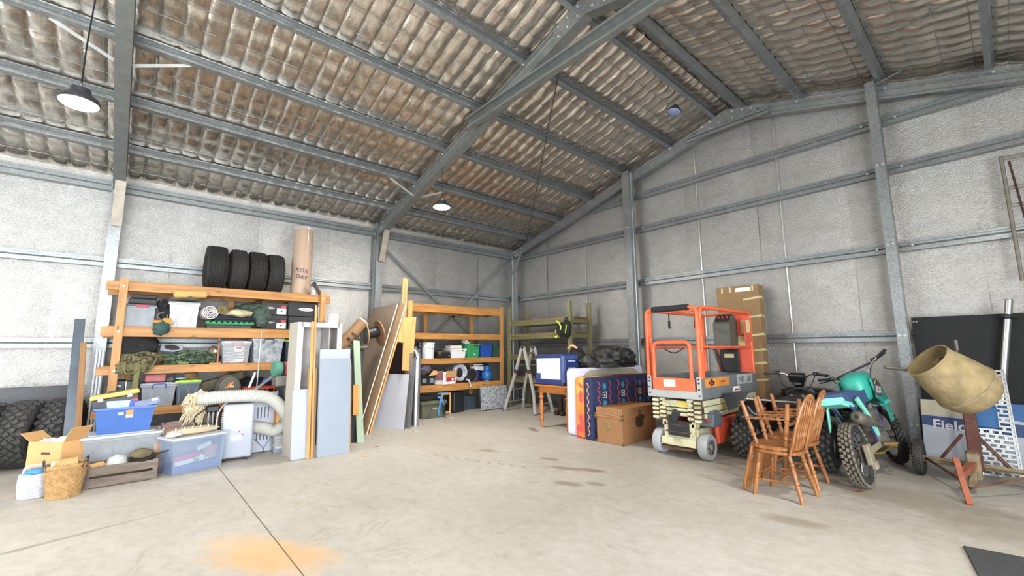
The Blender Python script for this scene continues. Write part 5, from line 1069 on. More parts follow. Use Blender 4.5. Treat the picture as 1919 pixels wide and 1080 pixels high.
# ================================================================= lamps
def lamps():
    hous = mat('lamp_housing','3A3C40',.4,.4); 
    em = bpy.data.materials.new('lamp_glow'); em.use_nodes = True; b = em.node_tree.nodes['Principled BSDF']; b.inputs['Base Color'].default_value = (1,.97,.9,1); b.inputs['Emission Color'].default_value = (1,.95,.84,1); b.inputs['Emission Strength'].default_value = 40
    for i, (x, y, z, zt, r, on) in enumerate(((3.03,-4.45,4.02,4.79,.155,1), (4.90,-8.98,3.42,4.78,.125,1), (6.02,-1.45,5.68,5.86,.125,0), (9.87,-4.45,4.02,4.79,.155,1))):  # last lamp is unseen, added opposite the first to brighten the right side
        t = thing('high_bay_lamp', ['lit round lamp hanging from the middle frame above the shelving', 'lit round lamp hanging near the left frame under the roof', 'unlit round lamp under the roof near the ridge', 'added unseen round lamp, mirrored on the middle frame to light the right side'][i], 'lamp', (x,y,z), group='round high bay lamps')
        if not on: t.rotation_euler = (-.25,.15,0)
        part('housing', hous, t, lambda bm: lathe(bm, [(r,.0),(r*1.02,.02),(r*.9,.05),(r*.55,.07),(r*.5,.12),(.03,.13)], 28), smooth=True)
        part('lens', em if on else mat('lens_off','7C88A8',.25), t, lambda bm: lathe(bm, [(.002,-.028),(r*.5,-.026),(r*.85,-.015),(r*.97,.002)], 28, caps=False), smooth=True)
        part('cable', blackp, t, lambda bm: tube(bm, [(0,0,.12),(.012,0,.12+(zt-z-.12)*.3),(-.012,.01,.12+(zt-z-.12)*.7),(0,0,zt-z)], .006, 5))
        part('hook', alu, t, lambda bm: tube(bm, [(.02*math.cos(a),0,.15+.02*math.sin(a)) for a in [2*PI*k/10 for k in range(10)]], .004, 5, closed=True))
        if on:
            l = bpy.data.lights.new('lamp_light', 'AREA'); l.shape = 'DISK'; l.size = r*1.8; l.energy = LAMPW[i]; l.color = (1,.95,.86)
            o = bpy.data.objects.new('lamp_light', l); COL.objects.link(o); o.location = (x,y,z-.035)
LAMPW = [120, 50, 0, 60]
lamps()
# ================================================================= sheets and boards between the shelving units
def boards():
    mdf = mat('mdf_brown','8E7C6A',.8,0,.08,8); mdf2 = mat('mdf_tan','A98A68',.8,0,.08,8); edge = mat('board_edge','D8CFC0',.7); whb = mat('melamine_white','BFC2CC',.4,0,.03,4); gwb = mat('melamine_grey','929CAA',.4,0,.04,4); ply = wood('plywood','D0A86E','B98C54',2,.55)
    lean = math.atan(.70/2.40)
    def sheet(name, label, y, xa, xb, L, m, th=.018, em=None, ln=lean, cat='sheet'):
        t = thing(name, label, cat, ((xa+xb)/2, y, .0), rot=(-ln,0,0)); part('panel', m, t, lambda bm: box(bm, (0,0,L/2), (xb-xa,th,L), bev=.002))
        if em: part('white_edge', em, t, lambda bm: box(bm, ((xb-xa)/2+.002,0,L/2), (.004,th*.9,L)))
        return t
    sheet('particle_board', 'grey brown board sheet leaning, nearest the cable drum', -5.33, .62, 1.80, 2.44, mdf, .02, edge)
    sheet('particle_board', 'tan board sheet with pale edge leaning behind the grey brown one', -5.27, .80, 2.03, 2.44, mdf2, .022, edge)
    sheet('pine_plank', 'long pine plank leaning behind the tan board sheet', -5.20, 1.84, 2.0, 2.2, wood('plank_pine','D9A768','BD8848',2,.5), .03, None, lean*.98, 'plank')
    sheet('maroon_board', 'dark maroon board behind the plywood offcut', -4.43, .95, 1.80, 1.60, mat('maroon','3B2628',.6), .02, None, .06, 'board')
    t = thing('plywood_offcut', 'L-shaped plywood offcut with a notch beside the steel duct', 'plywood', (1.93,-4.50,.0), rot=(0,-.03,.10))
    part('panel', ply, t, lambda bm: prism(bm, [(-.26,1.62),(-.18,2.06),(.24,2.10),(.16,1.05),(-.07,1.07),(-.05,1.60)], .016, Matrix(((0,0,1,-.008),(1,0,0,0),(0,1,0,0),(0,0,0,1)))))
    part('support_leg', mat('timber_dark','7A5A38',.7), t, lambda bm: (box(bm, (-.08,.08,1.0), (.05,.05,2.0)),))
    tp = wood('green_post','B8A878','968654',2,.6,False)
    c = part('timber_post', tp, None, lambda bm: box(bm, (0,0,1.48), (.05,.12,2.96), bev=.003)); tag(c, 'tall pale green timber post standing above the plywood offcut', 'post', loc=(1.20,-4.24,0), rot=(.0,.02,.2))
    c = part('timber_post', ply, None, lambda bm: box(bm, (0,0,1.24), (.045,.09,2.48), bev=.003)); tag(c, 'shorter pine post beside the tall pale green one', 'post', loc=(1.25,-4.12,0), rot=(0,.02,.1))
    t = thing('leaning_white_board', 'white square panel leaning at floor level by the steel duct', 'panel', (1.72,-4.70,0), rot=Euler((-.11,0,.35)).copy()); part('panel', whb, t, lambda bm: box(bm, (-.03,0,.50), (.78,.018,1.0), bev=.002)); part('dark_edge', mat('edge_dark','5A5A60',.6), t, lambda bm: box(bm, (.362,.002,.5), (.006,.02,1.0)))
    t = thing('grey_strip', 'narrow grey metal strip leaning between white panel and duct', 'strip', (1.96,-4.48,0), rot=(-.07,0,.3)); part('panel', grey_steel, t, lambda bm: (box(bm, (0,0,.70), (.10,.012,1.4)), box(bm, (.06,.03,.66), (.03,.02,1.32))))
    t = thing('steel_duct', 'shiny steel duct pipe with bent top standing on floor', 'pipe', (1.86,-4.24,0)); part('pipe', mat('duct_steel','B9BCC6',.25,.9,.06), t, lambda bm: tube(bm, [(0,0,0),(0,.01,.6),(0,.02,1.28),(-.01,.015,1.36),(-.02,-.01,1.42),(-.03,-.05,1.46)], .07, 18), smooth=True); part('seam', alu, t, lambda bm: tube(bm, [(.045,-.045,.0),(.045,-.03,1.28)], .006, 5))
    c = part('pine_strip', ply, None, lambda bm: box(bm, (0,0,.5), (.02,.05,1.0))); tag(c, 'thin pine strip standing behind the steel duct', 'strip', loc=(1.64,-4.11,0))
    # cable drum: two discs on a hub, lying tilted over the bin
    t = thing('cable_drum', 'wooden cable drum with black hub resting on the bin', 'cable drum', (1.72,-5.15,1.77), rot=(.25,.15,.0)); wd = wood('drum_wood','9A7450','745338',2,.7)
    part('front_disc', mat('drum_grey','5C5A58',.6,.1,.15), t, lambda bm: lathe(bm, [(.002,-.02),(.235,-.02),(.24,-.012),(.235,0),(.002,0)], 32, RX90((0,-.10,.06)) ), smooth=True)
    part('rear_disc', wd, t, lambda bm: lathe(bm, [(.002,-.01),(.245,-.01),(.245,.012),(.002,.012)], 32, RX90((.03,.17,-.04))), smooth=True); part('hub', blackp, t, lambda bm: lathe(bm, [(.10,-.08),(.10,.15)], 20, RX90((.015,.0,.0))), smooth=True); part('disc_rim', mat('drum_rim','B08A60',.7), t, lambda bm: tube(bm, [(.24*math.cos(a),-.11,.06+.24*math.sin(a)) for a in [2*PI*k/36 for k in range(36)]], .010, 6, closed=True)); part('wire_loop', alu, t, lambda bm: tube(bm, arc([(.05,-.15,.0),(.08,-.16,.08),(.03,-.15,.12)], .04), .006, 5))
    t = thing('cardboard_tube', 'tilted cardboard tube with dark lettering above the bin', 'tube', (1.80,-5.72,1.50), rot=(-.68,.12,0)); part('tube_wall', mat('tube_brown','8A6848',.7,0,.1), t, lambda bm: lathe(bm, [(.105,0),(.105,.62),(.098,.62),(.098,.02)], 28, caps=True), smooth=True); part('tube_rim', mat('rim_pale','C9BFAE',.5,.3), t, lambda bm: lathe(bm, [(.107,.595),(.107,.622),(.094,.622),(.094,.58)], 28, caps=False), smooth=True)
    text('tube_text', 'M-CELL', .085, mat('ink_dark','2E2220',.7), t, (.108,-.06,.16), (PI/2,0,PI/2), bold=True); text('tube_text', 'MODDAN', .075, MATS['ink_dark'], t, (.108,-.06,.28), (PI/2,0,PI/2), bold=True)
    t = thing('dark_bin', 'dark green rubbish bin behind the pale green plank', 'bin', (1.72,-5.52,0)); part('bin_body', mat('bin_darkgreen','3A4240',.5), t, lambda bm: prism(bm, [(-.22,0),(.22,0),(.29,1.50),(-.25,1.50)], .44, Matrix(((1,0,0,0),(0,0,-1,.22),(0,1,0,0),(0,0,0,1)))) if False else box(bm, (0,0,.74), (.50,.36,1.48), bev=.03, taper=(.78,.8))); part('lid', mat('bin_lid','5A5648',.6), t, lambda bm: (box(bm, (0,.02,1.50), (.56,.42,.05), rot=(.1,.04,0), bev=.015),)); part('sticker', mat('sticker_pale','B9C6D2',.5), t, lambda bm: lathe(bm, [(.002,.0),(.06,.0)], 18, RY90((.215,.03,.80)), caps=False))
    gp = mat('plank_green','98AA94',.6,0,.08,6,stretch=(6,6,1))
    t = thing('green_plank', 'pale green painted plank leaning before the bin', 'plank', (2.62,-5.62,0), rot=(-.10,-.36,.1)); part('board', gp, t, lambda bm: box(bm, (0,0,.87), (.022,.115,1.74), bev=.002))
    c = part('short_plank', wood('plank_short','CF9A58','B07B3C',2,.5), None, lambda bm: box(bm, (0,0,.25), (.02,.10,.50), bev=.002)); tag(c, 'short pine offcut leaning on the pale green plank', 'plank', loc=(2.53,-5.68,.42), rot=(-.16,-.36,.1))
    c = part('rubber_flap', mat('flap_rubber','26262A',.6), None, lambda bm: prism(bm, [(-.02,0),(.16,0),(.10,.06),(.08,.35),(.03,.62),(-.02,.7)], .03, TR((0,0,0),(PI/2,0,PI/2)))); tag(c, 'black rubber flap standing on floor beside the grey board', 'rubber', loc=(2.45,-5.72,0), rot=(0,-.1,0))
    c = part('thin_plank', mdf2, None, lambda bm: box(bm, (0,0,.62), (.016,.06,1.24))); tag(c, 'thin tan plank edge right of the grey white board', 'plank', loc=(2.95,-5.93,0), rot=(0,-.1,0))
    # white carcass
    cw = mat('cabinet_cream','B2ABA0',.5,0,.03,4); ci = mat('cabinet_inner','B4AFAE',.6); cwf = mat('cabinet_front','C6C3C0',.5,0,.03)
    t = thing('cabinet_carcass', 'tall empty cream cabinet carcass standing upright at the shelving end', 'cabinet', (2.74,-6.42,0), PI/2+.06); w, d, h = .62, .34, 1.86
    part('side_panel', cw, t, lambda bm: (box(bm, (-w/2,0,h/2), (.018,d,h)), box(bm, (w/2,0,h/2), (.018,d,h)))); part('top_panel', cw, t, lambda bm: box(bm, (0,0,h-.009), (w,d,.018))); part('bottom_panel', cw, t, lambda bm: box(bm, (0,0,.04), (w-.02,d,.018))); part('back_panel', ci, t, lambda bm: box(bm, (0,d/2-.006,h/2), (w-.02,.008,h-.02)))
    part('face_frame', cwf, t, lambda bm: (box(bm, (-w/2+.03,-d/2-.009,h/2), (.07,.018,h)), box(bm, (w/2-.03,-d/2-.009,h/2), (.07,.018,h)), box(bm, (0,-d/2-.009,h-.035), (w-.06,.018,.07)), box(bm, (0,-d/2-.009,.06), (w-.06,.018,.12)))); part('divider', ci, t, lambda bm: box(bm, (.14,.0,h/2), (.012,d-.04,h-.1)))
    def lb(name, label, yc, xb, w, h, m, ln=.10, th=.016, rz=0, cat='board'):
        t = thing(name, label, cat, (xb,yc,0), rot=(Matrix.Rotation(PI/2+rz, 4, 'Z') @ Matrix.Rotation(-ln, 4, 'X')).to_euler()); part('panel', m, t, lambda bm: box(bm, (0,0,h/2), (w,th,h), bev=.002)); return t
    lb('white_board', 'small bright white board leaning on the cabinet at its left', -6.64, 3.06, .23, .92, mat('board_bright','A9AFBD',.4,0,.02), .10)
    lb('white_board', 'white board standing behind the tall grey white board', -6.20, 3.03, .44, 1.47, mat('board_white2','B2B7C4',.4,0,.02), .045)
    t = lb('grey_white_board', 'tall grey white board leaning in front of the cabinet', -6.22, 3.15, .44, 1.33, gwb, .075); part('raw_edge', mat('raw_edge','C49A6E',.7), t, lambda bm: (box(bm, (.222,0,.66), (.004,.016,1.3)),))
    lb('tan_board', 'tan raw board edge left of the grey white board', -6.50, 3.03, .12, 1.20, mdf2, .08)
    lb('pine_batten', 'long thin pine batten leaning on the cabinet front', -6.555, 3.12, .035, 1.87, wood('batten_pine','D9A566','C08A48',2,.5,False), .06, .02, 0, 'batten')
    lb('pine_batten', 'tallest thin pine batten reaching above the cabinet top', -6.50, 3.10, .025, 2.12, MATS['batten_pine'], .08, .02, .0, 'batten')
    # things behind the cabinet top
    t = thing('beige_lamp_shade', 'cream tapered shade between cabinet and cardboard tube', 'shade', (1.40,-5.72,1.90)); part('shade', mat('shade_cream','D8D2C6',.7), t, lambda bm: lathe(bm, [(.11,-.3),(.09,.22),(.085,.22),(.1,-.28)], 20, caps=False), smooth=True); part('base_label', blackp, t, lambda bm: box(bm, (.09,.04,.0), (.03,.10,.1)))
boards()
# ================================================================= top of the first shelving unit
def topgoods():
    zt = 2.483
    R = .375; labs = ['chunky mud-terrain tyre, leftmost of the four on top shelf', 'second tyre from the left of the four on top shelf', 'third tyre from the left of the four on top shelf', 'rightmost tyre of the four on top shelf, next to the paper roll']
    for i, (y, w) in enumerate(((-7.52,.29),(-7.20,.26),(-6.915,.26),(-6.63,.25))):
        t = thing('car_tyre', labs[i], 'tyre', (.80, y, zt+R-.004-.006*i), rot=(0,0,PI/2), group='tyres on the top shelf')
        rt = mat('tyre_black%d' % (i % 2), ['232220','2A2826'][i % 2], .8, 0, .25, 14)
        c = part('carcass', rt, t, tyre_carcass, R-.012-.004*i, w, .205, smooth=True)
        part('tread_blocks', rt, c, tread, R-.012-.004*i, w, 46 if i != 1 else 60, [(-.82,.1),(-.48,.5),(-.16,-.4),(.16,.4),(.48,-.5),(.82,-.1)] if i != 1 else [(-.7,0),(-.35,0),(0,0),(.35,0),(.7,0)], (w*.13,.032,.02) if i != 1 else (w*.11,.026,.012), .3, i, kind='stuff')
    t = thing('paper_roll', 'tall brown paper roll wrapped in plastic standing on top shelf', 'roll', (.98,-6.20,zt), rot=(0,-.01,-.02)); part('roll_body', mat('kraft','A5805E',.45,0,.12,5,stretch=(1,1,.2)), t, lambda bm: lathe(bm, [(.16,0),(.165,.02),(.17,.6),(.165,1.22),(.155,1.235),(.05,1.235),(.05,1.2)], 28), smooth=True)
    part('plastic_wrap', mat('wrap_clear','D8D4CE',.12,0,.02,alpha=.22), t, lambda bm: lathe(bm, [(.174,.02),(.178,.6),(.172,1.2),(.18,1.27)], 24, caps=False), smooth=True)
    ink = mat('ink_violet','3A2E4A',.7); 
    for s_, z, a in (('8K', .86, .35), ('OF', .76, .35), ('KOX', .42, -.55), ('DAY', .30, -.5)): text('roll_text', s_, .10, ink, t, (.176*math.cos(a), .176*math.sin(a)-.05, z), (PI/2,.25,PI/2+a))
    t = thing('small_pipe', 'dark short pipe lying on top shelf beside the paper roll', 'pipe', (1.14,-5.90,zt+.02), rot=(.9,.2,.6)); part('pipe', mat('pipe_dark','6A5C54',.5,.3), t, lambda bm: lathe(bm, [(.032,0),(.032,.28),(.02,.28),(.02,.02)], 16), smooth=True); part('collar', dgrey, t, lambda bm: lathe(bm, [(.036,.24),(.036,.285),(.022,.285)], 16, caps=False))
    c = part('white_cup', white_p, None, lambda bm: lathe(bm, [(.03,0),(.04,.09),(.037,.09),(.028,.01)], 16), smooth=True); tag(c, 'small white cup on top shelf between paper roll and pipe', 'cup', loc=(1.13,-6.0,zt))
topgoods()
# ================================================================= first unit, upper shelf
olive_cl = mat('olive_cloth','5A5A48',.9,0,.25,9,.4,25); camo = palette('camouflage', ['2F3325','55563A','6E6244','3B3A2A','7C7450'], 9, .95, bump=.5, bscale=18); camo2 = palette('camouflage_green', ['26302A','3F5642','55694F','2C332C','6B7A5A'], 10, .9, bump=.6, bscale=16)
def upper():
    z = 1.828
    t = put('grey_storage_tub', 'grey translucent tub with red clip at the upper left', 'tub', -8.43, 1.15, z, .42); bin_(t, .34, .40, .30, grey_tr, None, None, .95); part('lid', dgrey, t, lambda bm: box(bm, (0,0,.315), (.36,.42,.03), bev=.006)); part('clip', mat('clip_red','B2364A',.5), t, lambda bm: box(bm, (.02,-.216,.30), (.14,.02,.035), bev=.004))
    t = put('flat_black_case', 'flat black case lying on the grey tub with red clip', 'case', -8.41, 1.12, z+.335, .4); part('case_body', mat('case_dk','2C2E32',.6), t, lambda bm: (box(bm, (0,0,.04), (.33,.38,.08), bev=.012), box(bm, (.01,.02,.115), (.30,.34,.06), bev=.012)))
    t = put('ear_muffs', 'black hanging gear straps between two tubs on upper shelf', 'gear', -8.17, 1.19, z, .2); part('straps', black_cloth, t, lambda bm: (blob(bm, (0,.02,.33), (.07,.07,.10), .4, 3, 61, 3), blob(bm, (.03,-.02,.2), (.06,.07,.12), .4, 3, 62, 3)), smooth=True); part('cup_ring', dgrey, t, lambda bm: tube(bm, [(.06*math.cos(a),-.07,.16+.05*math.sin(a)) for a in [2*PI*k/18 for k in range(18)]], .016, 6, closed=True), smooth=True); part('cord', blackp, t, lambda bm: tube(bm, arc([(-.04,-.05,.38),(.0,-.06,.47),(.05,-.05,.40)], .04), .012, 6))
    for k, (dy, dz, a) in enumerate(((-.05,.055,.5),(.06,.085,-.5),(.08,.04,-.3))):
        c = part('wood_block', wood('block_tan','D9A05A','B87E3E',0,.5,False), None, lambda bm: box(bm, (0,0,.02), (.10,.04,.045), bev=.004)); tag(c, ['small tan wooden block nearest the grey tub on upper shelf','small tan wooden block topmost beside the white tub','small tan wooden block lowest beside the white tub'][k], 'block', group='tan blocks on the upper shelf', loc=(1.20,-8.17+dy,z+dz), rot=(a,0,PI/2))
    c = part('green_pouch', mat('pouch_teal','2E4A46',.8,0,.2,10,.4,25), None, lambda bm: blob(bm, (0,0,-.02), (.07,.10,.10), .25, 2.5, 63, 3), smooth=True); tag(c, 'dark green pouch hanging over the upper shelf edge', 'pouch', loc=(1.24,-8.17,z-.01))
    t = put('white_storage_tub', 'milky white tub on upper shelf with tan roll on top', 'tub', -7.91, 1.17, z, .45); mw = mat('milky','BCBEC0',.4,0,.03,alpha=.9); bin_(t, .37, .42, .37, mw, None, None, .9, 0); part('rib', mw, t, lambda bm: (box(bm, (-.09,-.205,.18), (.02,.012,.35), rot=(-.06,0,0)), box(bm, (.09,-.205,.18), (.02,.012,.35), rot=(-.06,0,0)))); part('lid', mw, t, lambda bm: box(bm, (0,0,.38), (.40,.45,.02), bev=.006))
    c = part('tan_sleeping_mat', mat('tan_mat','C29A5E',.8,0,.12,8), None, lambda bm: (box(bm, (0,0,.10), (.20,.42,.11), rot=(.06,.0,0), bev=.04, seg=3),), smooth=True); tag(c, 'tan rolled mat lying on the milky white tub', 'mat', loc=(1.29,-7.86,z+.40))
    c = part('grey_green_cloth', olive_cl, None, lambda bm: blob(bm, (0,0,.03), (.22,.22,.045), .2, 2.5, 66, 3, flat=.6), smooth=True); tag(c, 'olive folded cloth between white tub lid and tan mat', 'cloth', loc=(1.16,-7.88,z+.41))
    t = put('white_canvas_roll', 'white canvas roll end-on beside the milky tub', 'roll', -7.60, 1.2, z+.25, .4, .12); part('roll', mat('canvas_white','D8CFD0',.8), t, lambda bm: roll(bm, .45, .115, 4, .012, TR((0,-.2,0)))); 
    t = put('camo_roll', 'small khaki roll end-on next to the white canvas roll', 'roll', -7.42, 1.19, z+.30, .4); part('roll', mat('khaki','8A7B50',.9,0,.15,20), t, lambda bm: roll(bm, .4, .08, 4, .009, TR((0,-.2,0))))
    c = part('beige_bag', mat('beige_cloth','BDB08E',.9,0,.1,8,.3,20), None, lambda bm: blob(bm, (0,0,0), (.16,.22,.075), .22, 2, 71, 3), smooth=True); tag(c, 'beige cloth bag on the upper shelf beside the khaki roll', 'bag', loc=(1.06,-7.16,z+.25))
    c = part('green_tarp', mat('tarp_green','34453C',.6,0,.25,7,.6,14), None, lambda bm: (blob(bm, (-.08,.06,.33), (.20,.26,.10), .22, 2.4, 73, 4), blob(bm, (.10,.19,.20), (.08,.13,.20), .25, 2.6, 74, 4, flat=.95)), smooth=True); tag(c, 'dark green folded tarp beside the black shoe boxes', 'tarp', loc=(1.04,-7.02,z+.02))
    c = part('navy_blanket', mat('navy_cloth','22262E',.9,0,.3,9,.4,20), None, lambda bm: folds(bm, .36, .60, .12, 3, 5), smooth=True); tag(c, 'navy folded blanket lying on the bright green mat', 'blanket', loc=(.98,-7.22,z+.10))
    t = put('green_mat', 'bright green rope-edged mat under the navy blanket', 'mat', -7.29, 1.2, z, .4); part('mat_body', mat('mat_base','4A4A4C',.8), t, lambda bm: box(bm, (0,.02,.025), (.62,.38,.05), bev=.01)); part('rope_edge', mat('rope_green','2F8F56',.7,0,.2,20), t, lambda bm: [blob(bm, (-.31+.052*k,-.19,.078), (.036,.024,.024), .1, 2, k, 2, rot=(0,.4,0)) for k in range(13)], smooth=True) if False else part('rope_edge', mat('rope_green','2F8F56',.7,0,.2,20), t, lambda bm: tube(bm, [(-.33+.011*k, -.19+.006*math.cos(k*.9), .075+.008*math.sin(k*.9)) for k in range(61)], [.022+.006*math.sin(k*.9) for k in range(61)], 8), smooth=True)
    lg = mat('box_logo','C9C9CC',.5); bx = mat('shoe_box_black','232226',.6,0,.08)
    defs = [(-6.635,z,.41,.25,1),(-6.640,z+.252,.41,.22,1),(-6.155,z,.50,.245,0),(-6.165,z+.247,.51,.26,2)]
    lb_ = ['black carton with red and white label, lower left of four', 'black carton with red and white label, upper left of four', 'plain black carton, lower right of four', 'black carton with oval emblem, upper right of four']
    for i, (y, zz, w, h, kind) in enumerate(defs):
        t = put('black_carton', lb_[i], 'carton', y, 1.13-.01*i, zz, .34, 0, 'black cartons on the upper shelf'); part('carton_body', bx, t, lambda bm: box(bm, (0,0,h/2-.002), (w,.34,h-.006), bev=.004)); part('lid', mat('shoe_lid','2B2A2E',.6), t, lambda bm: box(bm, (0,0,h-.045), (w+.008,.348,.07), bev=.003))
        if kind == 1:
            part('white_label', paper, t, lambda bm: box(bm, (.11,-.1735,.065), (.15,.003,.10))); part('red_label', mat('label_red','D03A3C',.6), t, lambda bm: box(bm, (.14,-.1755,.14), (.075,.003,.05))); part('label_dot', blackp, t, lambda bm: lathe(bm, [(.002,0),(.015,0)], 10, TR((.11,-.1758,.07),(PI/2,0,0)), caps=False))
            part('emblem', lg, t, lambda bm: lathe(bm, [(.003,0),(.085,0)], 22, TR((-.08,-.1745,.12),(PI/2,0,0)), caps=False, sy=.22))
        if kind: text('emblem_text', 'CYCLONE', .03, bx, t, ((-.08 if kind == 1 else .05),-.178,(.112 if kind == 1 else .117)), (PI/2,0,0), align='CENTER', bold=True)
        if kind == 2: part('emblem', lg, t, lambda bm: lathe(bm, [(.003,0),(.13,0)], 24, TR((.05,-.1745,.128),(PI/2,0,0)), caps=False, sy=.22))
upper()
# ================================================================= first unit, middle shelf
def middle():
    z = 1.258
    c = part('black_duffel', black_cloth, None, lambda bm: blob(bm, (0,0,.13), (.20,.25,.22), .18, 2, 81, 4, flat=.6), smooth=True); tag(c, 'black stuffed bag on the camouflage gear at middle shelf', 'bag', loc=(.96,-8.42,z+.16))
    t = thing('camouflage_vest', 'camouflage vest with hanging straps spilling over the middle shelf', 'vest', (1.08,-8.36,z)); part('vest_body', camo, t, lambda bm: (blob(bm, (0,-.02,.09), (.20,.29,.11), .25, 2.4, 83, 4, flat=.8), blob(bm, (.15,-.08,-.02), (.07,.20,.12), .3, 2.6, 84, 3)), smooth=True); wb_ = mat('webbing','6F6B45',.9,0,.15,20)
    part('strap', wb_, t, lambda bm: (extr(bm, [(-.03,-.004),(.03,-.004),(.03,.004),(-.03,.004)], (.23,-.03,.02), (.24,-.04,-.33), up=(1,0,0)), tube(bm, arc([(.20,-.17,.06),(.235,-.17,-.12),(.235,-.03,-.10),(.2,-.02,.06)], .12), .024, 6, flat=.5), tube(bm, arc([(.18,.17,.10),(.22,.13,-.02),(.2,.08,-.1)], .08), .022, 6, flat=.5)), smooth=True)
    t = put('grey_window_box', 'pale grey box with dark oval window tilted on middle shelf', 'box', -8.02, .95, z+.17, .2, .2); t.rotation_euler = (-.35,.12,PI/2+.1); part('box_body', mat('box_palegrey','A7AAB6',.6), t, lambda bm: box(bm, (0,0,.06), (.28,.18,.12), bev=.005)); part('window', mat('window_dark','3A3A36',.4), t, lambda bm: lathe(bm, [(.003,0),(.10,0)], 20, TR((0,-.092,.065),(PI/2,0,0)), caps=False, sy=.42))
    c = part('camouflage_jacket', camo2, None, lambda bm: blob(bm, (0,0,.09), (.17,.36,.115), .28, 2.6, 91, 4, flat=.75), smooth=True); tag(c, 'green camouflage jacket heaped on the middle shelf', 'jacket', loc=(1.02,-7.80,z))
    c = part('dark_jacket', mat('jacket_dk','2A2C2A',.9,0,.35,9,.6,18), None, lambda bm: blob(bm, (0,0,.07), (.17,.20,.10), .25, 2.4, 93, 3, flat=.7), smooth=True); tag(c, 'dark jacket piled right of the camouflage jacket', 'jacket', loc=(.86,-7.56,z+.02))
    t = put('cone_lamp', 'small round lamp with lit-looking centre on middle shelf', 'lamp', -7.47, .98, z+.19, .1); part('bowl', mat('bowl_olive','6A604C',.5), t, lambda bm: blob(bm, (0,0,.0), (.075,.07,.095), .05, 2, 95, 3), smooth=True); part('bulb', mat('bulb_cream','E6D8B4',.4), t, lambda bm: blob(bm, (.03,-.06,.01), (.03,.02,.03), .05, 2, 96, 2), smooth=True); part('stem', dark_steel, t, lambda bm: tube(bm, [(0,.02,-.19),(0,.02,-.05)], .012, 6))
    t = put('t_shaped_stand', 'narrow wooden stand with flat foot on middle shelf edge', 'stand', -7.42, 1.19, z, .1); part('upright', wood('stand_red','A86A46','84492C',2,.5,False), t, lambda bm: box(bm, (0,0,.21), (.022,.03,.42))); part('foot', pine, t, lambda bm: box(bm, (-.03,0,.008), (.16,.06,.016))); part('band', blackp, t, lambda bm: box(bm, (0,0,.35), (.028,.036,.03)))
    t = put('paper_filled_tub', 'clear tub of papers with red clips on middle shelf', 'tub', -7.17, 1.16, z, .42); bin_(t, .40, .36, .33, clear_p, white_p, mat('clip_coral','C98A84',.5), .88)
    part('papers', paper, t, lambda bm: [box(bm, (.02*((k*7) % 3-1), -.06, .03+.035*k), (.28-.02*(k % 3), .20, .016), rot=(0,.04*((k*5) % 3-1),.1*((k*3) % 3-1))) for k in range(7)]); part('sticker', paper, t, lambda bm: box(bm, (.03,-.178,.23), (.12,.003,.085), rot=(-.07,0,0))); part('sticker_print', mat('print_crimson','C44058',.6), t, lambda bm: (box(bm, (.04,-.181,.25), (.08,.002,.022), rot=(-.07,0,0)), box(bm, (.02,-.179,.215), (.05,.002,.025), rot=(-.07,0,0)))); part('red_foot', MATS['clip_red'], t, lambda bm: [box(bm, (x,-.155,.006), (.05,.03,.014)) for x in (-.11,.11)])
    t = put('mottled_tub', 'large grey mottled tub with black handle on middle shelf', 'tub', -6.70, 1.15, z, .42); bin_(t, .46, .40, .38, palette('mottled',['80868E','959BA2','A8ADB2','8B9198'],9,.4,bump=0), mat('lid_grey','B6BAC0',.5), blackp, .87)
    t = put('navy_bin', 'dark navy bin with lime green lid on middle shelf', 'bin', -6.29, 1.12, z, .36); nv = mat('navy_plastic','2E3A4A',.4); bin_(t, .26, .34, .36, nv, mat('lime_lid','A6D83C',.45), None, .9, 4, lid_h=.035)
middle()
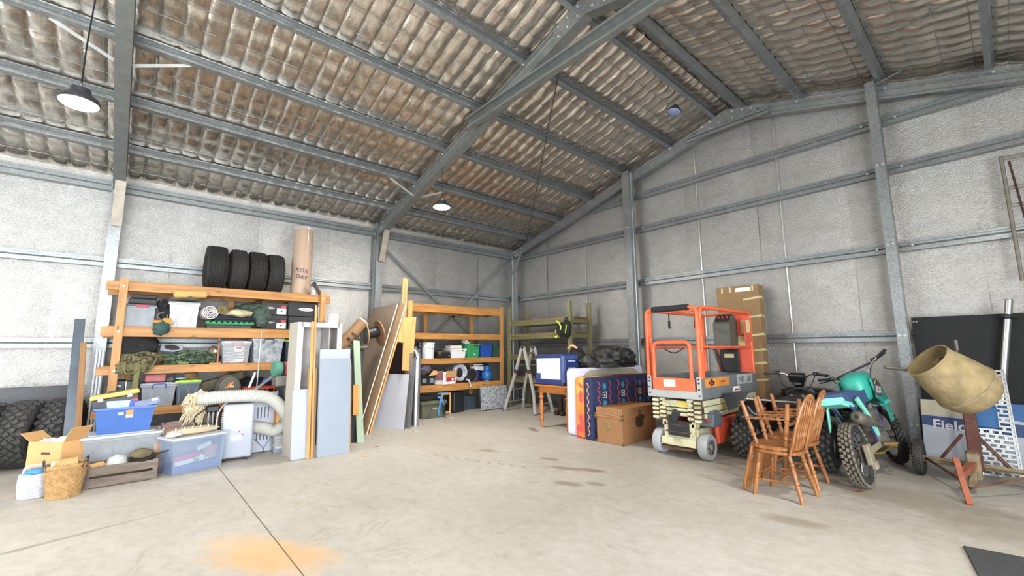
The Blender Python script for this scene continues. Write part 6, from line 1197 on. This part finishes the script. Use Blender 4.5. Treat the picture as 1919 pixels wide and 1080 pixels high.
# ================================================================= first unit, lower shelf and its floor
def lower():
    z = .653
    t = put('black_case', 'black upright case in the lower shelf left corner', 'case', -8.57, 1.10, z, .3); part('case_body', blackp, t, lambda bm: box(bm, (0,0,.2), (.14,.28,.40), bev=.012)); part('latch', grey_steel, t, lambda bm: box(bm, (.0,-.143,.32), (.04,.006,.03)))
    t = put('green_case', 'dark green metal case beside the black upright one', 'case', -8.42, 1.08, z, .3); part('case_body', mat('case_green','46544E',.5,.2), t, lambda bm: box(bm, (0,0,.19), (.15,.28,.38), bev=.008)); part('edge', alu, t, lambda bm: box(bm, (-.076,-.141,.19), (.008,.006,.38)))
    t = put('grey_lidded_tub', 'grey tub with blue handle under the pink box', 'tub', -8.12, 1.17, z, .44); bin_(t, .40, .42, .31, grey_tr, mat('lid_pale','9DA2A8',.5), mat('handle_blue','4A50A8',.5), .87)
    t = put('pink_box', 'pinkish red plastic box on the grey lidded tub', 'box', -8.17, 1.12, z+.355, .3); part('box_body', mat('pink_red','B46868',.6,0,.08,18), t, lambda bm: box(bm, (0,0,.055), (.24,.22,.11), bev=.012)); part('lid_line', mat('pink_dark','8E4C50',.6), t, lambda bm: box(bm, (0,0,.08), (.243,.223,.006)))
    t = put('camera_bag', 'small black camera strap bundle beside the pink box', 'camera', -7.99, 1.12, z+.355, .12); part('camera_body', blackp, t, lambda bm: (box(bm, (0,0,.03), (.11,.07,.06), bev=.01), lathe(bm, [(.03,0),(.03,.05)], 12, RX90((0,-.06,.035))))); part('strap', blackp, t, lambda bm: tube(bm, arc([(.04,0,.06),(.05,.01,.2),(.0,.02,.3)], .08), .008, 5))
    t = put('lime_lid_tub', 'dark grey ribbed tub with lime green lid on lower shelf', 'tub', -7.77, 1.17, z, .4); bin_(t, .29, .38, .33, mat('tub_slate','4C5560',.45), mat('lime_lid','A6D83C',.45), None, .85, 3)
    c = part('brown_cap', mat('cap_brown','7A5F42',.85,0,.2,12,.3), None, lambda bm: (blob(bm, (0,0,.05), (.10,.10,.06), .1, 2, 101, 3, flat=.7), box(bm, (.10,.02,.02), (.10,.13,.012), rot=(0,.15,0), bev=.004)), smooth=True); tag(c, 'brown cap lying on the lime green lid', 'cap', loc=(1.0,-7.74,z+.385))
    c = part('blue_pouch', mat('pouch_paleblue','8FA6C8',.7), None, lambda bm: blob(bm, (0,0,.015), (.07,.08,.018), .1, 2, 103, 3), smooth=True); tag(c, 'pale blue pouch lying on the lime green lid', 'pouch', loc=(1.06,-7.86,z+.38))
    t = thing('canvas_swag', 'long olive canvas swag slanting across the lower shelf', 'swag', (.90,-7.36,.96), rot=(.30,0,0)); part('canvas', mat('canvas_olive','655E4C',.9,0,.15,7,.3,22), t, lambda bm: (box(bm, (0,0,0), (.26,.74,.13), bev=.05, seg=3), box(bm, (.02,.33,.04), (.25,.14,.03), rot=(.25,0,0), bev=.01)), smooth=True); part('flap', mat('canvas_flap','57523F',.9), t, lambda bm: box(bm, (.135,-.05,-.03), (.012,.6,.11), bev=.004))
    t = thing('sleeping_bag', 'grey round sleeping bag sack with orange emblem', 'sleeping bag', (1.22,-7.26,.87)); part('sack', mat('sack_grey','57544C',.8,0,.1,8,.3,20), t, lambda bm: lathe(bm, [(.002,.16),(.10,.158),(.15,.14),(.16,.10),(.16,-.2),(.12,-.24)], 28, RY90(), sx=1.32), smooth=True); part('seam_ring', mat('sack_seam','3E3C36',.8), t, lambda bm: tube(bm, [(.143,.152*math.cos(a),.2*math.sin(a)) for a in [2*PI*k/30 for k in range(30)]], .006, 5, closed=True)); part('emblem', mat('emblem_orange','D9793A',.6), t, lambda bm: prism(bm, [(-.07,-.045),(.06,-.045),(.055,-.035),(.02,-.03),(.055,.045),(.0,.03),(-.04,-.03),(-.07,-.035)], .004, Matrix(((0,0,1,.158),(1,0,0,0),(0,1,0,.06),(0,0,0,1))))); part('emblem_bar', white_p, t, lambda bm: box(bm, (.164,.03,.035), (.003,.05,.012)))
    t = put('red_tool_crate', 'orange red slatted plastic crate full of tools on lower shelf', 'crate', -6.83, 1.30, .655, .34, .1); rc = mat('crate_red','B0472F',.5); w, d, h = .46, .32, .21
    part('crate_rim', rc, t, lambda bm: (box(bm, (0,-d/2,h-.015), (w,.02,.03)), box(bm, (0,d/2,h-.015), (w,.02,.03)), box(bm, (-w/2,0,h-.015), (.02,d,.03)), box(bm, (w/2,0,h-.015), (.02,d,.03)))); part('crate_base', rc, t, lambda bm: box(bm, (0,0,.012), (w*.9,d*.9,.024)))
    part('crate_strut', rc, t, lambda bm: [extr(bm, [(-.008,-.012),(.008,-.012),(.008,.012),(-.008,.012)], (x0,-d/2,h-.02), (x1,-d/2*.92,.015), up=(0,1,0)) for x0, x1 in ((-.22,-.2),(-.05,-.09),(.05,-.02),(.12,.06),(.22,.2),(-.14,-.12))]); part('tools', mat('tools_dark','3A3836',.5,.3,.4), t, lambda bm: (blob(bm, (-.08,0,.13), (.09,.09,.09), .4, 3, 111, 2), blob(bm, (.1,.02,.12), (.09,.09,.09), .4, 3, 112, 2)), smooth=True)
    for i, (p0, p1, r, m, lab, nme) in enumerate((((1.32,-6.92,.80),(1.24,-6.50,1.14),.020,alu,'silver bar slanting out of the red crate','metal_bar'),((1.30,-6.98,.86),(1.22,-6.89,1.10),.016,mat('level_white','D8DAE0',.4),'white and navy spirit level standing in the red crate','spirit_level'),((1.26,-6.86,.735),(1.25,-6.845,1.78),.006,white_p,'thin white upright rod rising from the red crate','thin_rod'))):
        c = part(nme, m, None, lambda bm: extr(bm, [(-r,-r*.5),(r,-r*.5),(r,r*.5),(-r,r*.5)], p0, p1, up=(1,0,.2))); tag(c, lab, 'bar' if i == 0 else 'level' if i == 1 else 'rod')
    c = part('blue_handset', mat('handset_blue','2F52B0',.4), None, lambda bm: (box(bm, (0,0,.04), (.07,.16,.07), rot=(.35,0,0), bev=.02),)); tag(c, 'blue plastic grip lying before the red crate', 'grip', loc=(1.22,-6.70,.92))
    c = part('dark_backpack', mat('pack_dark','2E2C34',.9,0,.5,8,.5,16), None, lambda bm: blob(bm, (0,0,.14), (.16,.34,.20), .28, 2.5, 121, 4, flat=.8), smooth=True); tag(c, 'dark lumpy backpack behind the red crate', 'backpack', loc=(.72,-6.80,z))
    t = thing('wrapped_rolls', 'green, red and brown cloth rolls on the grey box beside the cabinet', 'rolls', (2.22,-6.70,1.185), rot=(0,0,.15))
    for k, (c_, y, r, w_) in enumerate((('4F8570',-.10,.115,.10),('22262C',-.035,.10,.035),('B84C50',.02,.105,.06),('6A4A44',.085,.115,.06),('A89A98',.14,.115,.03))):
        part('cloth_roll', mat('roll_%s' % c_, c_, .8), t, lambda bm: lathe(bm, [(.02,-w_/2),(r*.95,-w_/2),(r,-w_/2+.01),(r,w_/2-.01),(r*.95,w_/2),(.02,w_/2)], 24, RX90((0,y,0))), smooth=True)
    t = put('grey_tool_box', 'grey box with white stripe below the cloth rolls', 'box', -6.69, 2.38, .925, .3); part('box_body', mat('toolbox_grey','6F6A64',.6), t, lambda bm: box(bm, (0,0,.08), (.28,.28,.15), bev=.015)); part('stripe', white_p, t, lambda bm: box(bm, (.04,-.143,.08), (.025,.006,.14)))
    t = put('black_pail', 'black pail with khaki strap below the grey box', 'pail', -6.66, 2.40, .652, .3); part('pail_body', blackp, t, lambda bm: lathe(bm, [(.095,0),(.105,.27),(.098,.27),(.085,.02)], 24), smooth=True); part('strap', wb_c, t, lambda bm: extr(bm, [(-.014,-.003),(.014,-.003),(.014,.003),(-.014,.003)], (-.04,-.108,.22), (.06,-.104,.03), up=(0,1,0)))
    # floor level
    c = part('black_dust_sheet', mat('sheet_black','242428',.85,0,.3,7,.5,14), None, lambda bm: (blob(bm, (0,0,.16), (.30,.50,.34), .18, 2.4, 131, 4, flat=.45),), smooth=True); tag(c, 'black dust sheet bunched on floor under the first unit', 'sheet', loc=(1.50,-7.92,0))
    c = part('cream_towel', mat('towel_cream','CBB59C',.95,0,.08,14,.4,40), None, lambda bm: (box(bm, (0,0,.09), (.20,.30,.085), rot=(.06,0,0), bev=.035, seg=3), box(bm, (.02,.09,.145), (.14,.12,.06), rot=(-.3,0,0), bev=.025, seg=2)), smooth=True); tag(c, 'cream folded towel lying on the black dust sheet', 'towel', loc=(1.72,-7.86,.34))
wb_c = mat('webbing','6F6B45',.9,0,.15,20)
lower()
# ================================================================= things on the floor before the first unit
def leftfloor():
    # off-road tyres standing against the wall
    labs = ['chunky off-road tyre in the row, cut by the photo edge', 'chunky off-road tyre, middle of the row by the left edge', 'chunky off-road tyre, nearest the leaning steel beam']
    mt = mat('mud_tyre','3E3D3C',.8,0,.2,12,dirt='5C5852',dirt_amt=.4)
    t0 = None
    for i, (x, y) in enumerate(((1.06,-9.76),(.98,-9.43),(.90,-9.10))):
        if t0 is None:
            t0 = thing('off_road_tyre', labs[0], 'tyre', group='off-road tyres in a row by the left edge'); c = part('carcass', mt, t0, tyre_carcass, .395, .275, .21, smooth=True)
            part('tread_lugs', mt, c, tread, .395, .275, 26, [(-.78,.35),(-.36,-.75),(0,.6),(.36,-.75),(.78,.35)], (.062,.058,.034), .5, 5, kind='stuff'); t = t0
        else: t = tree_copy(t0)
        t['label'] = labs[i]; t.location = (x, y, .415); t.rotation_euler = (0, .0, PI/2-.30)
    c = part('foam_panel', mat('foam_grey','5C5D60',.9,0,.12,40), None, lambda bm: box(bm, (0,0,.49), (.06,.95,.98), bev=.03, seg=3), smooth=True); tag(c, 'dark grey rounded panel standing behind the off-road tyres', 'panel', loc=(.46,-9.55,0), rot=(0,-.06,0))
    t = thing('steel_beam', 'blue grey steel beam leaning against left wall column', 'beam', (1.62,-8.97,0), rot=(.05,-.42,0)); part('beam_web', mat('beam_blue','5E6874',.45,.5,.15), t, lambda bm: extr(bm, [(-.055,-.04),(.055,-.04),(.055,-.03),(.006,-.03),(.006,.03),(.055,.03),(.055,.04),(-.055,.04),(-.055,.03),(-.006,.03),(-.006,-.03),(-.055,-.03)], (0,0,0), (0,0,2.1), up=(1,0,0)))
    c = part('leaning_batten', wood('batten_brown','9A7248','7A5432',2,.6,False), None, lambda bm: box(bm, (0,0,.84), (.04,.06,1.68), bev=.003)); tag(c, 'brown timber batten leaning beside the steel beam', 'batten', loc=(1.75,-8.88,0), rot=(.06,-.32,0))
    c = part('metal_offcuts', galv, None, lambda bm: [box(bm, (0,.035*k,.75), (.03,.02,1.5)) for k in range(3)] ); tag(c, 'bundle of upright metal channels behind the shelving post', 'channels', loc=(.78,-8.86,0), rot=(0,-.08,0))
    # open carton
    t = thing('open_carton', 'open brown cardboard carton with crumpled paper inside', 'carton', (2.47,-9.02,0), .74); part('carton_body', cardb, t, lambda bm: obox(bm, .42, .22, .49)); part('flap', cardb, t, lambda bm: [extr(bm, [(-.105,-.003),(.105,-.003),(.105,.003),(-.105,.003)], a, b, up=(1,0,.01)) for a, b in (((-.21,0,.49),(-.34,0,.57)), ((.21,0,.49),(.30,0,.64)))]); part('hand_hole', mat('hole_dark','5A3E26',.8), t, lambda bm: box(bm, (.02,-.1145,.37), (.11,.003,.028), bev=.001))
    part('crumpled_paper', paper, t, lambda bm: (blob(bm, (-.08,0,.46), (.10,.09,.05), .35, 3, 141, 3), blob(bm, (.09,0,.47), (.10,.09,.06), .35, 3, 142, 3)), smooth=True)
    # white rope basket
    t = thing('white_rope_basket', 'small white rope basket holding something blue', 'basket', (2.83,-9.11,0)); rp = mat('rope_white','BCC0C6',.85,0,.05,20)
    part('coil_wall', rp, t, lambda bm: [tube(bm, [((.112+.012*math.sin(i*.25))*math.cos(a), (.112+.012*math.sin(i*.25))*math.sin(a), .012+.021*i) for a in [2*PI*k/28 for k in range(28)]], .0115, 6, closed=True) for i in range(11)], smooth=True); part('base', rp, t, lambda bm: lathe(bm, [(.002,.004),(.112,.004),(.112,.02),(.002,.02)], 24)); part('rope_handle', rp, t, lambda bm: tube(bm, arc([(.0,-.10,.22),(.02,-.09,.31),(.02,.08,.31),(.0,.10,.22)], .08), .010, 6), smooth=True); part('blue_content', mat('content_blue','4E93CC',.6,0,.2,15,.5), t, lambda bm: blob(bm, (0,0,.235), (.09,.09,.045), .25, 3, 151, 3), smooth=True)
    # wicker basket
    t = thing('wicker_basket', 'round woven basket with dark leather handles and a rolled mat', 'basket', (3.03,-8.89,0)); t.scale = (.87,.87,.95); sg = mat('seagrass','A98658',.85,0,.25,22); lt = mat('leather_dark','3A2A28',.5)
    def weave_(bm):
        for i in range(15):
            z = .012+.0215*i; R = .135+.04*(i/14)
            tube(bm, [((R+.005*(1 if (k+i) % 2 else -1))*math.cos(2*PI*k/44)*1.05, (R+.005*(1 if (k+i) % 2 else -1))*math.sin(2*PI*k/44), z) for k in range(44)], .0125, 5, closed=True)
    part('woven_wall', sg, t, weave_, smooth=True); part('base', sg, t, lambda bm: lathe(bm, [(.002,.004),(.135,.004),(.135,.02),(.002,.02)], 24)); part('rim', sg, t, lambda bm: tube(bm, [(.185*math.cos(a),.178*math.sin(a),.33) for a in [2*PI*k/36 for k in range(36)]], .013, 6, closed=True), smooth=True)
    for s, a0 in ((-1, -1.2), (1, 1.1)): part('leather_handle', lt, t, lambda bm: tube(bm, arc([(.185*math.cos(a0-.22),.18*math.sin(a0-.22),.28),(.20*math.cos(a0-.1),.2*math.sin(a0-.1),.40),(.20*math.cos(a0+.1),.2*math.sin(a0+.1),.40),(.185*math.cos(a0+.22),.18*math.sin(a0+.22),.28)], .05), .011, 6, flat=.6), smooth=True)
    part('rolled_mat', mat('roll_straw','C2A070',.85,0,.2,30), t, lambda bm: [tube(bm, [(-.02+.07*math.cos(a),-.09+.022*i,.32+.06*math.sin(a)) for a in [2*PI*k/18 for k in range(18)]], .012, 5, closed=True) for i in range(9)], smooth=True); part('rolled_core', paper, t, lambda bm: tube(bm, [(-.02,-.13,.32),(-.02,.08,.32)], .052, 14), smooth=True)
    # wooden crate
    wc = wood('crate_weathered','7E7168','5C5048',0,.8,False); t = thing('wooden_crate', 'weathered slatted wooden crate with glass bowl and frying pan', 'crate', (2.74,-8.45,0), PI/2+.02); w, d = .57, .33
    for y in (-d/2, d/2):
        for z in (.055,.175): part('slat', wc, t, lambda bm: box(bm, (0,y,z), (w,.014,.095), bev=.002))
    for x in (-w/2, w/2):
        for z in (.055,.175): part('slat', wc, t, lambda bm: box(bm, (x,0,z), (.014,d,.095), bev=.002))
        for y in (-d/2+.012, d/2-.012): part('corner_post', wc, t, lambda bm: box(bm, (x-math.copysign(.0,x),y,.115), (.045,.035,.23), bev=.002))
    part('base_board', wc, t, lambda bm: box(bm, (0,0,.012), (w-.02,d-.02,.015)))
    b = part('glass_bowl', mat('bowl_glass','DDE0DE',.08,0,.02,alpha=.35), None, lambda bm: lathe(bm, [(.02,0),(.07,.03),(.095,.09),(.08,.16),(.02,.19),(.012,.188),(.07,.15),(.088,.09),(.06,.035)], 24), smooth=True); tag(b, 'clear glass dome bowl lying in the wooden crate', 'bowl', loc=(2.80,-8.50,.12))
    b = thing('frying_pan', 'dark frying pan resting in the wooden crate', 'pan', (2.79,-8.27,.215), rot=(.12,.1,.1)); part('pan', mat('pan_iron','33302C',.5,.3), b, lambda bm: lathe(bm, [(.002,0),(.11,.0),(.135,.035),(.13,.035),(.105,.008),(.002,.006)], 28), smooth=True); part('pan_handle', blackp, b, lambda bm: extr(bm, [(-.012,-.006),(.012,-.006),(.012,.006),(-.012,.006)], (0,.12,.03), (.03,.24,.05)))
    b = part('khaki_hat', mat('hat_khaki','6B614A',.9,0,.2,12,.3), None, lambda bm: blob(bm, (0,0,.05), (.08,.11,.06), .15, 2, 161, 3, flat=.6), smooth=True); tag(b, 'khaki cloth hat at the back of the wooden crate', 'hat', loc=(2.66,-8.29,.21))
    b = part('wood_scrap', ply_m, None, lambda bm: box(bm, (0,0,.015), (.10,.12,.02), rot=(.1,.2,.3))); tag(b, 'pale wood scrap at the left of the wooden crate', 'scrap', loc=(2.78,-8.66,.20))
    # big clear tub and blue tub
    t = put('large_clear_tub', 'large clear storage tub with dusty lid under the blue tub', 'tub', -8.48, 2.56, 0, .46, .04); bin_(t, .68, .44, .46, clear_p, None, None, .9); part('lid', mat('lid_dusty','AFB3B4',.5,0,.1,8), t, lambda bm: (box(bm, (0,0,.475), (.74,.50,.035), bev=.01), box(bm, (0,0,.498), (.60,.38,.014), bev=.005))); part('side_clip', mat('clip_clear','C5CCD4',.3), t, lambda bm: (box(bm, (-.385,0,.42), (.03,.12,.14), bev=.01), box(bm, (.385,0,.42), (.03,.12,.14), bev=.01)))
    part('contents', mat('tub_contents','7C8792',.6,0,.4,6), t, lambda bm: (blob(bm, (-.15,0,.2), (.14,.15,.18), .25, 2.5, 171, 3), blob(bm, (.06,-.02,.22), (.15,.15,.19), .2, 2.5, 172, 3), blob(bm, (.22,.02,.18), (.10,.15,.15), .25, 2.5, 173, 3)), smooth=True)
    t = put('blue_tub', 'bright blue open tub stacked on the large clear tub', 'tub', -8.48, 2.56, .506, .42, .05); bt = mat('tub_blue','3860A6',.3,0,.08,6); bin_(t, .54, .40, .30, bt, None, None, .86)
    part('price_sticker', mat('sticker_or','D97A3C',.5), t, lambda bm: box(bm, (.035,-.197,.235), (.065,.003,.06), rot=(-.09,0,0))); part('price_barcode', paper, t, lambda bm: (box(bm, (.035,-.193,.19), (.065,.003,.035), rot=(-.09,0,0)), box(bm, (-.045,-.1965,.225), (.05,.003,.03), rot=(-.09,0,0))))
    part('contents', mat('items_mixed','5C6A8A',.6,0,.5,9), t, lambda bm: (box(bm, (0,0,.2), (.46,.32,.16), bev=.03),))
    t = thing('yellow_lid_toolbox', 'black toolbox with yellow lid tilted in the blue tub', 'toolbox', (2.38,-8.56,.80), rot=(.16,0,0)); tb_ = PI/2; t.rotation_euler = (Matrix.Rotation(.16,4,'X') @ Matrix.Rotation(PI/2,4,'Z')).to_euler()
    part('box_body', blackp, t, lambda bm: box(bm, (0,0,.06), (.42,.20,.13), bev=.01)); part('lid', mat('lid_yellow','D8B25E',.5), t, lambda bm: box(bm, (0,0,.15), (.44,.22,.05), bev=.012)); part('handle', blackp, t, lambda bm: box(bm, (.0,0,.185), (.14,.04,.02), bev=.005)); part('clasp', grey_steel, t, lambda bm: (box(bm, (-.13,-.113,.12), (.05,.012,.05), bev=.004), box(bm, (.13,-.113,.12), (.05,.012,.05), bev=.004))); part('red_badge', mat('badge_red','C0323E',.5), t, lambda bm: box(bm, (.17,-.102,.05), (.06,.004,.03)))
    for i, (yy, zz, col, lab, w_, h_, a) in enumerate(((-8.53,.80,'9CC8C6','pale green printed pouch standing in the blue tub',.22,.14,.15),(-8.37,.79,'2F4F9C','blue folded item in the blue tub front',.16,.08,-.1),(-8.27,.80,'6E7A94','grey blister pack with white tag in the blue tub',.24,.08,.2))):
        c = part(['printed_pouch','blue_folder','blister_pack'][i], mat('tub_item%d' % i, col, .5, 0, .2, 20), None, lambda bm: (box(bm, (0,0,.04), (.015,w_,h_), bev=.004),)); tag(c, lab, ['pouch','folder','packet'][i], loc=(2.50+.01*i,yy,zz), rot=(a,-.35,0))
        if i == 2: part('tag', paper, c, lambda bm: box(bm, (.009,.07,.06), (.003,.06,.03)))
    # clear tub with toys
    t = thing('clear_tub', 'clear tub with red and blue contents beside the air conditioner', 'tub', (2.66,-7.80,0), 1.90); bin_(t, .58, .36, .40, clear_b, None, None, .93); part('lid', mat('lid_milky','C7CACC',.4,0,.05,alpha=.85), t, lambda bm: box(bm, (0,0,.41), (.62,.40,.03), bev=.008))
    part('blue_bottom', mat('inner_blue','3E4C92',.6), t, lambda bm: box(bm, (0,0,.055), (.50,.30,.09), bev=.01)); part('red_box', mat('inner_red','C83A58',.6), t, lambda bm: box(bm, (-.12,-.14,.19), (.26,.04,.05), rot=(0,-.08,0))); part('toy_box', paper, t, lambda bm: box(bm, (-.1,-.145,.135), (.28,.03,.05), rot=(0,-.08,0))); part('toy_print', mat('toy_teal','4AA08C',.6), t, lambda bm: box(bm, (-.02,-.162,.135), (.06,.004,.04), rot=(0,-.08,0))); part('white_jar', white_p, t, lambda bm: (box(bm, (.08,-.10,.28), (.16,.05,.06), rot=(0,-.3,0), bev=.01), box(bm, (.06,-.12,.13), (.13,.05,.02)))); part('terracotta_pot', mat('terracotta','B5866C',.7), t, lambda bm: lathe(bm, [(.07,.11),(.10,.26),(.095,.26),(.065,.12)], 18, TR((.19,-.02,0)), caps=False), smooth=True); part('yellow_note', mat('note_yellow','E0D9A0',.7), t, lambda bm: box(bm, (.04,-.15,.155), (.06,.01,.06), rot=(0,.4,0)))
    t = thing('peg_rack', 'row of steel pegs on a cloth roll lying on the clear tub', 'rack', (2.67,-7.79,.428), 1.90); part('cloth', mat('canvas_cream','C4B598',.9,0,.1,12,.3), t, lambda bm: blob(bm, (.0,.04,.035), (.30,.10,.05), .15, 2.5, 181, 3, flat=.7), smooth=True); part('peg', alu, t, lambda bm: [tube(bm, [(-.22+.09*k,-.02,.02),(-.22+.09*k,-.02,.10)], .010, 8) for k in range(6)]); part('cloth_end', paper, t, lambda bm: blob(bm, (-.24,-.04,.03), (.09,.06,.03), .3, 3, 182, 3, flat=.8), smooth=True)
    for k, (x, zt_, lab) in enumerate(((2.30,.53,'front brown picture frame behind the clear tub'),(2.22,.55,'rear brown picture frame behind the clear tub'))):
        t = thing('picture_frame', lab, 'frame', (x,-7.85+.04*k,0), rot=(Matrix.Rotation(2.01,4,'Z') @ Matrix.Rotation(-.12,4,'X')).to_euler(), group='picture frames leaning behind the clear tub'); fm = mat('frame_mauve','8A7470',.5,0,.1)
        part('frame_bar', fm, t, lambda bm: (box(bm, (-.28,0,zt_/2), (.05,.025,zt_)), box(bm, (.28,0,zt_/2), (.05,.025,zt_)), box(bm, (0,0,zt_-.025), (.56,.025,.05)), box(bm, (0,0,.025), (.56,.025,.05)))); part('backing', mat('backing_peach','B89680',.8), t, lambda bm: box(bm, (0,.008,zt_/2), (.54,.006,zt_-.04)))
    c = part('timber_stub', pine_z, None, lambda bm: box(bm, (0,0,.18), (.05,.09,.36), bev=.003)); tag(c, 'short pine stub standing between the large and small clear tubs', 'timber', loc=(2.50,-8.13,0))
    # portable air conditioner
    t = thing('air_conditioner', 'white portable air conditioner with flexible exhaust hose', 'air conditioner', (2.40,-7.28,0), PI/2-.16); aw = mat('ac_white','A6ACBA',.35,0,.02,4); w, d, h = .36, .36, .70
    part('housing', aw, t, lambda bm: box(bm, (0,0,.035+h/2), (w,d,h), bev=.03, seg=3), smooth=True); part('top_panel', dgrey, t, lambda bm: box(bm, (0,.02,h+.036), (w-.08,d-.12,.014), bev=.005)); part('handle_slot', mat('ac_shadow','BFC3CC',.5), t, lambda bm: box(bm, (0,-d/2-.001,.64), (.10,.004,.022), bev=.001))
    part('vent_fin', aw, t, lambda bm: [box(bm, (-w/2-.004,-.02,.40+.028*k), (.02,.22,.010), rot=(0,.5,0)) for k in range(9)]); part('sticker', mat('ac_sticker','C7CBD6',.5), t, lambda bm: (box(bm, (-.01,-d/2-.002,.30), (.13,.003,.06)), box(bm, (.0,-d/2-.002,.42), (.06,.003,.05)))); part('warning_mark', mat('mark_red','A84A48',.6), t, lambda bm: [prism(bm, [(-.015,0),(.015,0),(0,.024)], .003, TR((x,-d/2-.001,z),(PI/2,0,0))) for x, z in ((.02,.37),(.06,.33))]); part('caster', blackp, t, lambda bm: [lathe(bm, [(.022,-.012),(.022,.012)], 12, RY90((x,y,.022))) for x in (-.13,.13) for y in (-.13,.13)])
    hp = [Vector(q) for q in ((2.30,-7.16,.40),(2.36,-6.98,.36),(2.42,-6.82,.32),(2.45,-6.70,.40),(2.45,-6.70,.53),(2.46,-6.80,.68),(2.46,-6.95,.79),(2.46,-7.15,.83),(2.44,-7.45,.84),(2.42,-7.78,.83))]
    sm = []
    for i in range(len(hp)-1):
        p_ = [hp[max(0,i-1)], hp[i], hp[i+1], hp[min(len(hp)-1,i+2)]]
        for k in range(26):
            u = k/26; sm.append(.5*((2*p_[1])+(-p_[0]+p_[2])*u+(2*p_[0]-5*p_[1]+4*p_[2]-p_[3])*u*u+(-p_[0]+3*p_[1]-3*p_[2]+p_[3])*u**3))
    h_ = part('exhaust_hose', mat('hose_white','C6C6C0',.6,0,.03), t, lambda bm: tube(bm, [t.matrix_basis.inverted() @ q for q in sm], [.083+.0055*(1 if k % 2 else -1) for k in range(len(sm))], 18), smooth=False)
    # window vent kit
    t = thing('window_vent_panel', 'white vented window panel standing behind the air conditioner', 'panel', (2.24,-6.92,0), rot=(Matrix.Rotation(PI/2,4,'Z') @ Matrix.Rotation(-.06,4,'X')).to_euler()); part('panel', aw, t, lambda bm: box(bm, (0,0,.43), (.36,.03,.84), bev=.006)); part('edge_trim', mat('trim_dark','55565C',.5), t, lambda bm: (box(bm, (.14,-.017,.43), (.006,.004,.76)), box(bm, (.165,-.017,.43), (.004,.004,.76)))); part('slot', dgrey, t, lambda bm: [box(bm, (-.09+.045*k,-.017,z), (.014,.004,.16)) for k in range(4) for z in (.25,.56)]); part('wire_stand', dark_steel, t, lambda bm: (tube(bm, [(-.12,-.03,.2),(.0,-.05,.06),(.12,-.03,.24)], .004, 4), tube(bm, [(0,-.05,.06),(0,-.05,.0)], .004, 4)))
    c = part('orange_carton', mat('carton_orange','CF9450',.7,0,.06), None, lambda bm: box(bm, (0,0,.15), (.22,.24,.29), bev=.004)); tag(c, 'orange tan carton above the books beside the cabinet', 'carton', loc=(2.30,-6.68,.358))
    t = put('book_tub', 'clear tub filled with stacked books beside the cabinet', 'tub', -6.70, 2.46, 0, .34); bin_(t, .26, .32, .31, clear_p, mat('lid_blue','7F9CC0',.5), None, .95); cols = ['6C8CB4','D8DCE2','C9B48E','AFC0D4','D8C4A4','8FA2B8']
    for k in range(6): part('book', mat('book_%d' % k, cols[k], .6), t, lambda bm: box(bm, (.01*(k % 2),-.02,.03+.045*k), (.21,.26,.04), bev=.003))
    t = thing('furry_duster', 'shaggy cream sheepskin hanging beside the hose end', 'sheepskin', (2.20,-7.72,.70)); fur = mat('fur_cream','CFC2A4',.95,0,.15,20)
    def furm(bm):
        rnd = random.Random(4)
        for k in range(240):
            y = rnd.uniform(-.15,.13); z = rnd.uniform(-.12,.20); L = rnd.uniform(.06,.14); sl = -.25*(y+.15)
            a = Vector((rnd.uniform(-.05,.06), y, z+sl)); b = a+Vector((rnd.uniform(.02,.07), rnd.uniform(-.09,.02), -L))
            tube(bm, [a, (a+b)/2+Vector((.02,0,.01)), b], [.014,.011,.002], 4)
    part('hide', fur, t, lambda bm: blob(bm, (0,0,.02), (.06,.16,.20), .2, 2.5, 191, 3), smooth=True); part('fur_locks', fur, t, furm, kind='stuff')
    t = thing('tripod_stand', 'black and grey upright pump stand left of the air conditioner', 'stand', (2.30,-7.58,0)); part('head', blackp, t, lambda bm: box(bm, (0,0,.68), (.14,.16,.10), bev=.02)); part('rod', grey_steel, t, lambda bm: [tube(bm, [(.05,y,.0),(.05,y*.8,.66)], .012, 8) for y in (-.05,.01,.07)]); part('bag', mat('bag_brown','4E4438',.8), t, lambda bm: blob(bm, (-.02,-.03,.52), (.06,.07,.11), .15, 2, 195, 3), smooth=True); part('cord', blackp, t, lambda bm: tube(bm, arc([(.02,-.06,.70),(.06,-.22,.58),(.05,-.15,.44),(.03,-.04,.50)], .1), .008, 6), smooth=True); part('hose_loop', white_p, t, lambda bm: tube(bm, arc([(.05,.06,.3),(.08,.05,.62),(.06,.14,.76),(.0,.28,.76)], .1), .008, 6), smooth=True)
    c = part('maroon_cloth', mat('cloth_maroon','4A1E2A',.9,0,.2,10,.4), None, lambda bm: blob(bm, (0,0,.22), (.12,.2,.26), .18, 2.5, 197, 3, flat=.82), smooth=True); tag(c, 'dark maroon cloth behind the pump stand', 'cloth', loc=(2.02,-7.60,0))
    # floor litter near the boards
    for i, (x, y, col, lab) in enumerate(((3.05,-5.55,'6A4A9C','tiny purple scrap on concrete before the boards'),(2.75,-5.15,'4A4640','tiny dark scrap on concrete before the white panel'),(2.4,-4.5,'D8D4CC','tiny pale scrap on concrete near the steel duct'))):
        c = part('litter_scrap', mat('scrap%d' % i, col, .7), None, lambda bm: prism(bm, [(-.03,0),(.02,-.008),(.035,.006),(0,.012)], .005, TR((0,0,.001)))); tag(c, lab, 'scrap', loc=(x,y,0), rz=1.1)
ply_m = MATS['plywood']
leftfloor()
